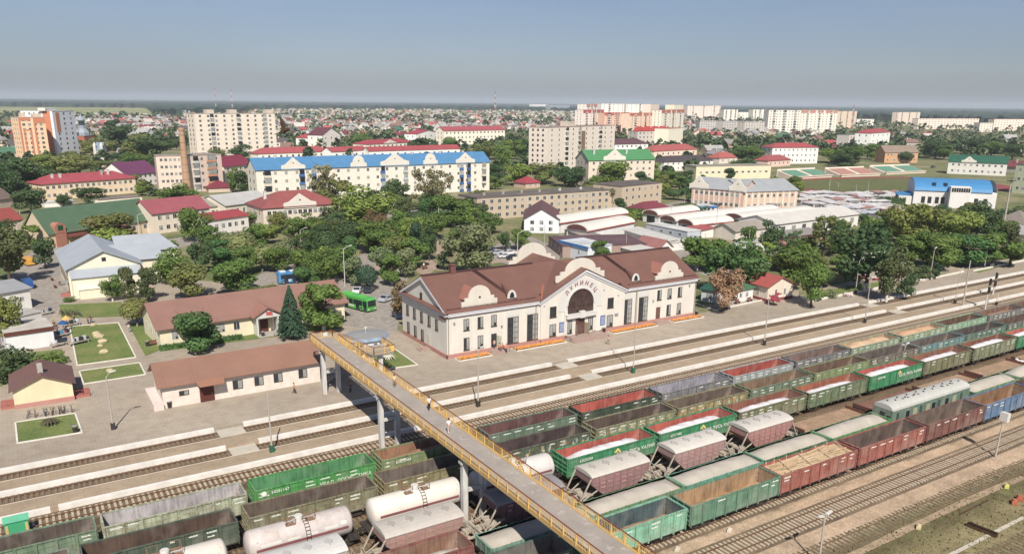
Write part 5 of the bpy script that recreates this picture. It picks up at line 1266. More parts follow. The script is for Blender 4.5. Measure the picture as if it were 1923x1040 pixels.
# ---- houses and blocks of the town: (label, category, left base, right base, top, depth, roof, rise, wall, roof colour, floors, columns, side)
T=[
('orange and cream tower block of flats at the left edge','apartment block',(46,300),(95,298),221,16,'flat',0,C(240,200,160),C(200,190,176),9,4,3,{}),
('white tower block of flats touching the orange one','apartment block',(110,295),(150,291),209,26,'flat',0,C(226,228,236),C(214,210,204),9,3,6,{}),
('long nine-storey pale panel block behind the brick chimney','apartment block',(372,294),(521,288),214,14,'flat',0,C(226,212,194),C(190,176,160),9,10,2,dict(balc=((.2,3.2,(1,9),C(232,226,214)),(.52,3.2,(1,9),C(236,232,222)),(.86,3.2,(1,9),C(226,222,216))))),
('long two-storey peach building with crimson hip roof on the left','building',(82,377),(257,362),346,14,'hip',3.4,C(240,214,180),RREDR,2,16,2,dict(chim=((.16,.3,3.6),(.24,.3,3.6),(.68,.3,4.2),(.75,.3,4.2)))),
('white building with deep purple roof beside the pinkish flats','building',(240,352),(300,345),328,18,'gable',5.5,WHT,C(132,62,110),2,6,2,{}),
('five-storey pinkish flats with orange panels, left wing by the brick chimney','apartment block',(300,362),(352,360),294,13,'flat',0,C(230,208,190),C(176,160,146),5,5,2,{}),
('five-storey pinkish flats with white balconies, right wing by the brick chimney','apartment block',(360,362),(421,356),293,13,'flat',0,C(228,206,188),C(176,160,146),5,4,2,dict(balc=((.18,3,(0,5),C(238,234,226)),(.66,5,(1,5),C(222,160,120))))),
('cream building with magenta roof right of the pinkish flats','building',(424,352),(476,344),313,14,'gable',4.5,C(236,222,198),C(158,42,76),3,6,0,{}),
('long brick-trimmed building with huge green roof and dormers','building',(95,466),(290,436),438,13,'gable',6.5,C(228,206,172),C(88,124,90),1,8,2,dict(chim=())),
('cream shop building with pinkish red roof next to the huge green roof','building',(290,440),(396,426),401,13,'gable',3.8,C(242,226,206),C(186,86,98),2,7,0,dict(near=True)),
('low building with weathered beige roof behind the pinkish red one','building',(392,412),(428,408),388,16,'gable',2.8,C(238,226,206),C(172,164,146),1,3,0,{}),
('white-roofed long building with tall windows before the blue-roofed flats','building',(426,412),(512,400),386,18,'gable',3.2,C(240,228,208),C(208,206,200),1,7,0,dict(ww=1,wh=2)),
('low white shop with bright red roof strip below the white-roofed building','shop',(396,442),(468,431),414,6,'shed',1.6,WHT,C(196,60,66),1,5,0,dict(near=True)),
('four-storey cream flats with long bright blue roof','apartment block',(485,382),(919,357),319,14,'gable',4.6,C(234,226,210),BLUR,4,24,2,dict(ped=((.14,11,5.6,'t'),(.40,8,5.6,'c'),(.555,15,6.4,'t'),(.715,8,5.6,'c'),(.88,11,5.6,'t')),chim=((.09,.5,5.2),(.25,.5,5.2),(.40,.5,5.2),(.66,.5,5.2),(.79,.5,5.2),(.90,.5,5.2)),balc=((.17,2.4,(0,4),C(70,120,190)),(.215,2.4,(0,4),C(84,136,200)),(.50,2.2,(1,4),C(60,116,190)),(.60,2.2,(1,4),C(200,210,220)),(.86,2.0,(0,4),C(60,110,186)),(.895,2.0,(0,4),C(60,110,186)),(.04,3,(1,4),C(232,222,204)),(.97,2.4,(1,4),C(226,216,204))))),
('long low cream building with red hip roof behind the left end of the blue roof','building',(486,302),(622,296),289,14,'hip',4,C(240,228,214),C(200,80,86),1,12,0,{}),
('second long red roof showing above the middle of the blue roof','building',(624,300),(690,296),285,12,'gable',3,WHT,C(200,74,80),1,5,0,{}),
('third long red roof showing above the right half of the blue roof','building',(694,298),(864,292),284,12,'gable',3,WHT,C(196,70,78),1,12,0,{}),
('white mansion with bright red roof near the flying bird','house',(578,279),(622,276),259,14,'hip',3.5,WHT,C(206,66,74),2,4,2,{}),
('tall white house with dark red gabled roof beside the white mansion','house',(606,280),(640,277),254,16,'gablef',6.5,C(240,226,216),C(128,66,76),2,3,2,{}),
('classical cream building with red roof and white pediment','building',(690,293),(774,287),271,16,'hip',3,C(240,226,206),C(198,58,74),2,10,2,dict(ped=((.5,16,3.4,'t'),))),
('long three-storey cream block with red roof far behind the blue roof','apartment block',(834,273),(948,269),246,14,'gable',4,C(240,226,206),C(196,76,88),3,16,2,{}),
('white house with scarlet roof left of the long cream block','house',(782,273),(826,269),252,14,'gablef',3.4,WHT,C(206,52,72),2,4,2,{}),
('cream white school with brick red hip roof and white pediment','school',(497,436),(640,424),391,18,'hip',4.6,C(240,224,204),C(176,86,80),2,14,3,dict(near=True,ped=((.47,12,5,'t'),),chim=((.14,.5,4.6),))),
('nine-storey beige panel block, tallest in the centre','apartment block',(1026,327),(1152,312),240,14,'flat',0,C(236,222,206),C(176,150,136),9,10,3,dict(balc=((.26,3.0,(1,9),C(236,232,222)),(.44,2.6,(1,9),C(200,206,200)),(.76,2.8,(1,9),C(228,224,214))))),
('four-storey beige building with bright green roof','apartment block',(1104,350),(1227,346),301,16,'gable',5,C(226,212,190),GRNR,4,10,3,dict(ped=((.38,14,6.5,'t'),),chim=((.13,.3,5),(.62,.3,5)))),
('white building with dark brown hip roof between the beige block and gabled flats','building',(1154,290),(1216,288),271,16,'hip',4.5,WHT,C(116,76,84),2,7,0,{}),
('long tan three-storey block with flat roof behind the park','school',(896,414),(1172,392),373,15,'flat',0,C(208,188,162),C(122,112,104),3,20,3,dict(ww=1.6,wh=1.7,chim=((.1,.5,1),(.22,.5,1),(.34,.5,1),(.46,.5,1),(.6,.5,1),(.75,.5,1)))),
('tan right wing of the long flat-roofed block beside the dark tree','school',(1166,396),(1241,386),351,16,'flat',0,C(212,192,164),C(120,108,102),3,6,0,dict(ww=1.4)),
('low white building with dark red hip roof before the tan wing','building',(1206,409),(1257,404),394,9,'hip',2.6,WHT,C(150,62,76),1,4,2,{}),
('striped pink and cream building with grey gabled roof by the market','building',(1297,388),(1392,397),351,16,'gable',4,C(232,190,170),C(176,182,186),2,9,2,dict(ped=((.14,9,6,'t'),(.9,8,6,'t')))),
('right part of the striped pink building with grey roof and arched panels','building',(1394,397),(1495,393),360,22,'gable',4,C(232,200,176),C(178,184,188),2,8,2,{}),
('long hall with pale yellow walls behind the grey-roofed striped building','building',(1306,338),(1446,335),313,14,'flat',0,C(226,218,182),C(170,160,140),1,12,2,dict(ww=2,wh=1.2)),
('white building with dark slate hip roof right of the green roof','building',(1246,322),(1338,318),304,15,'hip',3.4,WHT,C(96,82,86),2,9,2,{}),
('building with salmon red hip roof behind the dark slate roof','building',(1228,297),(1308,292),284,14,'hip',4.5,C(236,208,190),C(202,90,84),1,8,0,{}),
('terrace of gabled flats with red zigzag roofs','apartment block',(1196,277),(1254,275),247,14,'flat',0,C(196,186,178),C(200,72,70),4,8,2,{}),
('plain cream end block of the zigzag-roofed terrace','apartment block',(1254,277),(1281,274),242,16,'flat',0,C(238,228,204),C(214,120,104),1,0,0,{}),
('striped tower of the high-rise cluster, far left one','apartment block',(1094,252),(1132,250),207,14,'flat',0,C(236,222,212),C(190,80,76),9,4,2,{}),
('orange topped middle block of the high-rise cluster','apartment block',(1134,252),(1180,251),212,14,'flat',0,C(230,186,160),C(180,70,70),9,6,0,{}),
('cream and orange right block of the high-rise cluster','apartment block',(1181,253),(1238,250),213,14,'flat',0,C(238,206,180),C(206,100,70),9,7,0,{}),
('cream tower with red crown at the right of the high-rise cluster','apartment block',(1240,254),(1282,250),207,14,'flat',0,C(244,226,206),C(192,66,66),9,4,2,{}),
('pale rear tower behind the high-rise cluster, left one','apartment block',(1100,236),(1120,235),196,20,'flat',0,C(240,226,214),C(230,210,196),12,3,2,{}),
('long pale rear block behind the high-rise cluster','apartment block',(1128,234),(1214,233),195,20,'flat',0,C(240,230,222),C(230,210,196),10,10,0,{}),
('pale pink rear tower right of the long rear block','apartment block',(1220,234),(1236,233),196,20,'flat',0,C(244,214,196),C(230,200,186),10,2,0,{}),
('cream rear tower above the cream and red tower','apartment block',(1264,236),(1281,235),197,20,'flat',0,C(246,226,200),C(220,200,180),10,2,0,{}),
('grey panel block in the middle distance, left section','apartment block',(1313,250),(1356,250),227,14,'flat',0,C(190,186,182),C(170,166,160),5,9,0,{}),
('grey panel block in the middle distance, middle section','apartment block',(1357,252),(1396,251),228,14,'flat',0,C(196,190,184),C(170,166,160),5,8,0,{}),
('grey panel block in the middle distance, right section','apartment block',(1397,254),(1434,253),229,14,'flat',0,C(200,192,182),C(170,166,160),5,7,2,{}),
('pale pink terraced high-rise left of the far cream tower','apartment block',(1290,222),(1350,222),199,30,'flat',0,C(240,214,200),C(230,210,200),6,6,0,{}),
('cream tower standing above the grey panel block','apartment block',(1358,230),(1384,230),206,20,'flat',0,C(244,226,206),C(230,210,190),8,3,2,{}),
('pale block with pink tint behind the far cream tower','apartment block',(1302,216),(1336,216),199,24,'flat',0,C(246,224,212),C(220,206,196),7,5,0,{}),
('narrow taller block right behind the pink tinted block','apartment block',(1338,217),(1352,217),198,24,'flat',0,C(244,216,200),C(220,206,196),8,3,0,{}),
('low pale block above the grey panel block, left one','apartment block',(1386,226),(1410,226),211,20,'flat',0,C(246,232,216),C(220,206,196),5,4,0,{}),
('pale tall block left of the long white nine-storey block','apartment block',(1413,228),(1438,228),206,20,'flat',0,C(244,230,214),C(220,206,196),8,4,0,{}),
('small white block left of the far high-rise cluster on the horizon','building',(1000,206),(1030,206),196,30,'flat',0,C(236,230,226),C(200,200,204),2,0,0,{}),
('grey horizon building with white ends left of the cluster','building',(1032,209),(1070,209),197,30,'flat',0,C(150,156,166),C(160,164,172),2,0,0,{}),
('pale low block right of the far horizon tower','apartment block',(1608,236),(1640,236),224,16,'flat',0,C(240,230,220),C(200,190,180),4,6,0,{}),
('long white nine-storey block on the right, left half','apartment block',(1440,252),(1500,252),207,14,'flat',0,C(230,220,206),C(200,190,180),9,10,0,{}),
('long white nine-storey block on the right, right half','apartment block',(1501,252),(1568,251),207,14,'flat',0,C(236,224,208),C(200,190,180),9,9,2,{}),
('cream nine-storey block beside the red-white mast','apartment block',(1569,242),(1606,240),209,16,'flat',0,C(232,208,180),C(200,180,160),9,3,2,{}),
('grey cream tower alone before the forest on the right','apartment block',(1684,236),(1725,235),211,14,'flat',0,C(228,208,188),C(200,190,180),9,3,2,{}),
('long five-storey block with red edge on the right horizon','apartment block',(1722,243),(1836,242),223,14,'flat',0,C(232,214,198),C(196,90,84),5,20,0,{}),
('five-storey block with red edge at the right edge','apartment block',(1864,246),(1930,246),224,14,'flat',0,C(236,216,200),C(196,90,84),5,12,0,{}),
('small cream block low beside the long red-edged one','apartment block',(1838,248),(1862,248),231,14,'flat',0,C(226,214,200),C(180,170,160),4,4,0,{}),
('white building with red roof and columns behind the stadium stand','building',(1448,308),(1534,307),277,16,'hip',3,WHT,C(200,72,76),3,10,2,{}),
('low pink house with brick roof left before the columned building','house',(1441,314),(1484,311),302,12,'hip',3.5,C(236,200,186),C(190,86,80),1,5,0,{}),
('grey school wing with rows of windows right of the columned building','school',(1592,280),(1634,278),254,14,'flat',0,C(210,202,192),C(150,146,140),3,8,0,{}),
('white block with red hip roof ending the grey school wing','building',(1632,282),(1668,278),250,16,'hip',3.6,WHT,C(200,72,72),3,4,2,{}),
('ochre brick building with brown gable roof behind the stand','building',(1660,306),(1722,306),286,14,'gable',5,C(212,160,112),C(164,140,118),2,9,2,{}),
('white building with dark green roofs behind the running track','building',(1778,326),(1888,331),303,15,'gable',4.2,WHT,C(34,112,84),2,9,3,dict(ped=((.35,9,4.5,'t'),))),
('tall pale green and cream building cut by the right edge','building',(1899,362),(1940,366),309,15,'flat',0,C(214,220,186),C(60,120,90),3,3,2,{}),
('white house with brown hip roof left of the market halls','building',(984,437),(1049,438),411,26,'gablef',3.6,C(240,244,248),C(132,84,80),2,3,6,dict(near=True)),
('low white wing with balcony wall behind the white house','building',(990,410),(1024,412),394,8,'flat',0,WHT,C(200,200,200),0,0,0,{}),
('grey roofed old house at the right edge under the tall mast','house',(1862,432),(1923,440),415,12,'hip',4.4,C(214,196,170),C(158,144,132),1,4,2,{}),
('low white building with pale roof at the right edge by the trees','building',(1886,462),(1940,470),436,12,'gable',2,WHT,C(186,184,180),0,0,0,{}),
('dark mauve flat-roofed shop building left of the blue and white kiosk','shop',(1030,464),(1056,484),452,26,'flat',0,C(176,150,140),C(118,86,92),1,3,0,dict(h=3.4)),
('white shop with bright blue trim behind the station roof','shop',(1050,478),(1103,492),452,9,'flat',0,C(232,238,246),C(214,220,222),1,2,2,dict(near=True,h=4.2,ww=.9,wh=.9)),
('small white shop with blue trim in front of the striped building','shop',(1316,399),(1346,397),389,8,'flat',0,C(230,238,246),C(210,216,220),1,3,0,{}),
('small crimson hipped pavilion behind the long tan block','house',(987,354),(1014,352),344,10,'hip',3.2,C(210,180,160),C(190,52,76),1,2,0,{}),
('low maroon hip roof peeking beside the magenta-roofed building','house',(392,362),(440,360),353,12,'hip',3,C(214,190,170),C(150,44,70),0,0,0,{}),
('cream house with brown roof behind the purple-roofed building','house',(210,330),(238,328),318,12,'gable',4,C(220,200,180),C(110,70,84),1,3,0,{}),
('red brick church hall with silver domes left of the wooded hill','church',(160,272),(182,270),256,14,'flat',0,C(170,96,70),C(150,120,110),1,3,1,{}),
('blue grey steep chapel with white corner towers','chapel',(181,300),(194,300),281,10,'gable',5,C(214,220,226),C(140,160,182),1,1,0,{}),
('terracotta roofed house in the lower left corner of the town','house',(0,436),(44,430),416,12,'gable',3.4,C(214,196,170),C(180,74,62),0,0,0,{}),
('brown roofed shed among dark trees at the left edge','house',(0,392),(26,388),374,12,'gable',4,C(200,180,160),C(140,116,104),0,0,0,{}),
('long low white wall building behind the huge green roof','building',(190,390),(268,383),376,10,'flat',0,C(244,236,216),C(150,130,120),0,0,0,{}),
('white garage boxes behind the left end of the huge green roof','garage',(84,390),(142,386),382,8,'flat',0,WHT,C(220,220,214),0,0,0,{}),
('small salmon roofed house right of the slate-roofed white building','house',(1350,308),(1384,306),297,12,'hip',4,C(226,214,200),C(206,96,84),1,3,0,{}),
('pale blue house with red roof beyond the yellow-walled hall','house',(1346,294),(1366,293),283,10,'gable',2.5,C(170,196,214),C(206,86,80),1,3,0,{}),
]
OBJ={}
for (lb,cat,A,B,top,dep,rf,rs,wc,rc,fl,co,sd,kw) in T:
    kw=dict(kw)
    if cat=='apartment block' and 'balc' not in kw and fl>=6 and co>=3 and 'orange and cream' not in lb and 'white tower' not in lb: kw['balc']=tuple((x,4.2,(0,fl),cc) for x,cc in ((.17,C(246,240,232)),(.5,C(226,190,170) if 'cluster' in lb else C(240,234,226)),(.83,C(246,240,232))))
    near=kw.pop('near',False)
    OBJ[lb[:30]]=bld(lb,cat,A,B,top,dep,rf,rs,wc,rc,fl,co,sd,near=near,name={'apartment block':'apartment_block'}.get(cat),rm=M_slate if rf=='flat' and 0 else None,**kw)
def find(s):
    for k_,v in OBJ.items():
        if s in k_: return v
for k_,c_ in (('striped tower of the high',C(206,84,78)),('orange topped middle block',C(206,100,72)),('cream and orange right block',C(220,120,84)),('cream tower with red crown',C(206,80,74)),('pale rear tower behind',C(226,150,120)),('long white nine-storey block on the right, l'[:30],C(214,150,130))):
    t=find(k_)
    if t:
        L,h=dims(t); mb=MB(); x=0
        while x<L-1: mb.box(x,-.25,h*.88,min(L,x+L*.16),-.002,h+.6); x+=L*.22
        mb.build('roof_band',mat('crown_%s'%k_[:6],c_,.8),t)
# extra features ------------------------------------------------
t=find('orange and cream'); L,h=dims(t)
mo=mat('orange_band',C(228,142,100),.85,namt=.06)
mb=MB()
for x0,x1,z0,z1 in ((0,.07,0,1),(.07,.45,.93,1),(.14,.2,0,.72),(.38,.45,0,.72),(.2,.38,.69,.72),(.55,.62,0,1),(.62,1,.86,1),(.8,1.0,.0,.0)):
    if z1>z0: mb.box(x0*L,-.12,z0*h,x1*L,-.002,z1*h)
mb.box(L,-.1,0,L+.12,2.4,h); mb.box(L,8,0,L+.12,10.5,h)
mb.build('orange_band',mo,t)
mb=MB(); mb.box(L+.02,2.6,0,L+.1,7.9,h*.98); mb.build('dark_recess',mat('brown_panel',C(110,84,80),.8),t)
mb=MB(); mb.box(L*.2,5,h+.25,L*.38,9,h+3.2); mb.box(L*.7,6,h+.25,L,12,h+2.6); mb.build('roof_house',M_wall,t,C(232,210,184))
t=find('white tower block'); L,h=dims(t)
mb=MB(); mb.box(L*.12,-.14,h*.55,L*.28,-.003,h*.97); mb.box(-.1,2,0,-.0,8,h); mb.build('orange_band',mo,t)
mb=MB(); mb.box(L,1,0,L+.14,3,h*.96); mb.box(L,8,0,L+.14,11,h*.96); mb.box(L,16,0,L+.14,18,h*.96); mb.build('grey_band',mat('grey_panel',C(140,146,164),.8),t)
mb=MB(); mb.box(-2,4,h+.2,L*.4,10,h+2.4); mb.build('roof_house',M_wall,t,C(240,236,228))
for s_,xs in (('long nine-storey',(.22,.5,.97)),('nine-storey beige',(.38,.42))):
    t=find(s_); L,h=dims(t); mb=MB()
    for x in xs: mb.box(x*L-3,4,h+.25,x*L+3,10,h+3.2)
    mb.build('roof_house',M_wall,t,C(224,208,190))
t=find('nine-storey beige'); L,h=dims(t)
mb=MB(); mb.box(.475*L,-.16,0,.53*L,-.002,h*.9); mb.build('stair_panel',mat('stair_brown',C(150,120,96),.8,namt=.1),t)
t=find('long brick-trimmed'); L,h=dims(t)
mbk=mat('red_brick',C(184,124,104),.85,nscale=1.5,namt=.15)
for x in (.08+.02,.44,.66,.985):
    mb=MB(); cx=x*L; pts=[(cx-1.7,0),(cx+1.7,0),(cx+1.7,h+1.6)]+[(cx+1.7*math.cos(math.pi*i/8),h+1.6+1.2*math.sin(math.pi*i/8)) for i in range(9)]+[(cx-1.7,h+1.6)]
    mb.extr([(a,-.5,b) for a,b in pts],(0,3.4,0)); o=mb.build('dormer',mbk,t)
    mb=MB(); mb.box(cx-.8,-.56,h+.5,cx+.8,-.5,h+2.0); mb.build('window',mat('green_window',C(40,92,44),.4),o)
mb=MB(); mb.box(.12*L,-.12,h*.7,.4*L,-.002,h+.1); mb.build('brick_band',mbk,t)
mb=MB(); mb.box(.14*L,-3,h*.62,.36*L,-.2,h*.68); mb.build('awning',mat('brown_awning',C(130,70,60),.7),t)
# red eave lines and gables of the zigzag terrace
t=find('terrace of gabled'); L,h=dims(t); mb=MB()
for k_ in range(4):
    x0=L*k_/4; w=L/4; mb.extr([(x0,-.5,h+.3),(x0+w*.5,-.5,h+5),(x0+w,-.5,h+.3)],(0,8,0))
mb.build('zigzag_roof',M_roof,t,C(206,74,70))
# church towers with silver domes and crosses
def onion(t,x,y,z0,r,hh,m):
    mb=MB(); n=10; mb.loft([[(x+r*q*math.cos(i/n*6.283),y+r*q*math.sin(i/n*6.283),z0+hh*z) for i in range(n)] for q,z in ((.8,0),(.8,.35),(1.1,.36),(1.15,.45),(.9,.55),(.45,.68),(.18,.8),(.06,1.0))]); o=mb.build('dome',m,t,smooth=True)
    mb=MB(); mb.box(x-.12,y-.1,z0+hh,x+.12,y+.1,z0+hh+2.2); mb.box(x-.7,y-.1,z0+hh+1.2,x+.7,y+.1,z0+hh+1.45); mb.build('cross',M_white,o)
t=find('red brick church'); L,h=dims(t); msil=mat('silver_dome',C(160,170,180),.6,0,namt=.05)
mb=MB(); n=8; mb.loft([[(L/2+6.5*q*math.cos(i/n*6.283),7+6.5*q*math.sin(i/n*6.283),z) for i in range(n)] for q,z in ((1,h),(1,h+3),(.62,h+7),(.6,h+10))]); mb.build('drum',msil,t)
onion(t,L/2,7,h+10,3.6,12,msil); onion(t,L/2+7.5,9,h+2,2.2,11,msil); onion(t,L/2-6,9,h,1.8,8,msil)
t=find('blue grey steep'); L,h=dims(t); 
for x in (0,L): mb=MB(); mb.box(x-.9,-1,0,x+.9,.8,h+3); mb.build('corner_tower',M_white,t); mb=MB(); mb.loft([[(x-1,-1,h+3),(x+1,-1,h+3),(x+1,.9,h+3),(x-1,.9,h+3)],[(x-.1,-.1,h+5.5),(x+.1,-.1,h+5.5),(x+.1,.1,h+5.5),(x-.1,.1,h+5.5)]]); mb.build('spire',M_white,t)
# pink stripes of the building by the market
for s_ in ('striped pink','right part of'):
    t=find(s_); L,h=dims(t); mb=MB(); n=9 if 'pink' in s_ else 8
    for i in range(n+1): x=1.2+(L-2.4)*i/n; mb.box(x-.35,-.14,0,x+.35,-.002,h-.3)
    mb.build('pilaster',mat('cream_pilaster',C(244,230,210),.85),t)
    mb=MB(); mb.box(L*.45,-4,2.9,L*.62,-.1,3.2); mb.box(L*.45,-4,0,L*.45+.2,-3.8,2.9); mb.box(L*.62-.2,-4,0,L*.62,-3.8,2.9); mb.build('porch',M_metal,t)
# blue trim of the shops
for s_ in ('white shop with bright blue','small white shop with blue'):
    t=find(s_); L,h=dims(t); mb=MB(); mb.box(-.25,-.3,h-.55,L+.25,-.01,h+.27); mb.box(-.27,-.2,h-.55,-.01,9,h+.27); mb.build('fascia',mat('blue_trim',C(70,130,196),.6),t)
t=find('white house with brown'); L,h=dims(t)
# brick factory chimney
def chimney():
    p=G(353,364); t=empty('factory_chimney',(p.x,p.y,.27)); H=HGT(p,240); mb=MB(); n=14
    mb.loft([[(r*math.cos(i/n*6.283),r*math.sin(i/n*6.283),z) for i in range(n)] for r,z in ((2.0,0),(1.2,H*.96),(1.45,H*.965),(1.4,H))]); mb.build('stack',mat('chimney_brick',C(196,156,122),.9,nscale=.6,namt=.12),t)
    mb=MB()
    for k_ in range(1,9): z=H*k_/9; r=2.0-.8*k_/9+.03; mb.loft([[(r*math.cos(i/n*6.283),r*math.sin(i/n*6.283),z+q) for i in range(n)] for q in (0,.18)])
    mb.build('iron_band',mat('band_rust',C(150,116,92),.8),t); tag(t,'tall tapering brick chimney before the pinkish flats','chimney'); foot(t,4,4)
chimney()
# ---- market: arched halls and sheds
def hallrow(A,B,wd,h,rise,lab,c=C(228,224,212,.85),wallc=C(244,242,238)):
    rise*=.75; a=G(*A); b=G(*B); L=(b-a).length; rz=math.atan2(b.y-a.y,b.x-a.x); t=empty('market_hall',(a.x,a.y,.27),rz)
    mb=MB(); mb.box(0,0,0,L,wd,h); mb.build('wall',M_wall,t,wallc)
    n=10; mb=MB(); mb.loft([[(x,wd/2-(wd/2+.3)*math.cos(math.pi*i/n),h+rise*math.sin(math.pi*i/n)) for i in range(n+1)] for x in (-.6,L+.3)]); mb.build('roof',mat('milky_roof',None,.5,nscale=.3,namt=.08,stripe=(0,.25,.06)),t,c)
    mb=MB(); mb.box(-.6,-.32,h-.35,L+.3,-.02,h+.12); mb.build('eave_trim',mat('trim_red',C(170,70,74),.7),t)
    mb=MB(); g=[(-.64,wd/2-(wd/2)*math.cos(math.pi*i/n)*.92,h+rise*.92*math.sin(math.pi*i/n)) for i in range(n+1)]; mb.extr(g,(.03,0,0)); mb.build('gable_glazing',mat('dark_gable',C(110,70,68),.5),t)
    mb=MB(); mb.box(-.1,wd*.25,0,-.0,wd*.75,h*.8); mb.build('door',M_glass,t)
    tag(t,lab,'market hall','arched white market halls'); foot(t,L,wd); return t
hallrow((1053,438),(1178,418),9,3.6,2.6,'arched white market hall just right of the white house')
hallrow((1105,454),(1190,436),9,3.6,2.6,'arched white market hall in front of the first one')
hallrow((1237,420),(1312,410),8,3.2,2.4,'arched white market hall before the small maroon-roofed building')
hallrow((1270,432),(1372,419),8,3.2,2.4,'arched white market hall in the middle of the market')
hallrow((1303,440),(1375,432),8,3.2,2.4,'arched white market hall with dark round gable, nearest of the middle ones')
hallrow((1364,420),(1460,409),8,3.2,2.4,'arched white market hall below the grey roofs of the striped building')
hallrow((1396,428),(1530,412),9,3.2,2.4,'long arched white market hall reaching toward the stalls')
k=bld('long white trading hall with low pale roof and red line behind the trees','market hall',(1455,446),(1610,424),421,16,'gable',2.2,C(244,240,232),C(234,228,216),1,8,0,ww=2.4,wh=2.2,name='market_hall')
for i,(A,B,dp,hh,rf,rc,wc,lb) in enumerate([
 ((1128,470),(1205,492),5,2.6,'shed',C(228,222,210),WHT,'long low stall row with dark green side near the station roof'),
 ((1172,446),(1245,470),5,2.6,'shed',C(226,222,212),WHT,'low pale stall row beside the green sided one'),
 ((1213,436),(1290,452),6,3.0,'flat',C(220,220,214),C(206,212,224),'pale blue grey trading pavilion with small windows'),
 ((1290,440),(1316,447),5,2.6,'shed',C(206,90,84),WHT,'small stall with red awning by the blue grey pavilion'),
 ((1060,446),(1120,470),7,2.6,'flat',C(168,156,146),C(196,186,170),'brownish flat stall roof behind the blue trimmed shop'),
 ((1240,474),(1310,465),5,2.4,'flat',C(210,206,196),WHT,'low white stall behind the right end of the station roof'),
 ((1380,452),(1440,444),10,3.2,'gable',C(176,164,148),C(232,222,206),'house with grey beige roof amid the market'),
 ((1410,474),(1440,468),6,2.6,'flat',C(206,200,190),WHT,'white stall beside the dark tree in the market'),
 ((1470,462),(1545,452),6,2.8,'shed',C(170,160,150),C(190,140,124),'garage row with brick red and white doors'),
 ((1196,470),(1238,480),5,2.5,'gable',C(190,120,110),WHT,'short stall with reddish gable near the maroon chimney')]):
    bld(lb,'market stall',A,B,0,dp,rf,.8 if rf!='gable' else 2,wc,rc,1 if hh>2.7 else 0,4,0,h=hh,name='market_stall',wh=.9)
t=OBJ_=None
# open air stalls: rows of small white tents and boxes
rnd=random.Random(11); k_=0
def stall_mesh(kind):
    mb=MB(); h=2.5
    mb.box(-1.5,-1.25,0,1.5,1.25,h,1)
    if kind==0: mb.extr([(-1.7,-1.5,h),(0,-1.5,h+.75),(1.7,-1.5,h)],(0,3.0,0))
    else: mb.extr([(-1.6,-1.7,h+.05),(-1.6,1.4,h+.45),(-1.6,1.4,h+.55),(-1.6,-1.7,h+.15)],(3.2,0,0))
    mb.box(-1.2,-1.3,1.1,1.2,-1.25,2.0,2)
    return mb.mesh('market_stall',[M_plain,mat('stall_side',C(226,222,226),.8,namt=.12),mat('stall_opening',C(130,124,130),.8,namt=.3)])
SM=[stall_mesh(0),stall_mesh(1)]
for (x0,y0,x1,y1,n) in ((1498,373,1690,372,16),(1500,379,1690,380,17),(1502,386,1660,388,14),(1512,392,1690,398,14),(1560,400,1680,404,10),(1600,410,1640,412,4)):
    for i in range(n):
        p=G(x0+(x1-x0)*(i+.5)/n+rnd.uniform(-2,2),y0+(y1-y0)*i/n+rnd.uniform(-.8,.8))
        o=inst('market_tent',SM[rnd.random()<.4],None,p,rnd.uniform(-.08,.08)-.15,(rnd.uniform(1.7,2.5),rnd.uniform(1.3,1.9),rnd.uniform(.9,1.2)),color=rnd.choice([C(212,210,210)]*4+[C(188,194,202),C(206,196,188),C(196,190,190),C(178,136,130)])); FOOT.append((p.x-2,p.y-2,0,4,4,1))
        tag(o,'small white market tent in the open-air stall rows by the running track','market tent','small white market tents in rows')
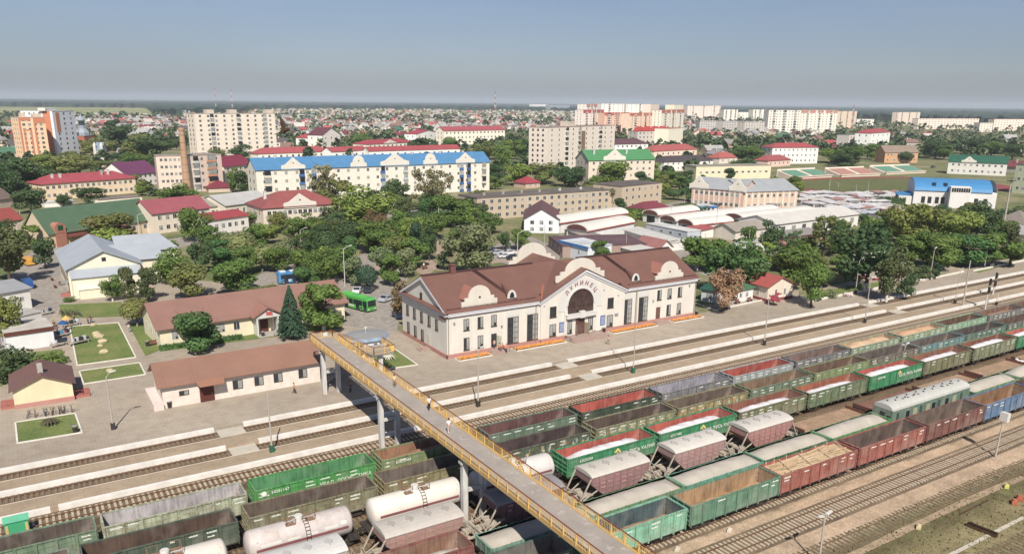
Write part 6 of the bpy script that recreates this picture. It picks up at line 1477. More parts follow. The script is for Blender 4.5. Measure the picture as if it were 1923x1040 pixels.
# ---- stadium
def stadium():
    M_turf=ground_mat('football_turf',[C(104,112,68),C(118,122,76)],.05,.6)
    M_run=mat('running_track',C(156,74,70),.9,namt=.08,nscale=.2)
    c=G(1640,350); a=G(1470,356); b=G(1860,340)
    ctr=G(1668,347); ax=(G(1850,341)-G(1480,352)); L=ax.length/2; rz=math.atan2(ax.y,ax.x); W=46
    d=ax.normalized(); n2=Vector((-d.y,d.x,0))
    def oval(l,w,k=16):
        pts=[]
        for i in range(k+1): t_=-math.pi/2+math.pi*i/k; pts.append(ctr+d*(l-w+w*math.cos(t_))+n2*(w*math.sin(t_)))
        for i in range(k+1): t_=math.pi/2+math.pi*i/k; pts.append(ctr-d*(l-w-w*math.cos(t_))+n2*(w*math.sin(t_)))
        return [(p.x,p.y) for p in pts]
    sheet('running_track',oval(L,W),.262,M_run); sheet('football_field',oval(L-9,W-9),.275,M_turf)
    FOOT.append((ctr.x-d.x*L-n2.x*W,ctr.y-d.y*L-n2.y*W,rz,2*L,2*W,4))
    for s in (-1,1):
        p=ctr+d*s*(L-34); t=empty('football_goal',(p.x,p.y,.28),rz); mb=MB()
        mb.bar((0,-3.66,0),(0,-3.66,2.44),.14); mb.bar((0,3.66,0),(0,3.66,2.44),.14); mb.bar((0,-3.7,2.44),(0,3.7,2.44),.14); mb.build('frame',M_white,t)
        tag(t,'white football goal at the %s end of the field'%('left' if s<0 else 'right'),'football goal')
    for i,(A,B,cc) in enumerate((((1492,337),(1562,333),C(112,164,142)),((1580,333),(1652,330),C(194,144,132)),((1664,328),(1738,325),C(112,164,142)))):
        a=G(*A);b=G(*B); LL=(b-a).length; t=empty('spectator_stand',(a.x,a.y,.27),math.atan2(b.y-a.y,b.x-a.x))
        mb=MB(); mb.box(0,0,0,LL,.6,1.6); mb.extr([(0,.6,0),(0,14,0),(0,14,4.4),(0,.6,1.2)],(LL,0,0)); mb.box(-.3,-.4,1.2,LL+.3,.6,1.7); mb.build('structure',M_wall,t,C(234,216,196))
        for q,(u0,u1) in enumerate(((.04,.44),(.56,.96))):
            m_=MB()
            for r_ in range(8): y=2+r_*1.4; z=1.2+(y-.6)*.239+.12; m_.box(u0*LL,y,z,u1*LL,y+.8,z+.45)
            m_.build('seat_block',M_plain,t,cc)
        mb=MB(); mb.box(-.2,13.8,0,LL+.2,14.3,5.2); mb.build('back_wall',M_wall,t,C(240,228,208))
        tag(t,('left stand with green seats beside the running track','middle stand with red seats beside the running track','right stand with green seats beside the running track')[i],'stand'); foot(t,LL,15)
stadium()
# ---- sports hall with blue vaulted roof
def sports():
    a=G(1709,383); b=G(1835,398); rz=math.atan2(b.y-a.y,b.x-a.x)
    a=G(1713,385); b=G(1868,392); L=(b-a).length; rz=math.atan2(b.y-a.y,b.x-a.x); D=26; h=7.0
    t=empty('sports_hall',(a.x,a.y,.27),rz); n=10
    mb=MB(); mb.box(0,0,0,L,D,h)
    for x in (0,L-.02): mb.extr([(x,D/2-(D/2)*math.cos(math.pi*i/n),h+4.6*math.sin(math.pi*i/n)) for i in range(n+1)],(.02,0,0))
    mb.build('wall',M_wall,t,C(238,234,232))
    mb=MB(); mb.loft([[(x,D/2-(D/2+.5)*math.cos(math.pi*i/n),h-.1+4.8*math.sin(math.pi*i/n)) for i in range(n+1)]+[(x,D/2+(D/2+.2)*math.cos(math.pi*i/n),h-.3+4.7*math.sin(math.pi*i/n)) for i in range(n+1)] for x in (0,L-2)]); mb.build('roof',M_roof,t,C(66,146,204))
    mb=MB(); mb.box(L*.42,-5,0,L*.66,.2,h+2.5); mb.build('stair_block',M_wall,t,C(240,236,232))
    for i in range(8): big_window(t,0,0,.8,1.8,loc=(L*.43+i*L*.028,-5,h+.2),sill=False)
    for x in (.1,.18,.27,.34,.74,.85): big_window(t,0,0,1.6,3,loc=(x*L,0,1.2),sill=False)
    mb=MB(); mb.box(-6,1,0,0,14,4); mb.build('entrance_block',M_wall,t,WHT); mb=MB(); mb.loft([[(-6.5+13*0,2,4),(0,2,4),(0,15,4),(-6.5,15,4)],[(-6.5,2,4.5),(0,1.4,5.2),(0,15,5.2),(-6.5,15,4.5)]]); mb.build('entrance_roof',M_roof,t,C(66,146,204))
    for x in (.22,.36): mb=MB(); mb.box(x*L,1.0,h+1.2,x*L+1.4,4,h+3.4); mb.build('roof_dormer',mat('dark_blue',C(30,60,84),.6),t)
    tag(t,'white sports hall with vaulted bright blue roof','sports hall'); foot(t,L,D)
sports()
# ------------------------------------------------------------ trees
def leaves(lobes,n,size,seed,flat=.5,fill=.25):
    rnd=random.Random(seed); mb=MB(); tot=sum(r*r for _,r in lobes)
    for (c,r) in lobes:
        for k in range(int(n*r*r/tot)):
            while True:
                v=Vector((rnd.gauss(0,1),rnd.gauss(0,1),rnd.gauss(0,1)))
                if v.length>.1: break
            v.normalize(); q=r*(1-abs(rnd.gauss(0,.13)) if rnd.random()>fill else rnd.uniform(.3,.9)); p=Vector(c)+Vector((v.x*q,v.y*q,v.z*q*.85))
            nn=(v+Vector((rnd.uniform(-1,1),rnd.uniform(-1,1),rnd.uniform(-.4,1)))*flat).normalized(); a=nn.orthogonal().normalized(); b=nn.cross(a)
            an=rnd.uniform(0,6.28); a,b=a*math.cos(an)+b*math.sin(an),b*math.cos(an)-a*math.sin(an); s=size*rnd.uniform(.6,1.3)
            mb.poly([p-a*s-b*s*.35,p-a*s*.2-b*s*.8,p+a*s*.9-b*s*.2,p+a*s*.5+b*s*.7,p-a*s*.55+b*s*.75])
    return mb
def trunk_mesh(h,r,limbs,seed,mat_=None,white=False,name='trunk'):
    rnd=random.Random(seed); mb=MB(); zt=h
    mb.tube((0,0,-.3),(0.05,0,zt*.5),r*1.15,r*.8,8); mb.tube((.05,0,zt*.5),(.1,.05,zt),r*.8,r*.55,8)
    if white: mb.tube((0,0,-.1),(.01,0,1.1),r*1.22,r*1.1,8,1)
    for k in range(limbs):
        a=k/limbs*6.283+rnd.uniform(-.3,.3); l=rnd.uniform(1.6,3.0); z=zt*rnd.uniform(.55,1.0); p=Vector((.05,0,z)); q=p+Vector((math.cos(a)*l*.8,math.sin(a)*l*.8,l*rnd.uniform(.7,1.3))); mb.tube(p,q,r*.45,r*.15,5); mb.tube(q,q+Vector((math.cos(a+.6)*.8,math.sin(a+.6)*.8,1.2)),r*.15,.02,4)
    return mb.mesh(name,[M_bark,M_wbark])
PT={}
def protos():
    rnd=random.Random(5)
    def lob(n,R_,z0,z1,rmin,rmax,rn):
        L=[]
        for k in range(n):
            a=rn.uniform(0,6.283); z=rn.uniform(z0,z1); f=1-abs((z-(z0+z1)/2)/((z1-z0)/2+.8))**2; d=rn.uniform(.25,1)*R_*max(.25,f)**.5; L.append(((math.cos(a)*d,math.sin(a)*d,z),rn.uniform(rmin,rmax)))
        return L
    PT['round']=[]
    for s in range(9):
        rn=random.Random(40+s); PT['round'].append((leaves(lob(rn.randint(11,20),rn.uniform(2.6,3.4),2.1,8.6,.8,2.1,rn),3200,.235,s,.9).mesh('crown',M_leaf),trunk_mesh(5.2,.24,6,s,white=s%2==0)))
    PT['ball']=[]
    for s in range(2):
        rn=random.Random(60+s); L=[((0,0,5.6),3.6),((.4,.2,6.3),3.4),((-.4,0,5.0),3.4)]; PT['ball'].append((leaves(L,2400,.24,s+20,.45,.05).mesh('crown',M_leaf),trunk_mesh(4,.22,4,s,white=True)))
    PT['tall']=[]
    for s in range(3):
        rn=random.Random(70+s); PT['tall'].append((leaves(lob(14,1.7,2.6,8.9,1.0,1.9,rn),2000,.25,s+30,.8).mesh('crown',M_leaf),trunk_mesh(6,.2,5,s)))
    PT['airy']=[]
    for s in range(3):
        rn=random.Random(80+s); PT['airy'].append((leaves(lob(22,3.4,2.8,9.2,.6,1.2,rn),1500,.22,s+50,1.1,.6).mesh('crown',M_leaf),trunk_mesh(7,.17,8,s)))
    PT['bush']=[]
    for s in range(2):
        rn=random.Random(90+s); PT['bush'].append((leaves(lob(12,3.2,2.2,7.6,1.6,2.6,rn),1500,.32,s+70,.7).mesh('crown',M_leaf),trunk_mesh(2.5,.2,4,s)))
    mb=MB(); rn=random.Random(3)
    for k in range(26):
        z=1.2+k*.345; R_=3.1*(1-(z-1)/9.2)**.85
        for j in range(int(10+R_*13)):
            a=rn.uniform(0,6.283); d0=R_*rn.uniform(.25,.9); d1=min(R_*rn.uniform(.95,1.15),d0+.9); w=.17+.12*R_/3
            c,s_=math.cos(a),math.sin(a); zz=z+rn.uniform(-.15,.15)
            mb.poly([(c*d0-s_*w,s_*d0+c*w,zz+.12),(c*d0+s_*w,s_*d0-c*w,zz+.12),(c*d1,s_*d1,zz-.32)])
            mb.poly([(c*d0,s_*d0,zz+.35),(c*d1*.98,s_*d1*.98,zz-.2),(c*d0,s_*d0,zz-.25)])
    PT['spruce']=[(mb.mesh('crown',M_leaf),trunk_mesh(9.3,.2,0,1))]
protos()
F={'green':(0.143,0.222,0.064),'lime':(.235,.315,.085),'olive':(0.204,0.233,0.084),'dark':(.085,.140,.062),'darkolive':(.125,.155,.070),'grayg':(0.213,0.262,0.140),'brown':(.24,.165,.09),'autumn':(0.395,0.253,0.172),'yellowgreen':(.245,.285,.085),'spruce':(.060,.110,.070),'birch':(0.270,0.262,0.150),'green2':(0.102,0.191,0.071),'lolive':(.25,.29,.13)}
FN={'green':'mid green','lime':'lime green','olive':'olive green','dark':'dark green','darkolive':'dark olive','grayg':'silvery green','brown':'reddish brown','autumn':'rusty brown','yellowgreen':'yellow green','spruce':'blue green','birch':'thin pale green','green2':'deep green','lolive':'light olive'}
KN={'round':'leafy tree','ball':'clipped round tree','tall':'slender tree','airy':'airy tree','bush':'bushy tree','spruce':'spruce'}
TREES=[]; trnd=random.Random(17)
def tree_at(x,y,r,h,kind,colr,z=.27,dfr=True,tcx=0):
    pr=PT[kind]; k=trnd.randrange(len(pr)); cm,tm=pr[k]
    t=empty('spruce_tree' if kind=='spruce' else 'tree',(x,y,z),trnd.uniform(0,6.28)); w=r/4.2 if kind!='spruce' else r/3.1; w=r/(2.5 if kind=='tall' else 3.35 if kind!='spruce' else 3.1); hs=h/10.0
    c=F[colr]; j=trnd.uniform(.86,1.14); col=(c[0]*j*trnd.uniform(.93,1.07),c[1]*j,c[2]*j,1)
    t.scale=(w,w,hs)
    inst('crown',cm,t,color=col); inst('trunk',tm,t)
    TREES.append((t,r))
    if dfr: defer(t,'%s %s'%(FN[colr],KN[kind]),'%s %ss'%(FN[colr],KN[kind]),'tree')
    FOOT.append((x-r*.6,y-r*.6,0,r*1.2,r*1.2,.3)); return t
def tr(px,py,wpx,top,colr,kind='round'):
    p=G(px,py,.27); d=DST(p.x,p.y); h=HGT(p,top)+.0; r=wpx*d/FPX/2; return tree_at(p.x,p.y,r,h,kind,colr)
for a in [(632,522,62,460,'green'),(578,548,52,490,'green2'),(522,512,50,462,'green'),(736,536,50,470,'green'),(778,506,52,440,'green'),(652,505,52,442,'green2'),(600,474,52,420,'dark'),(702,474,62,412,'green'),(466,516,50,458,'green'),(414,500,60,445,'green2'),(562,450,50,402,'green'),(820,450,50,400,'green'),(860,470,50,425,'green'),(920,440,44,395,'green'),(300,500,60,440,'green'),(400,470,50,420,'green'),
(20,535,84,412,'darkolive'),(-5,470,60,400,'dark'),(14,648,56,548,'yellowgreen'),(24,716,74,645,'dark','bush'),(86,505,42,444,'dark'),(62,468,46,418,'green'),
(95,684,52,660,'green','bush'),(212,462,90,398,'olive'),(206,474,72,425,'lime','bush'),(370,452,58,388,'green'),(212,566,36,513,'green'),(245,568,34,498,'darkolive'),(280,567,46,503,'darkolive'),
(322,536,58,464,'green'),(354,562,82,494,'olive'),(440,552,86,484,'green'),(376,512,42,446,'dark'),(258,612,52,554,'olive','ball'),(371,660,94,566,'green2'),(549,636,60,536,'spruce','spruce'),(608,622,90,524,'green'),
(450,484,62,430,'lolive','ball'),(493,510,54,452,'lolive','ball'),(477,474,44,420,'green'),(491,428,60,386,'green'),(499,458,50,416,'lime'),(530,438,42,398,'olive'),
(541,496,52,442,'grayg','ball'),(568,528,60,464,'green'),(613,486,46,428,'dark','ball'),(653,470,54,407,'dark','ball'),(692,428,98,346,'lime'),(640,412,66,330,'olive'),(742,392,52,331,'dark'),
(706,440,40,392,'brown'),(612,378,52,308,'birch','airy'),(676,360,28,315,'birch','airy'),(800,404,64,318,'birch','airy'),(830,392,54,318,'birch','airy'),(762,412,40,366,'darkolive'),
(852,426,80,354,'green'),(788,432,44,392,'dark','ball'),(880,420,56,368,'dark'),(722,478,76,420,'green'),(748,494,62,440,'olive'),(784,486,30,414,'spruce','tall'),(806,490,32,418,'dark','tall'),
(882,512,88,413,'grayg'),(690,546,40,492,'spruce','ball'),(664,536,44,470,'grayg'),(716,520,44,458,'grayg'),(760,522,46,464,'grayg'),(604,536,56,470,'green'),(838,506,34,468,'grayg'),
(752,598,36,524,'brown','tall'),(1308,506,90,440,'green'),(1372,552,98,440,'green2'),(1403,548,44,476,'darkolive'),(1356,586,58,492,'autumn'),(1350,510,70,446,'green'),
(1444,488,42,410,'dark','tall'),(1404,466,30,422,'green'),(1126,492,42,448,'green'),(977,470,38,428,'green'),(945,470,24,432,'dark'),(1485,545,84,452,'green'),(1522,578,56,488,'green'),(1546,482,66,404,'olive','airy'),
(1625,545,104,418,'dark'),(1664,566,58,458,'darkolive'),(1600,500,60,440,'green'),(1700,462,84,380,'yellowgreen'),(1745,452,70,388,'olive'),(1786,468,86,392,'yellowgreen'),(1710,498,64,432,'green'),(1740,500,50,430,'green'),
(1768,506,74,440,'green'),(1812,500,88,438,'green2'),(1862,502,84,432,'green'),(1896,498,60,420,'darkolive'),(1832,448,64,376,'dark'),(1876,450,50,398,'green'),(1903,430,50,384,'dark'),(1668,446,60,388,'olive'),(1640,458,50,404,'green'),
(1792,430,44,398,'dark'),(1592,474,40,430,'darkolive'),(1500,520,56,470,'green'),(1542,540,44,500,'dark','ball'),(1582,510,40,476,'green'),(1468,512,40,470,'olive'),
(1142,392,44,346,'dark'),(1165,404,34,372,'dark'),(1182,416,36,392,'lime','bush'),(1265,375,34,352,'dark','ball'),(1262,352,52,320,'green'),(1230,345,24,305,'lime','tall'),(1306,372,30,366,'dark','bush'),(1300,396,60,382,'green','bush'),
(1070,414,30,398,'lime','bush'),(1010,345,60,300,'olive'),(975,348,50,302,'lime'),(1060,350,50,310,'dark'),(1083,352,46,312,'dark'),(1150,350,60,300,'lime'),(985,300,30,258,'dark','tall'),(968,300,34,262,'green'),
(1120,342,26,318,'green'),(1445,372,30,330,'green','tall'),(1490,352,30,330,'green'),(1450,300,34,262,'dark'),(1405,305,60,270,'green'),(1392,322,44,296,'dark'),(1595,312,60,274,'green'),(1560,306,56,276,'lime'),(1580,315,50,282,'dark'),
(1628,300,34,268,'green'),(1698,306,30,282,'dark','ball'),(1756,298,46,262,'dark'),(1772,300,36,270,'green'),(1825,290,40,254,'dark'),(1860,294,46,262,'green'),(1900,300,40,268,'dark'),
(48,372,90,290,'dark'),(14,380,60,300,'dark'),(92,330,64,288,'lime'),(150,332,70,288,'olive'),(196,332,44,300,'olive'),(172,386,56,350,'dark'),(120,388,30,365,'dark'),(60,400,60,352,'dark'),
(218,272,44,220,'dark'),(240,290,70,236,'dark'),(262,300,60,252,'olive'),(302,300,70,250,'dark'),(190,292,50,258,'olive'),(328,386,60,342,'green'),(362,380,34,352,'lime','bush'),(455,366,34,318,'dark'),(440,362,22,312,'green','tall'),
(408,300,26,276,'olive'),(452,300,40,270,'dark','tall'),(226,306,30,284,'dark'),(250,310,34,284,'green'),(282,318,40,290,'green'),(130,300,30,282,'olive'),
(610,326,46,300,'olive'),(930,342,40,306,'dark'),(944,322,34,268,'green'),(955,300,30,262,'lime'),(675,282,36,248,'green'),(790,292,36,256,'dark'),(845,282,26,254,'green','ball'),(918,300,50,264,'olive'),
(930,356,30,330,'green'),(1190,410,40,388,'green','bush'),(1700,560,30,505,'dark','bush'),(1728,524,34,496,'darkolive','bush'),(1756,524,20,492,'spruce','tall')]:
    tr(*a)
for p in ((130,566,22,556,'green','bush'),(1560,560,20,540,'grayg','bush')): tr(*p)
# hedges
def hedge(a,b,w,h,lab,colr='green2'):
    A=G(*a);B=G(*b);L=(B-A).length; rn=random.Random(int(a[0])); mb=MB()
    for k in range(int(L*w*60)):
        x=rn.uniform(0,L);y=rn.uniform(-w/2,w/2); z=h*rn.uniform(.3,1.05); s=.16
        mb.poly([(x-s,y-s*.6,z),(x+s*.4,y-s,z+rn.uniform(-.12,.12)),(x+s,y+s*.3,z+rn.uniform(-.1,.1)),(x-s*.3,y+s,z+rn.uniform(-.1,.1))])
    mb.box(0,-w*.42,0,L,w*.42,h*.85); c=F[colr]; o=mb.build('hedge',M_leaf,None,(c[0],c[1],c[2],1),A); o.rotation_euler.z=math.atan2(B.y-A.y,B.x-A.x); tag(o,lab,'hedge'); FOOT.append((A.x,A.y-w,o.rotation_euler.z,L,w*2,.5))
hedge((300,658),(455,636),1.4,.9,'low clipped hedge in front of the long cream building')
hedge((1595,378),(1700,384),2.2,3.2,'row of dark conical hedge trees before the football field','dark')
hedge((455,560),(520,548),3,1.8,'rounded hedge beside the brown roofed building','olive')
# filler trees of the town
ZONE=[((0,300),(300,372),60),((920,262),(1460,345),110),((540,225),(1000,262),10),((1440,262),(1923,300),70),((460,256),(960,300),34),((0,262),(360,300),34),((560,392),(900,436),16),((1500,410),(1923,470),34),((230,400),(560,440),6),((1250,345),(1500,400),10),((1080,330),(1300,372),14),((560,440),(660,540),12),((640,440),(820,480),12),((1420,450),(1620,520),14)]
cn=0; FILL=[]
for (x0,y0),(x1,y1),n in ZONE:
    for k in range(n):
        for _ in range(12):
            px,py=trnd.uniform(x0,x1),trnd.uniform(y0,y1); p=G(px,py,.27); r=trnd.uniform(2.6,4.6) if py<300 else trnd.uniform(2.2,4.0)
            if not blocked(p.x,p.y,r*.7): break
        else: continue
        if py>430 and x0>1000: r*=.8
        kd=trnd.choice(['round','round','round','tall','bush','airy']); cl=trnd.choice(['green','green','dark','dark','olive','darkolive','lime','green2'])
        hh=r*trnd.uniform(1.9,2.6)*(1 if kd!='bush' else .6); FILL.append((DST(p.x,p.y)/r,p.x,p.y,r,hh,kd,cl)); FOOT.append((p.x-r*.6,p.y-r*.6,0,r*1.2,r*1.2,.3))
FILL.sort(); NTH_=max(0,296-len(TREES))
for q in FILL[:NTH_]: FOOT.pop(); tree_at(q[1],q[2],q[3],q[4],q[5],q[6]); cn+=1
# ------------------------------------------------------------ far houses and woods
HM=[]
def house_mesh(s):
    rn=random.Random(s); L=rn.uniform(9,13); D=rn.uniform(7,10); h=rn.uniform(3,5.5); r=rn.uniform(2.4,4); mb,wl=roof_mesh(rn.choice(['gable','gablef','gable','hip']),L,D,h,r,.5)
    n=len(mb.v); w=MB(); w.box(0,0,0,L,D,h)
    mb.m=[1]*len(mb.m)
    mb.v+=w.v; mb.f+=[tuple(i+n for i in f) for f in w.f]; mb.m+=[0]*len(w.f)
    n=len(mb.v); mb.v+=wl.v; mb.f+=[tuple(i+n for i in f) for f in wl.f]; mb.m+=[0]*len(wl.f)
    for x in (L*.25,L*.7): mb.box(x-.6,-.05,1,x+.6,-.01,2.4,2)
    mb.box(L*.3,D*.45,h+r*.5,L*.3+.7,D*.45+.7,h+r+1,0)
    for q in (D*.3,D*.7): mb.box(L+.01,q-.6,1,L+.05,q+.6,2.4,2)
    wc=rn.choice([C(238,230,218),C(230,214,186),C(206,196,182),C(222,190,160),C(240,236,230)])
    return mb.mesh('house',[mat('house_wall_%d'%(s%5),[C(238,230,218),C(230,214,186),C(200,192,180),C(214,180,150),C(240,236,230)][s%5],.9,namt=.05),M_slate,M_glass])
HM=[house_mesh(s) for s in range(10)]
RC=[('grey',C(158,156,156)),('grey',C(176,174,170)),('pale',C(206,200,190)),('brown',C(140,110,98)),('red',C(186,76,76)),('dark red',C(134,66,72)),('dark',C(96,88,90)),('grey',C(150,146,142)),('green',C(74,120,96)),('brown',C(160,130,110))]
HZ=[((150,224),(345,262),40),((345,212),(500,262),24),((520,208),(960,262),124),((960,212),(1095,250),16),((0,228),(40,262),10),((1290,250),(1460,300),22),((1450,258),(1923,292),32),((0,262),(300,300),14),((460,262),(560,285),6),((1760,340),(1923,345),0),((1283,200),(1450,222),8),((1900,300),(1923,345),1)]
ZL=[('behind the nine-storey panel block',0,330),('between the panel block and the long cream block',330,560),('beyond the long blue roof',560,960),('left of the high-rise cluster',960,1095),('right of the gabled terrace',1095,1450),('beyond the stadium',1450,3000)]
hr=random.Random(23); nh=0
for (x0,y0),(x1,y1),n in HZ:
    for k in range(n):
        for _ in range(10):
            px=hr.uniform(x0,x1); u=hr.random(); py=y0+(y1-y0)*u**1.25
            p=G(px,py,.27)
            if not blocked(p.x,p.y,7): break
        else: continue
        rn_,rc=hr.choice(RC); o=inst('house',hr.choice(HM),None,p,hr.uniform(-.9,.9),(hr.uniform(.9,1.5),)*3,color=rc)
        zl=[z for z,a,b in ZL if a<=px<b][0]
        tag(o,'small %s roofed house among trees %s'%(rn_,zl),'house','%s roofed small houses %s'%(rn_,zl)); FOOT.append((p.x-7,p.y-7,0,14,14,1)); nh+=1
# houses too many to count beyond them: one object
mbh=MB()
def minihouse(mb,x,y,s,rz,m):
    c,sn=math.cos(rz),math.sin(rz); T=lambda a,b,z:(x+a*c-b*sn,y+a*sn+b*c,z)
    L,D,h,r=5*s,4*s,3.6*s,3.0*s; P=[(-L,-D),(L,-D),(L,D),(-L,D)]
    for i in range(4): a=P[i];b=P[(i+1)%4]; mb.poly([T(*a,.2),T(*b,.2),T(*b,h),T(*a,h)],0 if s<1.2 else 4)
    mb.poly([T(-L,-D,h),T(L,-D,h),T(L,0,h+r),T(-L,0,h+r)],m); mb.poly([T(L,D,h),T(-L,D,h),T(-L,0,h+r),T(L,0,h+r)],m); mb.poly([T(-L,-D,h),T(-L,0,h+r),T(-L,D,h)],0); mb.poly([T(L,-D,h),T(L,D,h),T(L,0,h+r)],0)
for k in range(2700):
    px=hr.uniform(130,1560); hz=191+(px-961)*.0098; py=hz+12+hr.random()**1.1*46
    if px>1100 and py<hz+20: continue
    if px<345 and py<hz+34: continue
    if px<480 and py<hz+26: continue
    p=G(px,py,0)
    if blocked(p.x,p.y,4): continue
    minihouse(mbh,p.x,p.y,hr.uniform(.9,1.4),hr.uniform(-1.5,1.5),hr.choice([1,1,1,2,2,3,5]))
o=mbh.build('distant_houses',[mat('far_wall',C(236,228,216),.9,namt=0),mat('far_roof_grey',C(176,174,172),.8,namt=0),mat('far_roof_brown',C(150,116,104),.8,namt=0),mat('far_roof_red',C(190,84,80),.8,namt=0),mat('far_wall2',C(224,206,184),.9,namt=0),mat('far_roof_dark',C(112,100,104),.8,namt=0)]); tag(o,'hazy spread of tiny houses reaching to the forest','houses',None,'stuff')
# tree cover between them: one object
mb=MB(); fr=random.Random(31)
def clump(mb,x,y,r,h,n):
    for k in range(n):
        a=fr.uniform(0,6.283); e=fr.uniform(-.1,1.4); d=r*math.cos(e)*fr.uniform(.6,1.05); z=h*.32+(h*.68)*math.sin(max(e,0))*fr.uniform(.7,1.05)
        cx,cy=x+d*math.cos(a),y+d*math.sin(a); s=r*fr.uniform(.28,.5); an=fr.uniform(0,6.28); t=Vector((math.cos(an),math.sin(an),fr.uniform(-.4,.4))); u=Vector((-math.sin(an)*.6,math.cos(an)*.6,fr.uniform(.1,.9)))
        q=Vector((cx,cy,z)); mb.poly([q-t*s-u*s*.4,q+t*s*.3-u*s*.8,q+t*s,q+t*s*.2+u*s*.8,q-t*s*.7+u*s*.5],fr.randrange(3))
nt_=0
for q in FILL[NTH_:]: clump(mb,q[1],q[2],q[3],q[4],110)
for k in range(5200):
    px=fr.uniform(-60,1990); hz=191+(px-961)*.0098; u=fr.random(); py=hz+9+u**1.5*88
    if px<330 and py<hz+34 : continue
    p=G(px,py,.2)
    if blocked(p.x,p.y,-1): continue
    d=DST(p.x,p.y); r=fr.uniform(3,5.5)*(1 if d<1500 else 1.5); clump(mb,p.x,p.y,r,r*fr.uniform(1.5,2.2),26 if d<1000 else 16 if d<2200 else 9); nt_+=1
def fol(name,c):
    m=mat(name,c,.8,nscale=.02,namt=.2); return m
o=mb.build('tree_cover',[fol('far_leaf_a',(.07,.11,.045,1)),fol('far_leaf_b',(.095,.13,.05,1)),fol('far_leaf_c',(.05,.08,.04,1))]); tag(o,'tree cover of the distant town between roofs','trees',None,'stuff')
# forest to the horizon
def forest():
    mb=MB(); fr2=random.Random(8); cols=list(range(-260,2240,7)); rows=14; V=[]
    ed=[(-260,5200),(0,4900),(270,4600),(285,2500),(455,2700),(470,4300),(700,4600),(960,4600),(1100,4400),(1200,3600),(1500,3300),(1700,2700),(1923,2500),(2240,2400)]
    def D0(px):
        for (a,b),(c,d) in zip(ed,ed[1:]):
            if a<=px<=c: return b+(d-b)*(px-a)/(c-a)
        return 3000
    for px in cols:
        r=ray(px,190+(px-961)*.0098); h=Vector((r.x,r.y)); k=h.length; h/=k; row=[]
        d0=D0(px)*(1+fr2.uniform(-.015,.015)); 
        row.append((h.x*d0,h.y*d0,.2))
        for i in range(rows):
            d=d0*(30000/d0)**(i/(rows-1)); z=19+fr2.uniform(-4,4)*(1 if i<7 else .5)
            row.append((h.x*d,h.y*d,z))
        V.append(row)
    n=len(V[0])
    for a in range(len(V)-1):
        for b in range(n-1): mb.poly([V[a][b],V[a+1][b],V[a+1][b+1],V[a][b+1]])
    o=mb.build('forest',mat('forest_green',(.030,.055,.038,1),.95,nscale=.004,namt=.3)); tag(o,'dark hazy forest along the horizon','forest',None,'stuff')
forest()
# power line pylons and masts
def mast(px,base_d,top,lab,w=1.6,colr=('r','w')):
    r=ray(px,190+(px-961)*.0098); h=Vector((r.x,r.y)); h/=h.length; x,y=h.x*base_d,h.y*base_d; H=HGT(Vector((x,y,.2)),top); t=empty('radio_mast',(x,y,.2)); n=8
    mr=mat('mast_red',C(190,90,84),.7); 
    for k in range(n):
        z0,z1=H*k/n,H*(k+1)/n; mb=MB(); q0,q1=w*(1-.8*k/n),w*(1-.8*(k+1)/n)
        for s in ((-1,-1),(1,-1),(1,1),(-1,1)): mb.bar((s[0]*q0,s[1]*q0,z0),(s[0]*q1,s[1]*q1,z1),w*.25)
        for s in ((-1,-1,1,-1),(1,-1,1,1),(-1,1,-1,-1)): mb.bar((s[0]*q0,s[1]*q0,z0),(s[2]*q1,s[3]*q1,z1),w*.15)
        mb.build('lattice_section',mr if k%2 else M_white,t)
    tag(t,lab,'mast')
mast(404,3000,164,'faint white lattice mast on the horizon, left one',1.5); mast(435,2900,167,'red and white lattice mast on the horizon, right one of the pair',2.0)
mast(930,3600,172,'red and white mast on the horizon above the centre',3.4); mast(1604,1500,197,'slim white mast rising beside the cream nine-storey block',1.0)
# ------------------------------------------------------------ lamp posts, signals
def lamp(px,py,top,heads,lab,m=None,z=.29,base='dark',r=.13,arm=1.3,grp=None,one=None,many=None):
    p=G(px,py,z); H=HGT(p,top); t=empty('lamp_post',p,trnd.uniform(-.2,.2)); m=m or M_pole
    mb=MB(); mb.tube((0,0,0),(0,0,H),r,r*.6,8); mb.build('pole',m,t)
    if base: mb=MB(); mb.box(-.28,-.22,0,.28,.22,.95); mb.build('base_box',mat('base_%s'%base,{'dark':C(70,62,58),'green':C(50,110,80)}[base],.7),t)
    for s in ([-1,1] if heads==2 else [1] if heads==1 else []):
        a=MB(); a.tube((0,0,H-.1),(s*arm,0,H+.55),.06,.05,6); o=a.build('arm',m,t)
        h=MB(); h.extr([(s*arm-.1,-.16,H+.48),(s*arm+s*.75,-.12,H+.62),(s*arm+s*.75,.12,H+.62),(s*arm-.1,.16,H+.48)] if s>0 else [(s*arm+.1,-.16,H+.48),(s*arm+.1,.16,H+.48),(s*arm-.75,.12,H+.62),(s*arm-.75,-.12,H+.62)],(0,0,.14)); h.build('lamp_head',M_white,t)
    if lab: tag(t,lab,'lamp post','lamp posts' if grp is None else grp)
    else: defer(t,one or 'grey lamp post',many or 'grey lamp posts','lamp post','lamp posts')
    return t
PG='lamp posts along the platforms'
lamp(213,806,707,1,'concrete lamp post with dark base on the paving left of the pinkish building',grp=PG,arm=.5)
lamp(511,848,738,0,'concrete post with green base boxes on the middle platform left of the footbridge',grp=PG,base='green')
lamp(898,763,660,2,'lamp post with dark base on the middle platform before the station corner',grp=PG,arm=.5)
lamp(1189,700,542,0,'tall thin post with green base in front of the station right half',grp=PG,base='green',r=.1)
lamp(1435,648,560,1,'lamp post on the middle platform below the red umbrellas',grp=PG,arm=.5)
lamp(1624,606,527,2,'lamp post on the middle platform right of the stepped platform building',grp=PG,arm=.5)
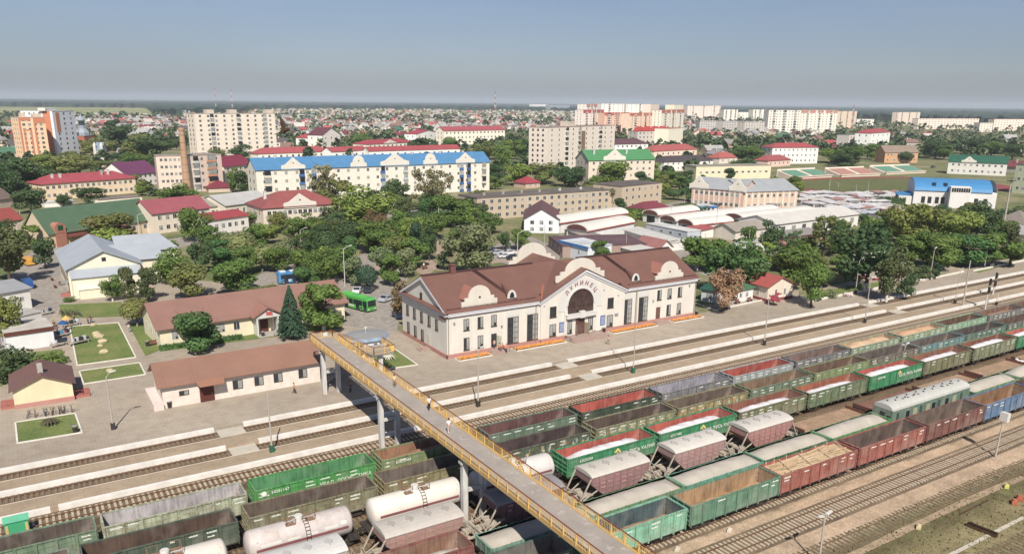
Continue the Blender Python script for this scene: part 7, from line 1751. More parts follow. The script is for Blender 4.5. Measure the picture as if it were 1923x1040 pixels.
lamp(1793,570,510,1,'thin lamp post beside the thick white mast on the platform',grp=PG,arm=.5,r=.09)
lamp(1808,573,489,0,'thick white concrete mast on the middle platform at the right',grp=PG,base=None,r=.2)
lamp(1746,525,470,1,'lamp post by the small shrub bed on the right',grp=PG,arm=.6)
lamp(1606,552,490,1,'lamp post before the tree with a white sculpture bed',grp=PG,arm=.6)
lamp(1848,505,455,1,'lamp post by the white garden wall at the right',grp=PG,arm=.6)
lamp(1693,655+40,652,2,'slim lamp mast between the wagon rows on the right',z=-.2,base=None,grp='yard lamps',r=.09,arm=.4)
lamp(1537,1060,976,2,'pale lamp post standing on the grass at the bottom edge',z=-.25,base=None,grp='yard lamps',arm=.35)
t=lamp(1869,857,783,0,'leaning pale post with white box lamp beside the outer track on the right',z=-.2,base=None,grp='yard lamps'); t.rotation_euler=(0,R(3),0)
mb=MB(); mb.box(-.1,-.5,5.0,.6,.5,6.2); mb.build('box_lamp',M_white,t)
for px,py,top,hd in ((740,420,380,2),(824,418,375,2),(865,402,387,2),(566,470,432,1),(648,538,467,1),(1022,476,422,0),(972,474,438,1),(1175,478,440,0),(1258,430,386,0),(1344,440,392,0),(1556,368,330,0),(1627,378,340,0),(1672,384,362,0),(1750,398,370,0),(1405,470,430,0),(1500,470,440,0),(37,402,388,1),(34,445,421,1),(455,430,398,0),(262,442,404,1),(1285,386,360,0),(1606,372,345,0)):
    lamp(px,py,top,hd,None,m=M_white if hd else M_pole,base=None,r=.11,arm=1.5 if hd else 1)
p=G(1882,436); H=HGT(p,340); t=empty('floodlight_mast',p); mb=MB(); mb.tube((0,0,0),(0,0,H),.35,.22,10); mb.build('pole',M_pole,t); mb=MB(); mb.box(-1.6,-.8,H,1.6,.8,H+.15)
for x in (-1.5,-.5,.5,1.5): mb.bar((x,-.8,H),(x,-.8,H+1.1),.06); mb.bar((x,.8,H),(x,.8,H+1.1),.06)
mb.bar((-1.6,-.8,H+1.1),(1.6,-.8,H+1.1),.06); mb.build('platform',M_iron,t); mb=MB(); [mb.box(x-.3,-1.0,H+.4,x+.3,-.82,H+1.0) for x in (-1.1,0,1.1)]; mb.build('floodlight',M_metal,t); tag(t,'tall concrete floodlight mast with small platform at the right edge','mast')
def signal(px,py,top,lab,z):
    p=G(px,py,z); H=HGT(p,top); t=empty('railway_signal',p); mb=MB(); mb.tube((0,0,0),(0,0,H*.95),.17,.13,8); mb.build('pole',M_white,t)
    for z0 in (H-1.7,H-3.6):
        mb=MB(); mb.box(-.5,-.35,z0,.1,-.1,z0+1.5); mb.build('signal_head',M_iron,t)
        for q in (.35,.75,1.15): l=MB(); l.tube((-.2,-.36,z0+q),(-.2,-.6,z0+q),.14,n=8); l.build('signal_lens',M_glass,t)
    mb=MB(); mb.bar((.3,-.1,0),(.3,-.1,H*.8),.06); mb.bar((.6,-.1,0),(.6,-.1,H*.8),.06)
    for k in range(12): mb.bar((.3,-.1,.4+k*H*.065),(.6,-.1,.4+k*H*.065),.04)
    mb.build('ladder',M_pole,t); tag(t,lab,'railway signal')
signal(1849.5,581,521,'railway signal with two black heads beside the wagons, front one',-.2); signal(1864,553,510,'railway signal with two black heads on the platform, rear one',.29)
p=G(1871,572,.0); t=empty('signal_post',p); mb=MB(); mb.tube((0,0,0),(0,0,2.6),.12,n=8); mb.build('pole',M_white,t); mb=MB(); mb.box(-.3,-.2,0,.3,.2,.7); mb.build('base',M_iron,t); tag(t,'short white post with dark foot right of the front signal','post')
# ------------------------------------------------------------ people
import bmesh
def skinned(name,verts,edges,radii,mats,sub=1):
    bm=bmesh.new(); sk_=bm.verts.layers.skin.verify(); vs=[bm.verts.new(v) for v in verts]
    for v,r in zip(vs,radii): v[sk_].radius=(r,r)
    vs[0][sk_].use_root=True
    for a,b in edges: bm.edges.new((vs[a],vs[b]))
    me=bpy.data.meshes.new(name); bm.to_mesh(me); bm.free(); o=bpy.data.objects.new(name,me); COL.objects.link(o)
    o.modifiers.new('s','SKIN'); m=o.modifiers.new('b','SUBSURF'); m.levels=sub; m.render_levels=sub
    dg=bpy.context.evaluated_depsgraph_get(); nm=bpy.data.meshes.new_from_object(o.evaluated_get(dg)); bpy.data.objects.remove(o); nm.name=name
    nm.materials.clear(); nm.materials.append(mats); return nm
M_skin=mat('skin',C(214,160,130),.6,namt=0); M_cloth=mat('cloth',None,.85,nscale=5,namt=.1); M_hair=mat('hair',None,.7,namt=.1)
def person_meshes(pose):
    s=dict(stand=0,walk=1,sit=2)[pose]
    if s==2: hipz=.48; lk=(( -.10,-.42,.50),(-.10,-.44,.06)),((.10,-.42,.50),(.10,-.46,.06))
    else:
        hipz=.92; st=.30*s+.03; lk=((-.10,-.10*s-.02,.50),(-.10,-st,.07)),((.10,.06*s,.50),(.10,st*.9,.09))
    z=hipz; V=[(0,0,z),(0,0,z+.25),(0,0,z+.50),(0,-.01,z+.60),(0,-.02,z+.68),(0,-.03,z+.80)]; E=[(0,1),(1,2),(2,3),(3,4),(4,5)]; Rr=[.13,.12,.14,.06,.085,.075]
    # legs
    for k,((kn),(an)) in enumerate(lk):
        i=len(V); x=-.10 if k==0 else .10; V+=[(x,0,z-.04),kn,an,(an[0],an[1]-.16,an[2]-.03)]; E+=[(0,i),(i,i+1),(i+1,i+2),(i+2,i+3)]; Rr+=[.085,.06,.042,.04]
    for k in (-1,1):
        i=len(V); sw=.18*s*k if s<2 else -.1; V+=[(k*.19,0,z+.50),(k*.24,sw*.5,z+.26),(k*.22,sw-.06,z+.04),(k*.22,sw-.10,z-.06),(k*.19,sw-.13,z-.08)]; E+=[(2,i),(i,i+1),(i+1,i+2),(i+2,i+3),(i+2,i+4)]; Rr+=[.06,.045,.033,.026,.015]
    body=skinned('person',V,E,Rr,M_skin)
    sh=skinned('shirt',[V[0],V[1],V[2],(0,-.005,z+.57)]+[V[14],V[15],V[19],V[20]],[(0,1),(1,2),(2,3),(2,4),(4,5),(2,6),(6,7)],[.15,.14,.16,.08,.075,.06,.075,.06],M_cloth)
    tv=[(0,0,z+.06)]+[V[6],V[7],V[8],V[10],V[11],V[12]]; trs=skinned('trousers',tv,[(0,1),(1,2),(2,3),(0,4),(4,5),(5,6)],[.15,.10,.075,.058,.10,.075,.058],M_cloth)
    mb=MB(); c=Vector((0,-.005,z+.77)); n=8
    mb.loft([[(c.x+r*math.cos(i/n*6.283),c.y+.02+r*math.sin(i/n*6.283),c.z+q) for i in range(n)] for r,q in ((.085,-.06),(.105,.02),(.09,.09),(.04,.13))]); hair=mb.mesh('hair',M_hair)
    fc=MB(); fc.box(-.045,-.128,z+.755,-.02,-.105,z+.77); fc.box(.02,-.128,z+.755,.045,-.105,z+.77); fc.box(-.012,-.135,z+.71,.012,-.10,z+.745)
    return body,sh,trs,hair
PM={p:person_meshes(p) for p in ('stand','walk','sit')}
def person(p,rz,pose,shirt,trous,lab,hairc=C(80,60,44),sc=1.04,grp=None):
    b,s,t_,h=PM[pose]; o=inst('person',b,None,p,rz,(sc,)*3); inst('shirt',s,o,color=shirt); inst('trousers',t_,o,color=trous); inst('hair',h,o,color=hairc); tag(o,lab,'person',grp); return o
ORG=C(236,120,80);BLK=C(50,52,62);WH=C(238,236,232);JN=C(70,84,112)
dz=8.26
def PB(px,py): return G(px,py,dz)
person(PB(741,727),2.6,'stand',C(222,206,160),C(150,130,110),'person in pale clothes standing on the footbridge by the right railing')
person(PB(806,770),3.0,'walk',WH,BLK,'person in white shirt and dark trousers walking on the footbridge')
person(PB(843,813),2.9,'walk',WH,C(210,190,180),'person in white dress-like clothes at the left railing of the footbridge')
person(G(658,738),.4,'stand',C(40,60,80),BLK,'person in dark clothes standing in the shadow of the footbridge')
person(G(553,739),1.2,'walk',C(240,120,110),C(70,60,60),'person in salmon vest walking before the pinkish building')
person(G(928,655,.75),.2,'stand',C(226,170,160),JN,'person in pink top in the left station doorway')
person(G(938,657,.8),.1,'sit',ORG,C(120,80,70),'worker in orange vest sitting by the left station door')
person(G(944,658,.4),.3,'sit',C(180,90,80),BLK,'worker in dark red sitting on the left station steps')
person(G(951,663),-.4,'stand',ORG,C(60,70,110),'worker in orange vest standing at the foot of the left station steps')
person(G(1142,647),1.5,'walk',C(206,200,190),C(160,150,140),'person in pale grey walking before the station entrance')
person(G(1452,570),.4,'stand',C(200,60,70),BLK,'person in red beside the dark red umbrellas')
for i,(px,py,c1,c2,lb) in enumerate(((103,618,BLK,BLK,'person in black at the corner of the long white stall'),(108,624,C(40,60,90),BLK,'person in dark blue by the clothes racks of the long stall'),(166,608,C(80,60,60),BLK,'person in brown standing at the top end of the stone row'),(172,607,BLK,JN,'person in black beside the person in brown at the stone row'),(130,628,C(220,190,180),C(170,110,90),'person in pale pink on the path beside the dark goods'),(140,602,BLK,BLK,'dark figure in front of the parked bicycles on the lawn edge'),(243,624,C(190,210,220),C(150,170,190),'person in pale blue walking on the path between lawns'),(48,577,C(50,60,90),JN,'person in blue by the wall of the white shop'),(1053,486,C(120,120,180),C(90,90,150),'person in blue walking behind the station roof'),(1625,556,C(190,190,200),C(120,110,120),'person in grey by the platform lamp on the right'),(796,505,WH,C(120,120,120),'person in white sitting in the park near the path'))):
    person(G(px,py),i*.9,'walk' if i%2 else 'stand',c1,c2,lb)
# bird in flight, near the camera
def bird():
    b=Vector((0,0,CAMZ))+ray(533,247)*15.5; mb=MB(); n=8
    rg=[]
    for x,r,z in ((-.10,.012,0),(-.05,.035,0),(.0,.045,0),(.06,.03,.01),(.10,.032,.015),(.125,.012,.012)): rg.append([(x,r*math.cos(i/n*6.283),z+r*math.sin(i/n*6.283)) for i in range(n)])
    mb.loft(rg); mb.extr([(-.09,-.015,.0),(-.09,.015,.0),(-.2,.05,.0),(-.16,.0,.0),(-.2,-.05,.0)],(0,0,.006))
    for w in (((.05,.0,.02),(-.05,.0,.02),(-.02,.06,.12),(.0,.12,.29),(.06,.1,.17)),((.05,.0,.02),(-.05,.0,.02),(-.06,-.14,.0),(-.02,-.24,-.03),(.05,-.12,.02))): mb.extr(w,(0,.004,.004))
    o=mb.build('bird',mat('plumage',C(74,54,40),.8,namt=.2,nscale=20),None,None,b); o.rotation_euler=(R(10),R(-18),R(-32)); tag(o,'dark brown bird with raised wing flying above the town','bird')
bird()
# ------------------------------------------------------------ vehicles
def car_mesh(van=False):
    L,w=(4.4,.88) if not van else (5.2,.98); h=1.48 if not van else 2.2; mb=MB(); gl=MB()
    if van: prof=[(-L/2,.35),(L/2-.1,.35),(L/2,.9),(L/2-.35,1.15),(L/2-1.1,h-.1),(L/2-1.5,h),(-L/2+.1,h),(-L/2,1.6)]
    else: prof=[(-L/2,.35),(L/2-.05,.35),(L/2,.72),(L/2-.25,.86),(.85,.98),(.2,h-.06),(-.9,h),(-1.65,1.02),(-L/2+.05,.98),(-L/2,.8)]
    mb.extr([(x,-w,z) for x,z in prof],(0,2*w,0))
    if van: gl.box(-L/2+.4,-w-.01,1.25,L/2-1.5,w+.01,1.85); gl.extr([(L/2-.42,-w+.1,1.2),(L/2-1.08,-w+.1,h-.14),(L/2-1.08,w-.1,h-.14),(L/2-.42,w-.1,1.2)],(.03,0,.03))
    else: gl.extr([(.72,-w-.01,1.0),(.15,-w-.01,h-.12),(-.85,-w-.01,h-.09),(-1.45,-w-.01,1.04)],(0,2*w+.02,0)); gl.extr([(.84,-w+.12,1.0),(.24,-w+.12,h-.07),(.24,w-.12,h-.07),(.84,w-.12,1.0)],(.03,0,.02)); gl.extr([(-1.62,-w+.12,1.05),(-.95,-w+.12,h-.03),(-.95,w-.12,h-.03),(-1.62,w-.12,1.05)],(-.03,0,.02))
    wh=MB(); wh.tube((0,-.11,0),(0,.11,0),.32,n=12); rim=MB(); rim.tube((0,-.125,0),(0,.125,0),.19,n=8)
    hl=MB(); hl.box(-.02,-.16,-.08,.03,.16,.08)
    return mb.mesh('body',mat('car_paint',None,.3,spec=.6,namt=0)),gl.mesh('windows',M_glass),wh.mesh('wheel',mat('tyre',(.02,.02,.02,1),.8,namt=0)),rim.mesh('rim',M_metal),hl.mesh('headlight',M_white),L,w
CM={False:car_mesh(),True:car_mesh(True)}
def car(px,py,rz,c,lab,van=False):
    b,g,w,rm,hl,L,ww=CM[van]; t=empty('parked_van' if van else 'parked_car',G(px,py,.31),rz); inst('body',b,t,color=c); inst('windows',g,t)
    for x in (-L*.31,L*.31):
        for y in (-ww+.1,ww-.1): o=inst('wheel',w,t,(x,y,.32)); inst('rim',rm,o)
    for y in (-ww+.25,ww-.25): inst('headlight',hl,t,(L/2-.02,y,.72))
    tag(t,lab,'van' if van else 'car','parked cars')
NAVY=C(34,48,90);SIL=C(190,196,204)
for a in ((673,549,.9,C(226,228,230),'white car at the left of the pair behind the green bus'),(694,548,.9,C(60,66,78),'dark car at the right of the pair behind the green bus'),(727,565,.5,SIL,'silver car beside the brown tree at the station gable'),(748,596,1.4,C(40,56,84),'dark blue car in the shade by the station gable'),
 (917,470,.1,NAVY,'navy car in the park side car park, farthest left'),(934,478,-.1,SIL,'silver car next to the navy one'),(948,484,-.1,C(232,232,234),'white car behind the lamp in the car park'),(957,478,-.1,C(236,236,236),'white car nearest the station rear gable'),(965,487,-.2,C(40,50,60),'dark car in front of the white ones in the car park'),
 (1427,481,.2,C(28,56,110),'deep blue car right of the market trees'),(1382,468,.4,C(120,126,132),'grey car by the green tree in the market lane'),(1270,404,.3,C(190,70,60),'red car near the hedge of the striped building'),(1490,395,.3,C(60,70,84),'dark car at the corner of the striped building'),
 (268,356,.1,C(70,60,64),'dark car in the yard behind the peach building'),(283,358,.1,C(220,224,228),'white car in the yard behind the peach building'),(1752,315,.1,C(60,74,100),'dark blue car left of the dark green roofed building'),(1800,472,1.0,C(200,200,204),'pale car under the trees on the right'),(392,446,.1,C(60,60,66),'dark car before the red strip shop'),(782,393,.2,C(236,236,238),'white car on the street before the blue-roofed flats'),(769,399,.2,C(226,226,230),'second white car on the street before the blue-roofed flats')): car(*a)
car(1414,472,1.4,C(238,238,236),'white van beside the dark blue car in the market lane',True)
car(52,497,1.9,C(244,176,40),'yellow minibus on the street at the left edge',True)
car(52,540,1.7,C(40,90,160),'blue van half under trees at the left edge',True)
def bus(A,B,c,lab,w=2.5,H=3.0,roofc=None):
    a=G(*A,.31);b=G(*B,.31); L=min(12.5,(b-a).length); t=empty('bus',a,math.atan2(b.y-a.y,b.x-a.x))
    mb=MB(); n=(0,0)
    pr=[(.05,.35),(L,.35),(L+.12,1.2),(L+.02,2.6),(L-.25,H),(.25,H),(0,H-.2)]; mb.extr([(x,0,z) for x,z in pr],(0,w,0)); mb.build('body',mat('car_paint',None),t,c)
    mb=MB(); mb.box(.5,.4,H,L*.35,w-.4,H+.25); mb.box(L*.55,.5,H,L*.75,w-.5,H+.22); mb.build('roof_unit',M_plain,t,roofc or (c[0]*1.3,c[1]*1.1,c[2]*1.3,1))
    for y,s in ((0,-1),(w,1)):
        x=.6
        while x<L-1.3: mb=MB(); mb.box(x,min(y,y+s*.03),1.35,x+1.35,max(y,y+s*.03),2.45); mb.build('window',M_glass,t); x+=1.55
    for x in (L*.25,L*.62,L-1.2): mb=MB(); mb.box(x,-.045,.45,x+1.0,-.004,2.5); mb.build('door',M_glass,t)
    mb=MB(); mb.extr([(L+.13,.15,1.3),(L+.05,.15,2.65),(L+.05,w-.15,2.65),(L+.13,w-.15,1.3)],(.03,0,0)); mb.build('windscreen',M_glass,t)
    for x in (L*.2,L*.78):
        for y in (.15,w-.15): mb=MB(); mb.tube((x,y-.16,.5),(x,y+.16,.5),.5,n=14); o=mb.build('wheel',mat('tyre',None),t); mb=MB(); mb.tube((x,y-.175,.5),(x,y+.175,.5),.24,n=8); mb.build('rim',M_metal,o)
    for y in (.35,w-.35): mb=MB(); mb.box(L+.05,y-.2,.6,L+.1,y+.2,.85); mb.build('headlight',M_white,t)
    mb=MB(); mb.box(L*.3,-.02,.75,L*.55,-.003,1.15); mb.build('white_panel',M_white,t)
    tag(t,lab,'bus')
bus((636,574),(690,588),C(82,190,70),'bright green city bus in front of the station square trees')
bus((524,535),(566,531),C(70,146,206),'blue bus partly hidden behind the brown roofed building',roofc=C(220,226,230))
# ------------------------------------------------------------ small things
def bike_meshes():
    wh=MB(); n=14
    wh.loft([[( (.33+.025*math.cos(b))*math.cos(a),.02*math.sin(b),.35+(.33+.025*math.cos(b))*math.sin(a)) for b in (0,1.57,3.14,4.71)] for a in [i/n*6.283 for i in range(n+1)]],cap=False)
    for i in range(6): a=i/6*6.283; wh.bar((0,0,.35),(.33*math.cos(a),0,.35+.33*math.sin(a)),.012)
    fr=MB(); 
    for p,q in (((-.5,0,.35),(-.1,0,.3)),((-.1,0,.3),(.35,0,.8)),((-.1,0,.3),(-.2,0,.85)),((-.2,0,.8),(.35,0,.85)),((-.5,0,.35),(-.2,0,.8)),((.35,0,.9),(.52,0,.35))): fr.bar(p,q,.04)
    sd=MB(); sd.box(-.32,-.07,.88,-.08,.07,.95); hb=MB(); hb.bar((.33,-.28,1.0),(.33,.28,1.0),.035); hb.bar((.33,0,.85),(.33,0,1.0),.04)
    return wh.mesh('wheel',M_iron),fr.mesh('frame',M_plain),sd.mesh('saddle',M_iron),hb.mesh('handlebar',M_iron)
BM=bike_meshes()
def bike(p,rz,c,one='parked bicycle',many='parked bicycles'):
    t=empty('bicycle',p,rz); inst('wheel',BM[0],t,(-.5,0,0)); inst('wheel',BM[0],t,(.52,0,0)); inst('frame',BM[1],t,color=c); inst('saddle',BM[2],t); inst('handlebar',BM[3],t); return t
bc=[C(60,60,70),C(120,50,50),C(50,80,120),C(90,90,90),C(50,90,60)]; bn=['dark grey','red','blue','grey','green']
rk=empty('bicycle_rack',G(46,786)); a=G(46,786);b=G(146,772); rk.rotation_euler.z=math.atan2(b.y-a.y,b.x-a.x); mb=MB(); LL=(b-a).length; x=0
while x<LL: mb.bar((x,0,0),(x,0,.85),.05); x+=LL/14
mb.bar((0,0,.85),(LL,0,.85),.04); mb.bar((0,0,.4),(LL,0,.4),.04); mb.build('rail',mat('rack_paint',C(190,180,170),.6),rk); tag(rk,'long low bicycle rack before the small cream house','bicycle rack')
for i,x in enumerate((55,67,84,88,97,101,112,116,122,135)):
    o=bike(G(x,783-(x-55)*.13),R(70+7*((i*37)%5)),bc[i%5]); defer(o,'%s bicycle'%bn[i%5],'%s bicycles'%bn[i%5],'bicycle','bicycles parked at the rack','in the rack by the cream house')
for i in range(12):
    o=bike(G(114+i*3.4,590+(i%3)*2),R(60+11*((i*29)%7)),bc[(i*2)%5]); defer(o,'%s bicycle'%bn[(i*2)%5],'%s bicycles'%bn[(i*2)%5],'bicycle','bicycles parked on the paving','by the upper lawn edge')
# stones across the lawn
for i,(px,py,s) in enumerate(((175,611,.6),(181,628,.8),(185,633,.9),(193,643,.9),(188,650,.5),(196,662,.8),(206,697,.6))):
    mb=MB(); rr=random.Random(i); mb.loft([[(s*q*rr.uniform(.8,1.1)*math.cos(k/8*6.283),s*.7*q*rr.uniform(.8,1.1)*math.sin(k/8*6.283),z*s) for k in range(8)] for q,z in ((1,0),(1.05,.35),(.75,.7),(.2,.85))]); o=mb.build('boulder',mat('stone',C(206,186,150),.9,nscale=2,namt=.15),None,None,G(px,py,.33)); defer(o,'pale stone','pale stones','stone','row of pale stones on the lawn','in the row on the large lawn')
def spiky(px,py,r,c,lab,n=14):
    p=G(px,py,.33); mb=MB(); rr=random.Random(int(px))
    for k in range(n): a=k/n*6.283; l=r*rr.uniform(.8,1.1); w=.22*r; mb.extr([(math.cos(a)*.1,math.sin(a)*.1,.25),(math.cos(a-.2)*l*.55,math.sin(a-.2)*l*.55,.45*r),(math.cos(a)*l,math.sin(a)*l,.15),(math.cos(a+.2)*l*.55,math.sin(a+.2)*l*.55,.45*r)],(0,0,.06))
    mb.tube((0,0,0),(0,0,.5*r),.3*r,.2*r,8); o=mb.build('plant_star',mat('plant_'+lab[:5],c,.8,namt=.2,nscale=3),None,None,p); tag(o,lab,'plant bed')
spiky(728,674,1.6,C(214,210,190),'whitish star-shaped plant bed on the lawn by the round kiosk'); spiky(93,797,1.5,C(92,84,62),'dark spreading star-shaped plant bed on the front left lawn'); spiky(1592,556,1.6,C(230,214,206),'pinkish white sculpture bed near the garden wall')
def parasol(px,py,h,r,c,lab,tilt=0):
    p=G(px,py); t=empty('parasol',p,.3); t.rotation_euler.x=tilt; mb=MB(); n=8; mb.loft([[(q*math.cos(i/n*6.283),q*math.sin(i/n*6.283),z) for i in range(n)] for q,z in ((r,h-.7),(.05,h))]); mb.build('canopy',M_cloth,t,c); mb=MB(); mb.tube((0,0,0),(0,0,h+.1),.04); mb.tube((0,0,0),(0,0,.1),.3); mb.build('pole',M_metal,t); tag(t,lab,'parasol')
parasol(1446,572,2.6,1.5,C(150,50,66),'dark red parasol left of the lamp post by the red roofed hut',.5); parasol(1466,568,2.5,1.3,C(160,54,66),'smaller dark red parasol right of the lamp post by the red roofed hut',-.5); parasol(120,622,2.3,1.0,C(40,90,150),'blue parasol beside the long white stall'); parasol(126,612,2.2,.9,C(240,180,90),'orange parasol near the toy stall')
def bin_(px,py,lab): p=G(px,py); t=empty('litter_bin',p); mb=MB(); mb.loft([[(q*math.cos(i/8*6.283),q*math.sin(i/8*6.283),z) for i in range(8)] for q,z in ((.28,0),(.36,.95))]); mb.build('body',M_iron,t); mb=MB(); mb.tube((0,0,.95),(0,0,1.05),.38); mb.build('rim',M_metal,t); defer(t,'dark litter bin','dark litter bins','litter bin','litter bins')
for q in ((319,765),(494,632),(902,661),(1056,634),(1134,624),(1308,592),(142,812),(813,655),(277,650)): bin_(q[0],q[1],'')
def bench(px,py,rz): 
    t=empty('park_bench',G(px,py),rz); mb=MB(); mb.box(-.9,-.25,.42,.9,.25,.48); mb.build('seat',mat('bench_wood',C(130,80,64),.8),t); mb=MB(); mb.box(-.9,.22,.55,.9,.28,.95); mb.build('backrest',mat('bench_wood',None),t)
    for x in (-.75,.75): mb=MB(); mb.box(x-.04,-.22,0,x+.04,.24,.42); mb.build('leg',M_iron,t)
    defer(t,'brown bench','brown benches','bench','park benches')
for q in ((98,526,1.6),(104,540,1.6),(118,535,0),(290,648,.2),(798,505,.3),(745,500,.4),(1385,570,.2),(1408,566,.2),(1362,582,.2),(700,512,.5)): bench(*q)
def goods(px,py,n,lab,cols,w=2.0):
    t=empty('goods_stand',G(px,py),.4); rr=random.Random(int(px)); mb=MB(); mb.box(-w,-.4,.5,w,.4,.62); [mb.box(x-.04,-.35,0,x+.04,.35,.5) for x in (-w+.1,w-.1)]; mb.build('table',M_pole,t)
    for k in range(n): x=rr.uniform(-w,w); mb=MB(); s=rr.uniform(.2,.45); mb.loft([[(x+s*math.cos(i/6*6.283),rr.uniform(-.02,.02)+s*.8*math.sin(i/6*6.283),z) for i in range(6)] for z in (.7,.9,.7+s*1.6)]); mb.build('goods',mat('goods_%d'%(k%len(cols)),cols[k%len(cols)],.8),t)
    tag(t,lab,'goods stand')
cs=[C(50,60,90),C(210,210,215),C(60,60,64),C(190,90,80),C(90,160,200)]
goods(112,633,9,'clothes stand with dark and white goods along the long white stall',cs); goods(110,650,7,'goods stand with red and white wares at the near end of the long stall',[C(236,236,236),C(200,80,70),C(60,64,80)],1.4); goods(148,646,10,'dark heap of wares on the lawn beside the path',[C(50,50,60),C(80,76,90),C(190,190,195)],1.8); goods(134,613,7,'row of colourful toys at the corner of the large lawn',[C(240,180,90),C(90,180,210),C(230,230,230)],1.6); goods(90,590,6,'dark goods stand by the low grey kiosk',[C(60,56,54),C(120,110,110)],1.4)
# yard odds and ends
o=MB(); p=G(1845,996,-.2); o.box(-3.4,-.25,0,3.4,-.08,.45); o.box(-3.4,.08,0,3.4,.25,.45); o.box(-3.4,-.25,.38,3.4,.25,.45); b1=G(1816.7,986,-.2);b2=G(1872,1008,-.2); ob=o.build('steel_beam',mat('rusty_beam',C(92,66,48),.8,nscale=2,namt=.3),None,None,(b1+b2)/2); ob.rotation_euler.z=math.atan2(b2.y-b1.y,b2.x-b1.x); ob.scale.x=(b2-b1).length/6.8; tag(ob,'dark rusty steel beam lying across the concrete strip in the grass','beam')
for (px,py,c,lab,s) in ((1370,997,C(230,220,200),'small pale block by the track opposite the green wagon',.35),(1272,1033,C(226,214,196),'small pale block near the end of the footbridge',.35),(1725,991,C(226,206,160),'small pale block beside the trodden path',.4),(1890,915,C(220,220,110),'small yellow box in the grass at the right',.4),(1905,945,C(196,110,72),'orange rusty box in the grass at the right edge',.5),(1914,938,C(190,104,70),'second orange rusty box behind the first at the right edge',.5)):
    mb=MB(); mb.box(-s,-s*.6,0,s,s*.6,s*.8); mb.box(-s*.6,-s*.4,s*.8,s*.6,s*.4,s*1.1); o=mb.build('block',mat('blk_%d'%int(px),c,.8,namt=.15,nscale=3),None,None,G(px,py,-.22)); o.rotation_euler.z=.5; tag(o,lab,'block')
o=MB(); q1=G(1802,966,-.2);q2=G(1856,938,-.2); o.bar(q1,q2,.12); ob=o.build('pipe',mat('rusty_beam',None)); tag(ob,'thin rusty rail lying in the grass beside the trodden path','rail piece')
# flag and antennas near the brown roofs
p=G(515,632); t=empty('flag_pole',p); mb=MB(); mb.tube((0,0,0),(0,0,5.2),.05); mb.build('pole',M_metal,t); mb=MB(); mb.extr([(-1.2,0,4.4),(0,0,4.3),(0,0,5.1),(-1.2,0,5.15)],(0,.03,0)); mb.build('flag',mat('flag_red',C(200,90,84),.8),t); tag(t,'thin pole with small red flag beside the spruce','flag pole')
# tufts of weed in the yard and on the near field
mb=MB(); wr=random.Random(4)
for k in range(26000):
    z=-.24
    if wr.random()<.5: y=wr.uniform(33,46)
    elif wr.random()<.5: y=wr.choice((74.3,68.6,63.2,58.2,79.9,85))+wr.gauss(0,.5)
    else: y=wr.uniform(62,76)
    x=wr.uniform(0,190); s=wr.uniform(.04,.13); a=wr.uniform(0,3.14); c,sn=math.cos(a)*s,math.sin(a)*s
    mb.poly([(x-c,y-sn,z),(x+c,y+sn,z),(x+c*1.3+sn*.6,y+sn*1.2,z+s*.9),(x-c*.6,y-sn*.9,z+s*1.2)],wr.randrange(2))
o=mb.build('weeds',[mat('weed_a',(.13,.14,.055,1),.9,namt=.2),mat('weed_b',(.20,.17,.085,1),.9,namt=.2)]); tag(o,'weeds between the tracks and in the rough grass','weeds',None,'stuff')
# ------------------------------------------------------------ haze
mb=MB(); mb.box(-33000,-500,-1.6,33000,33000,150); hz=mb.mesh('haze',None if False else mat('tmp_haze',(1,1,1,1))); hz.materials.clear()
m=bpy.data.materials.new('haze'); m.use_nodes=True; n=m.node_tree; n.nodes.clear(); pv=n.nodes.new('ShaderNodeVolumePrincipled'); pv.inputs['Color'].default_value=(.82,.91,1,1); pv.inputs['Density'].default_value=HAZE; pv.inputs['Anisotropy'].default_value=0
oo=n.nodes.new('ShaderNodeOutputMaterial'); n.links.new(pv.outputs[0],oo.inputs['Volume']); hz.materials.append(m)
ho=bpy.data.objects.new('haze',hz); COL.objects.link(ho); ho['kind']='stuff'
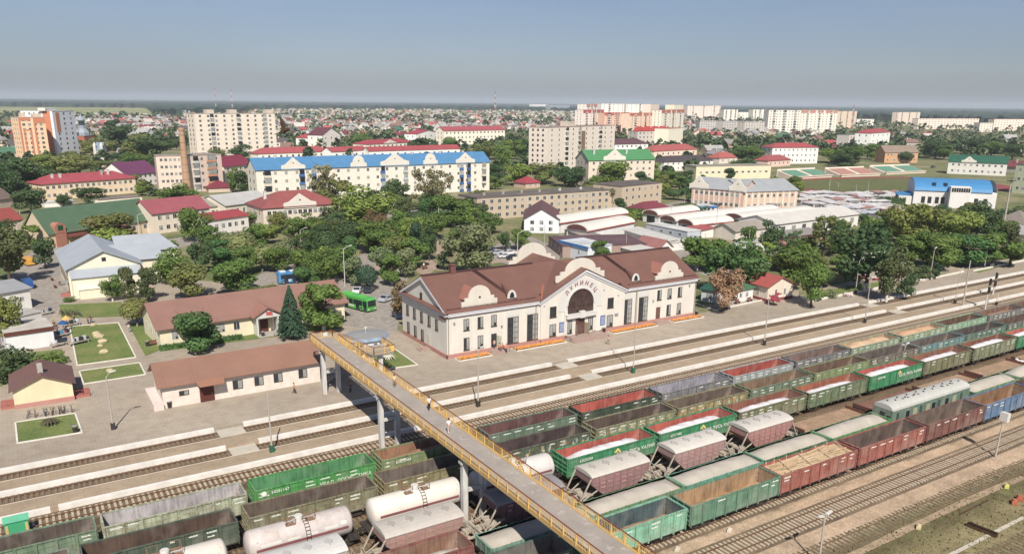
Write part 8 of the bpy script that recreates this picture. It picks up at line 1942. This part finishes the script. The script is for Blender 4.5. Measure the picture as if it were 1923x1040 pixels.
# ------------------------------------------------------------ labels that name a landmark and a place in the row
LM=[('before the footbridge',650,720),('near the spruce',549,636),('beside the station gable',752,580),('beside the station steps',940,655),('before the station entrance',1100,630),('at the right station end',1310,585),('in front of the pinkish low building',330,760),('by the small cream house',80,780),('beside the grey-roofed hall',230,560),
('behind the brown roofed buildings',400,520),('by the green roofed long building',190,450),('before the red-roofed school',560,432),('in the middle of the park',760,480),('at the front of the park',690,530),('left in the park',600,500),('right in the park',880,500),('before the blue-roofed flats left half',600,390),('before the blue-roofed flats right half',820,390),
('beside the white house by the market',980,460),('along the tan flat-roofed block',1100,400),('beside the green-roofed block',1170,340),('left of the nine-storey beige block',960,320),('in the market',1280,440),('beyond the station roof end',1370,500),('by the striped building',1340,385),('around the red roofed hut',1490,540),('behind the stepped platform building',1640,500),('before the blue sports hall',1740,450),('on the lawn at the right',1830,490),
('beside the running track',1620,375),('left of the stadium stands',1470,310),('behind the stadium stands',1600,300),('behind the green-roofed white building',1840,285),('beyond the yellow-walled hall',1390,300),('by the brick chimney',340,375),('beside the peach building',120,375),('at the far left edge',20,360),('before the orange tower',90,320),('on the wooded rise by the church',230,280),('behind the pinkish flats',300,300),
('right of the long panel block',540,290),('behind the long blue roof',700,290),('before the cream long block',880,285),('between the beige and green-roofed blocks',1120,330),('beside the zigzag-roofed terrace',1240,290),('before the grey panel blocks',1370,270),('by the left street kiosks',60,600),('by the purple roof',260,330),('at the right edge',1900,440),('near the magenta roof',450,340)]
ORDN=['','first','second','third','fourth','fifth','sixth','seventh','eighth','ninth','tenth']+['%dth'%i for i in range(11,21)]+['21st','22nd','23rd']+['%dth'%i for i in range(24,31)]+['31st','32nd','33rd']+['%dth'%i for i in range(34,41)]
from collections import defaultdict
GR=defaultdict(list)
for (o,one,many,grp,lm,pos) in DEFER:
    x,y=PX(*o.location)
    l=lm or min(LM,key=lambda q:(q[1]-x)**2+((q[2]-y)*1.8)**2)[0]
    GR[(one,many,l)].append((x,o,grp))
for (one,many,l),L_ in GR.items():
    L_.sort(key=lambda q:q[0])
    for i,(x,o,grp) in enumerate(L_):
        if len(L_)==1: o['label']='%s %s'%(one,l)
        elif 0: pass
        elif len(L_)==2: o['label']='%s of two %s %s'%('left' if i==0 else 'right',many,l)
        else: o['label']='%s from left of the %s %s'%(ORDN[i+1] if i else 'first',many,l)
        if o['category']=='tree': o['group']='%s %s'%(many,l) if 0 else 'trees '+l
        elif grp: o['group']=grp
for o in bpy.data.objects:
    if 'label' in o and len(o['label'].split())>16: print('LONG',o.name,o['label'])
print('OBJECTS',len(bpy.data.objects),'trees',len(TREES),'filler',cn,'houses',nh,'clumps',nt_)
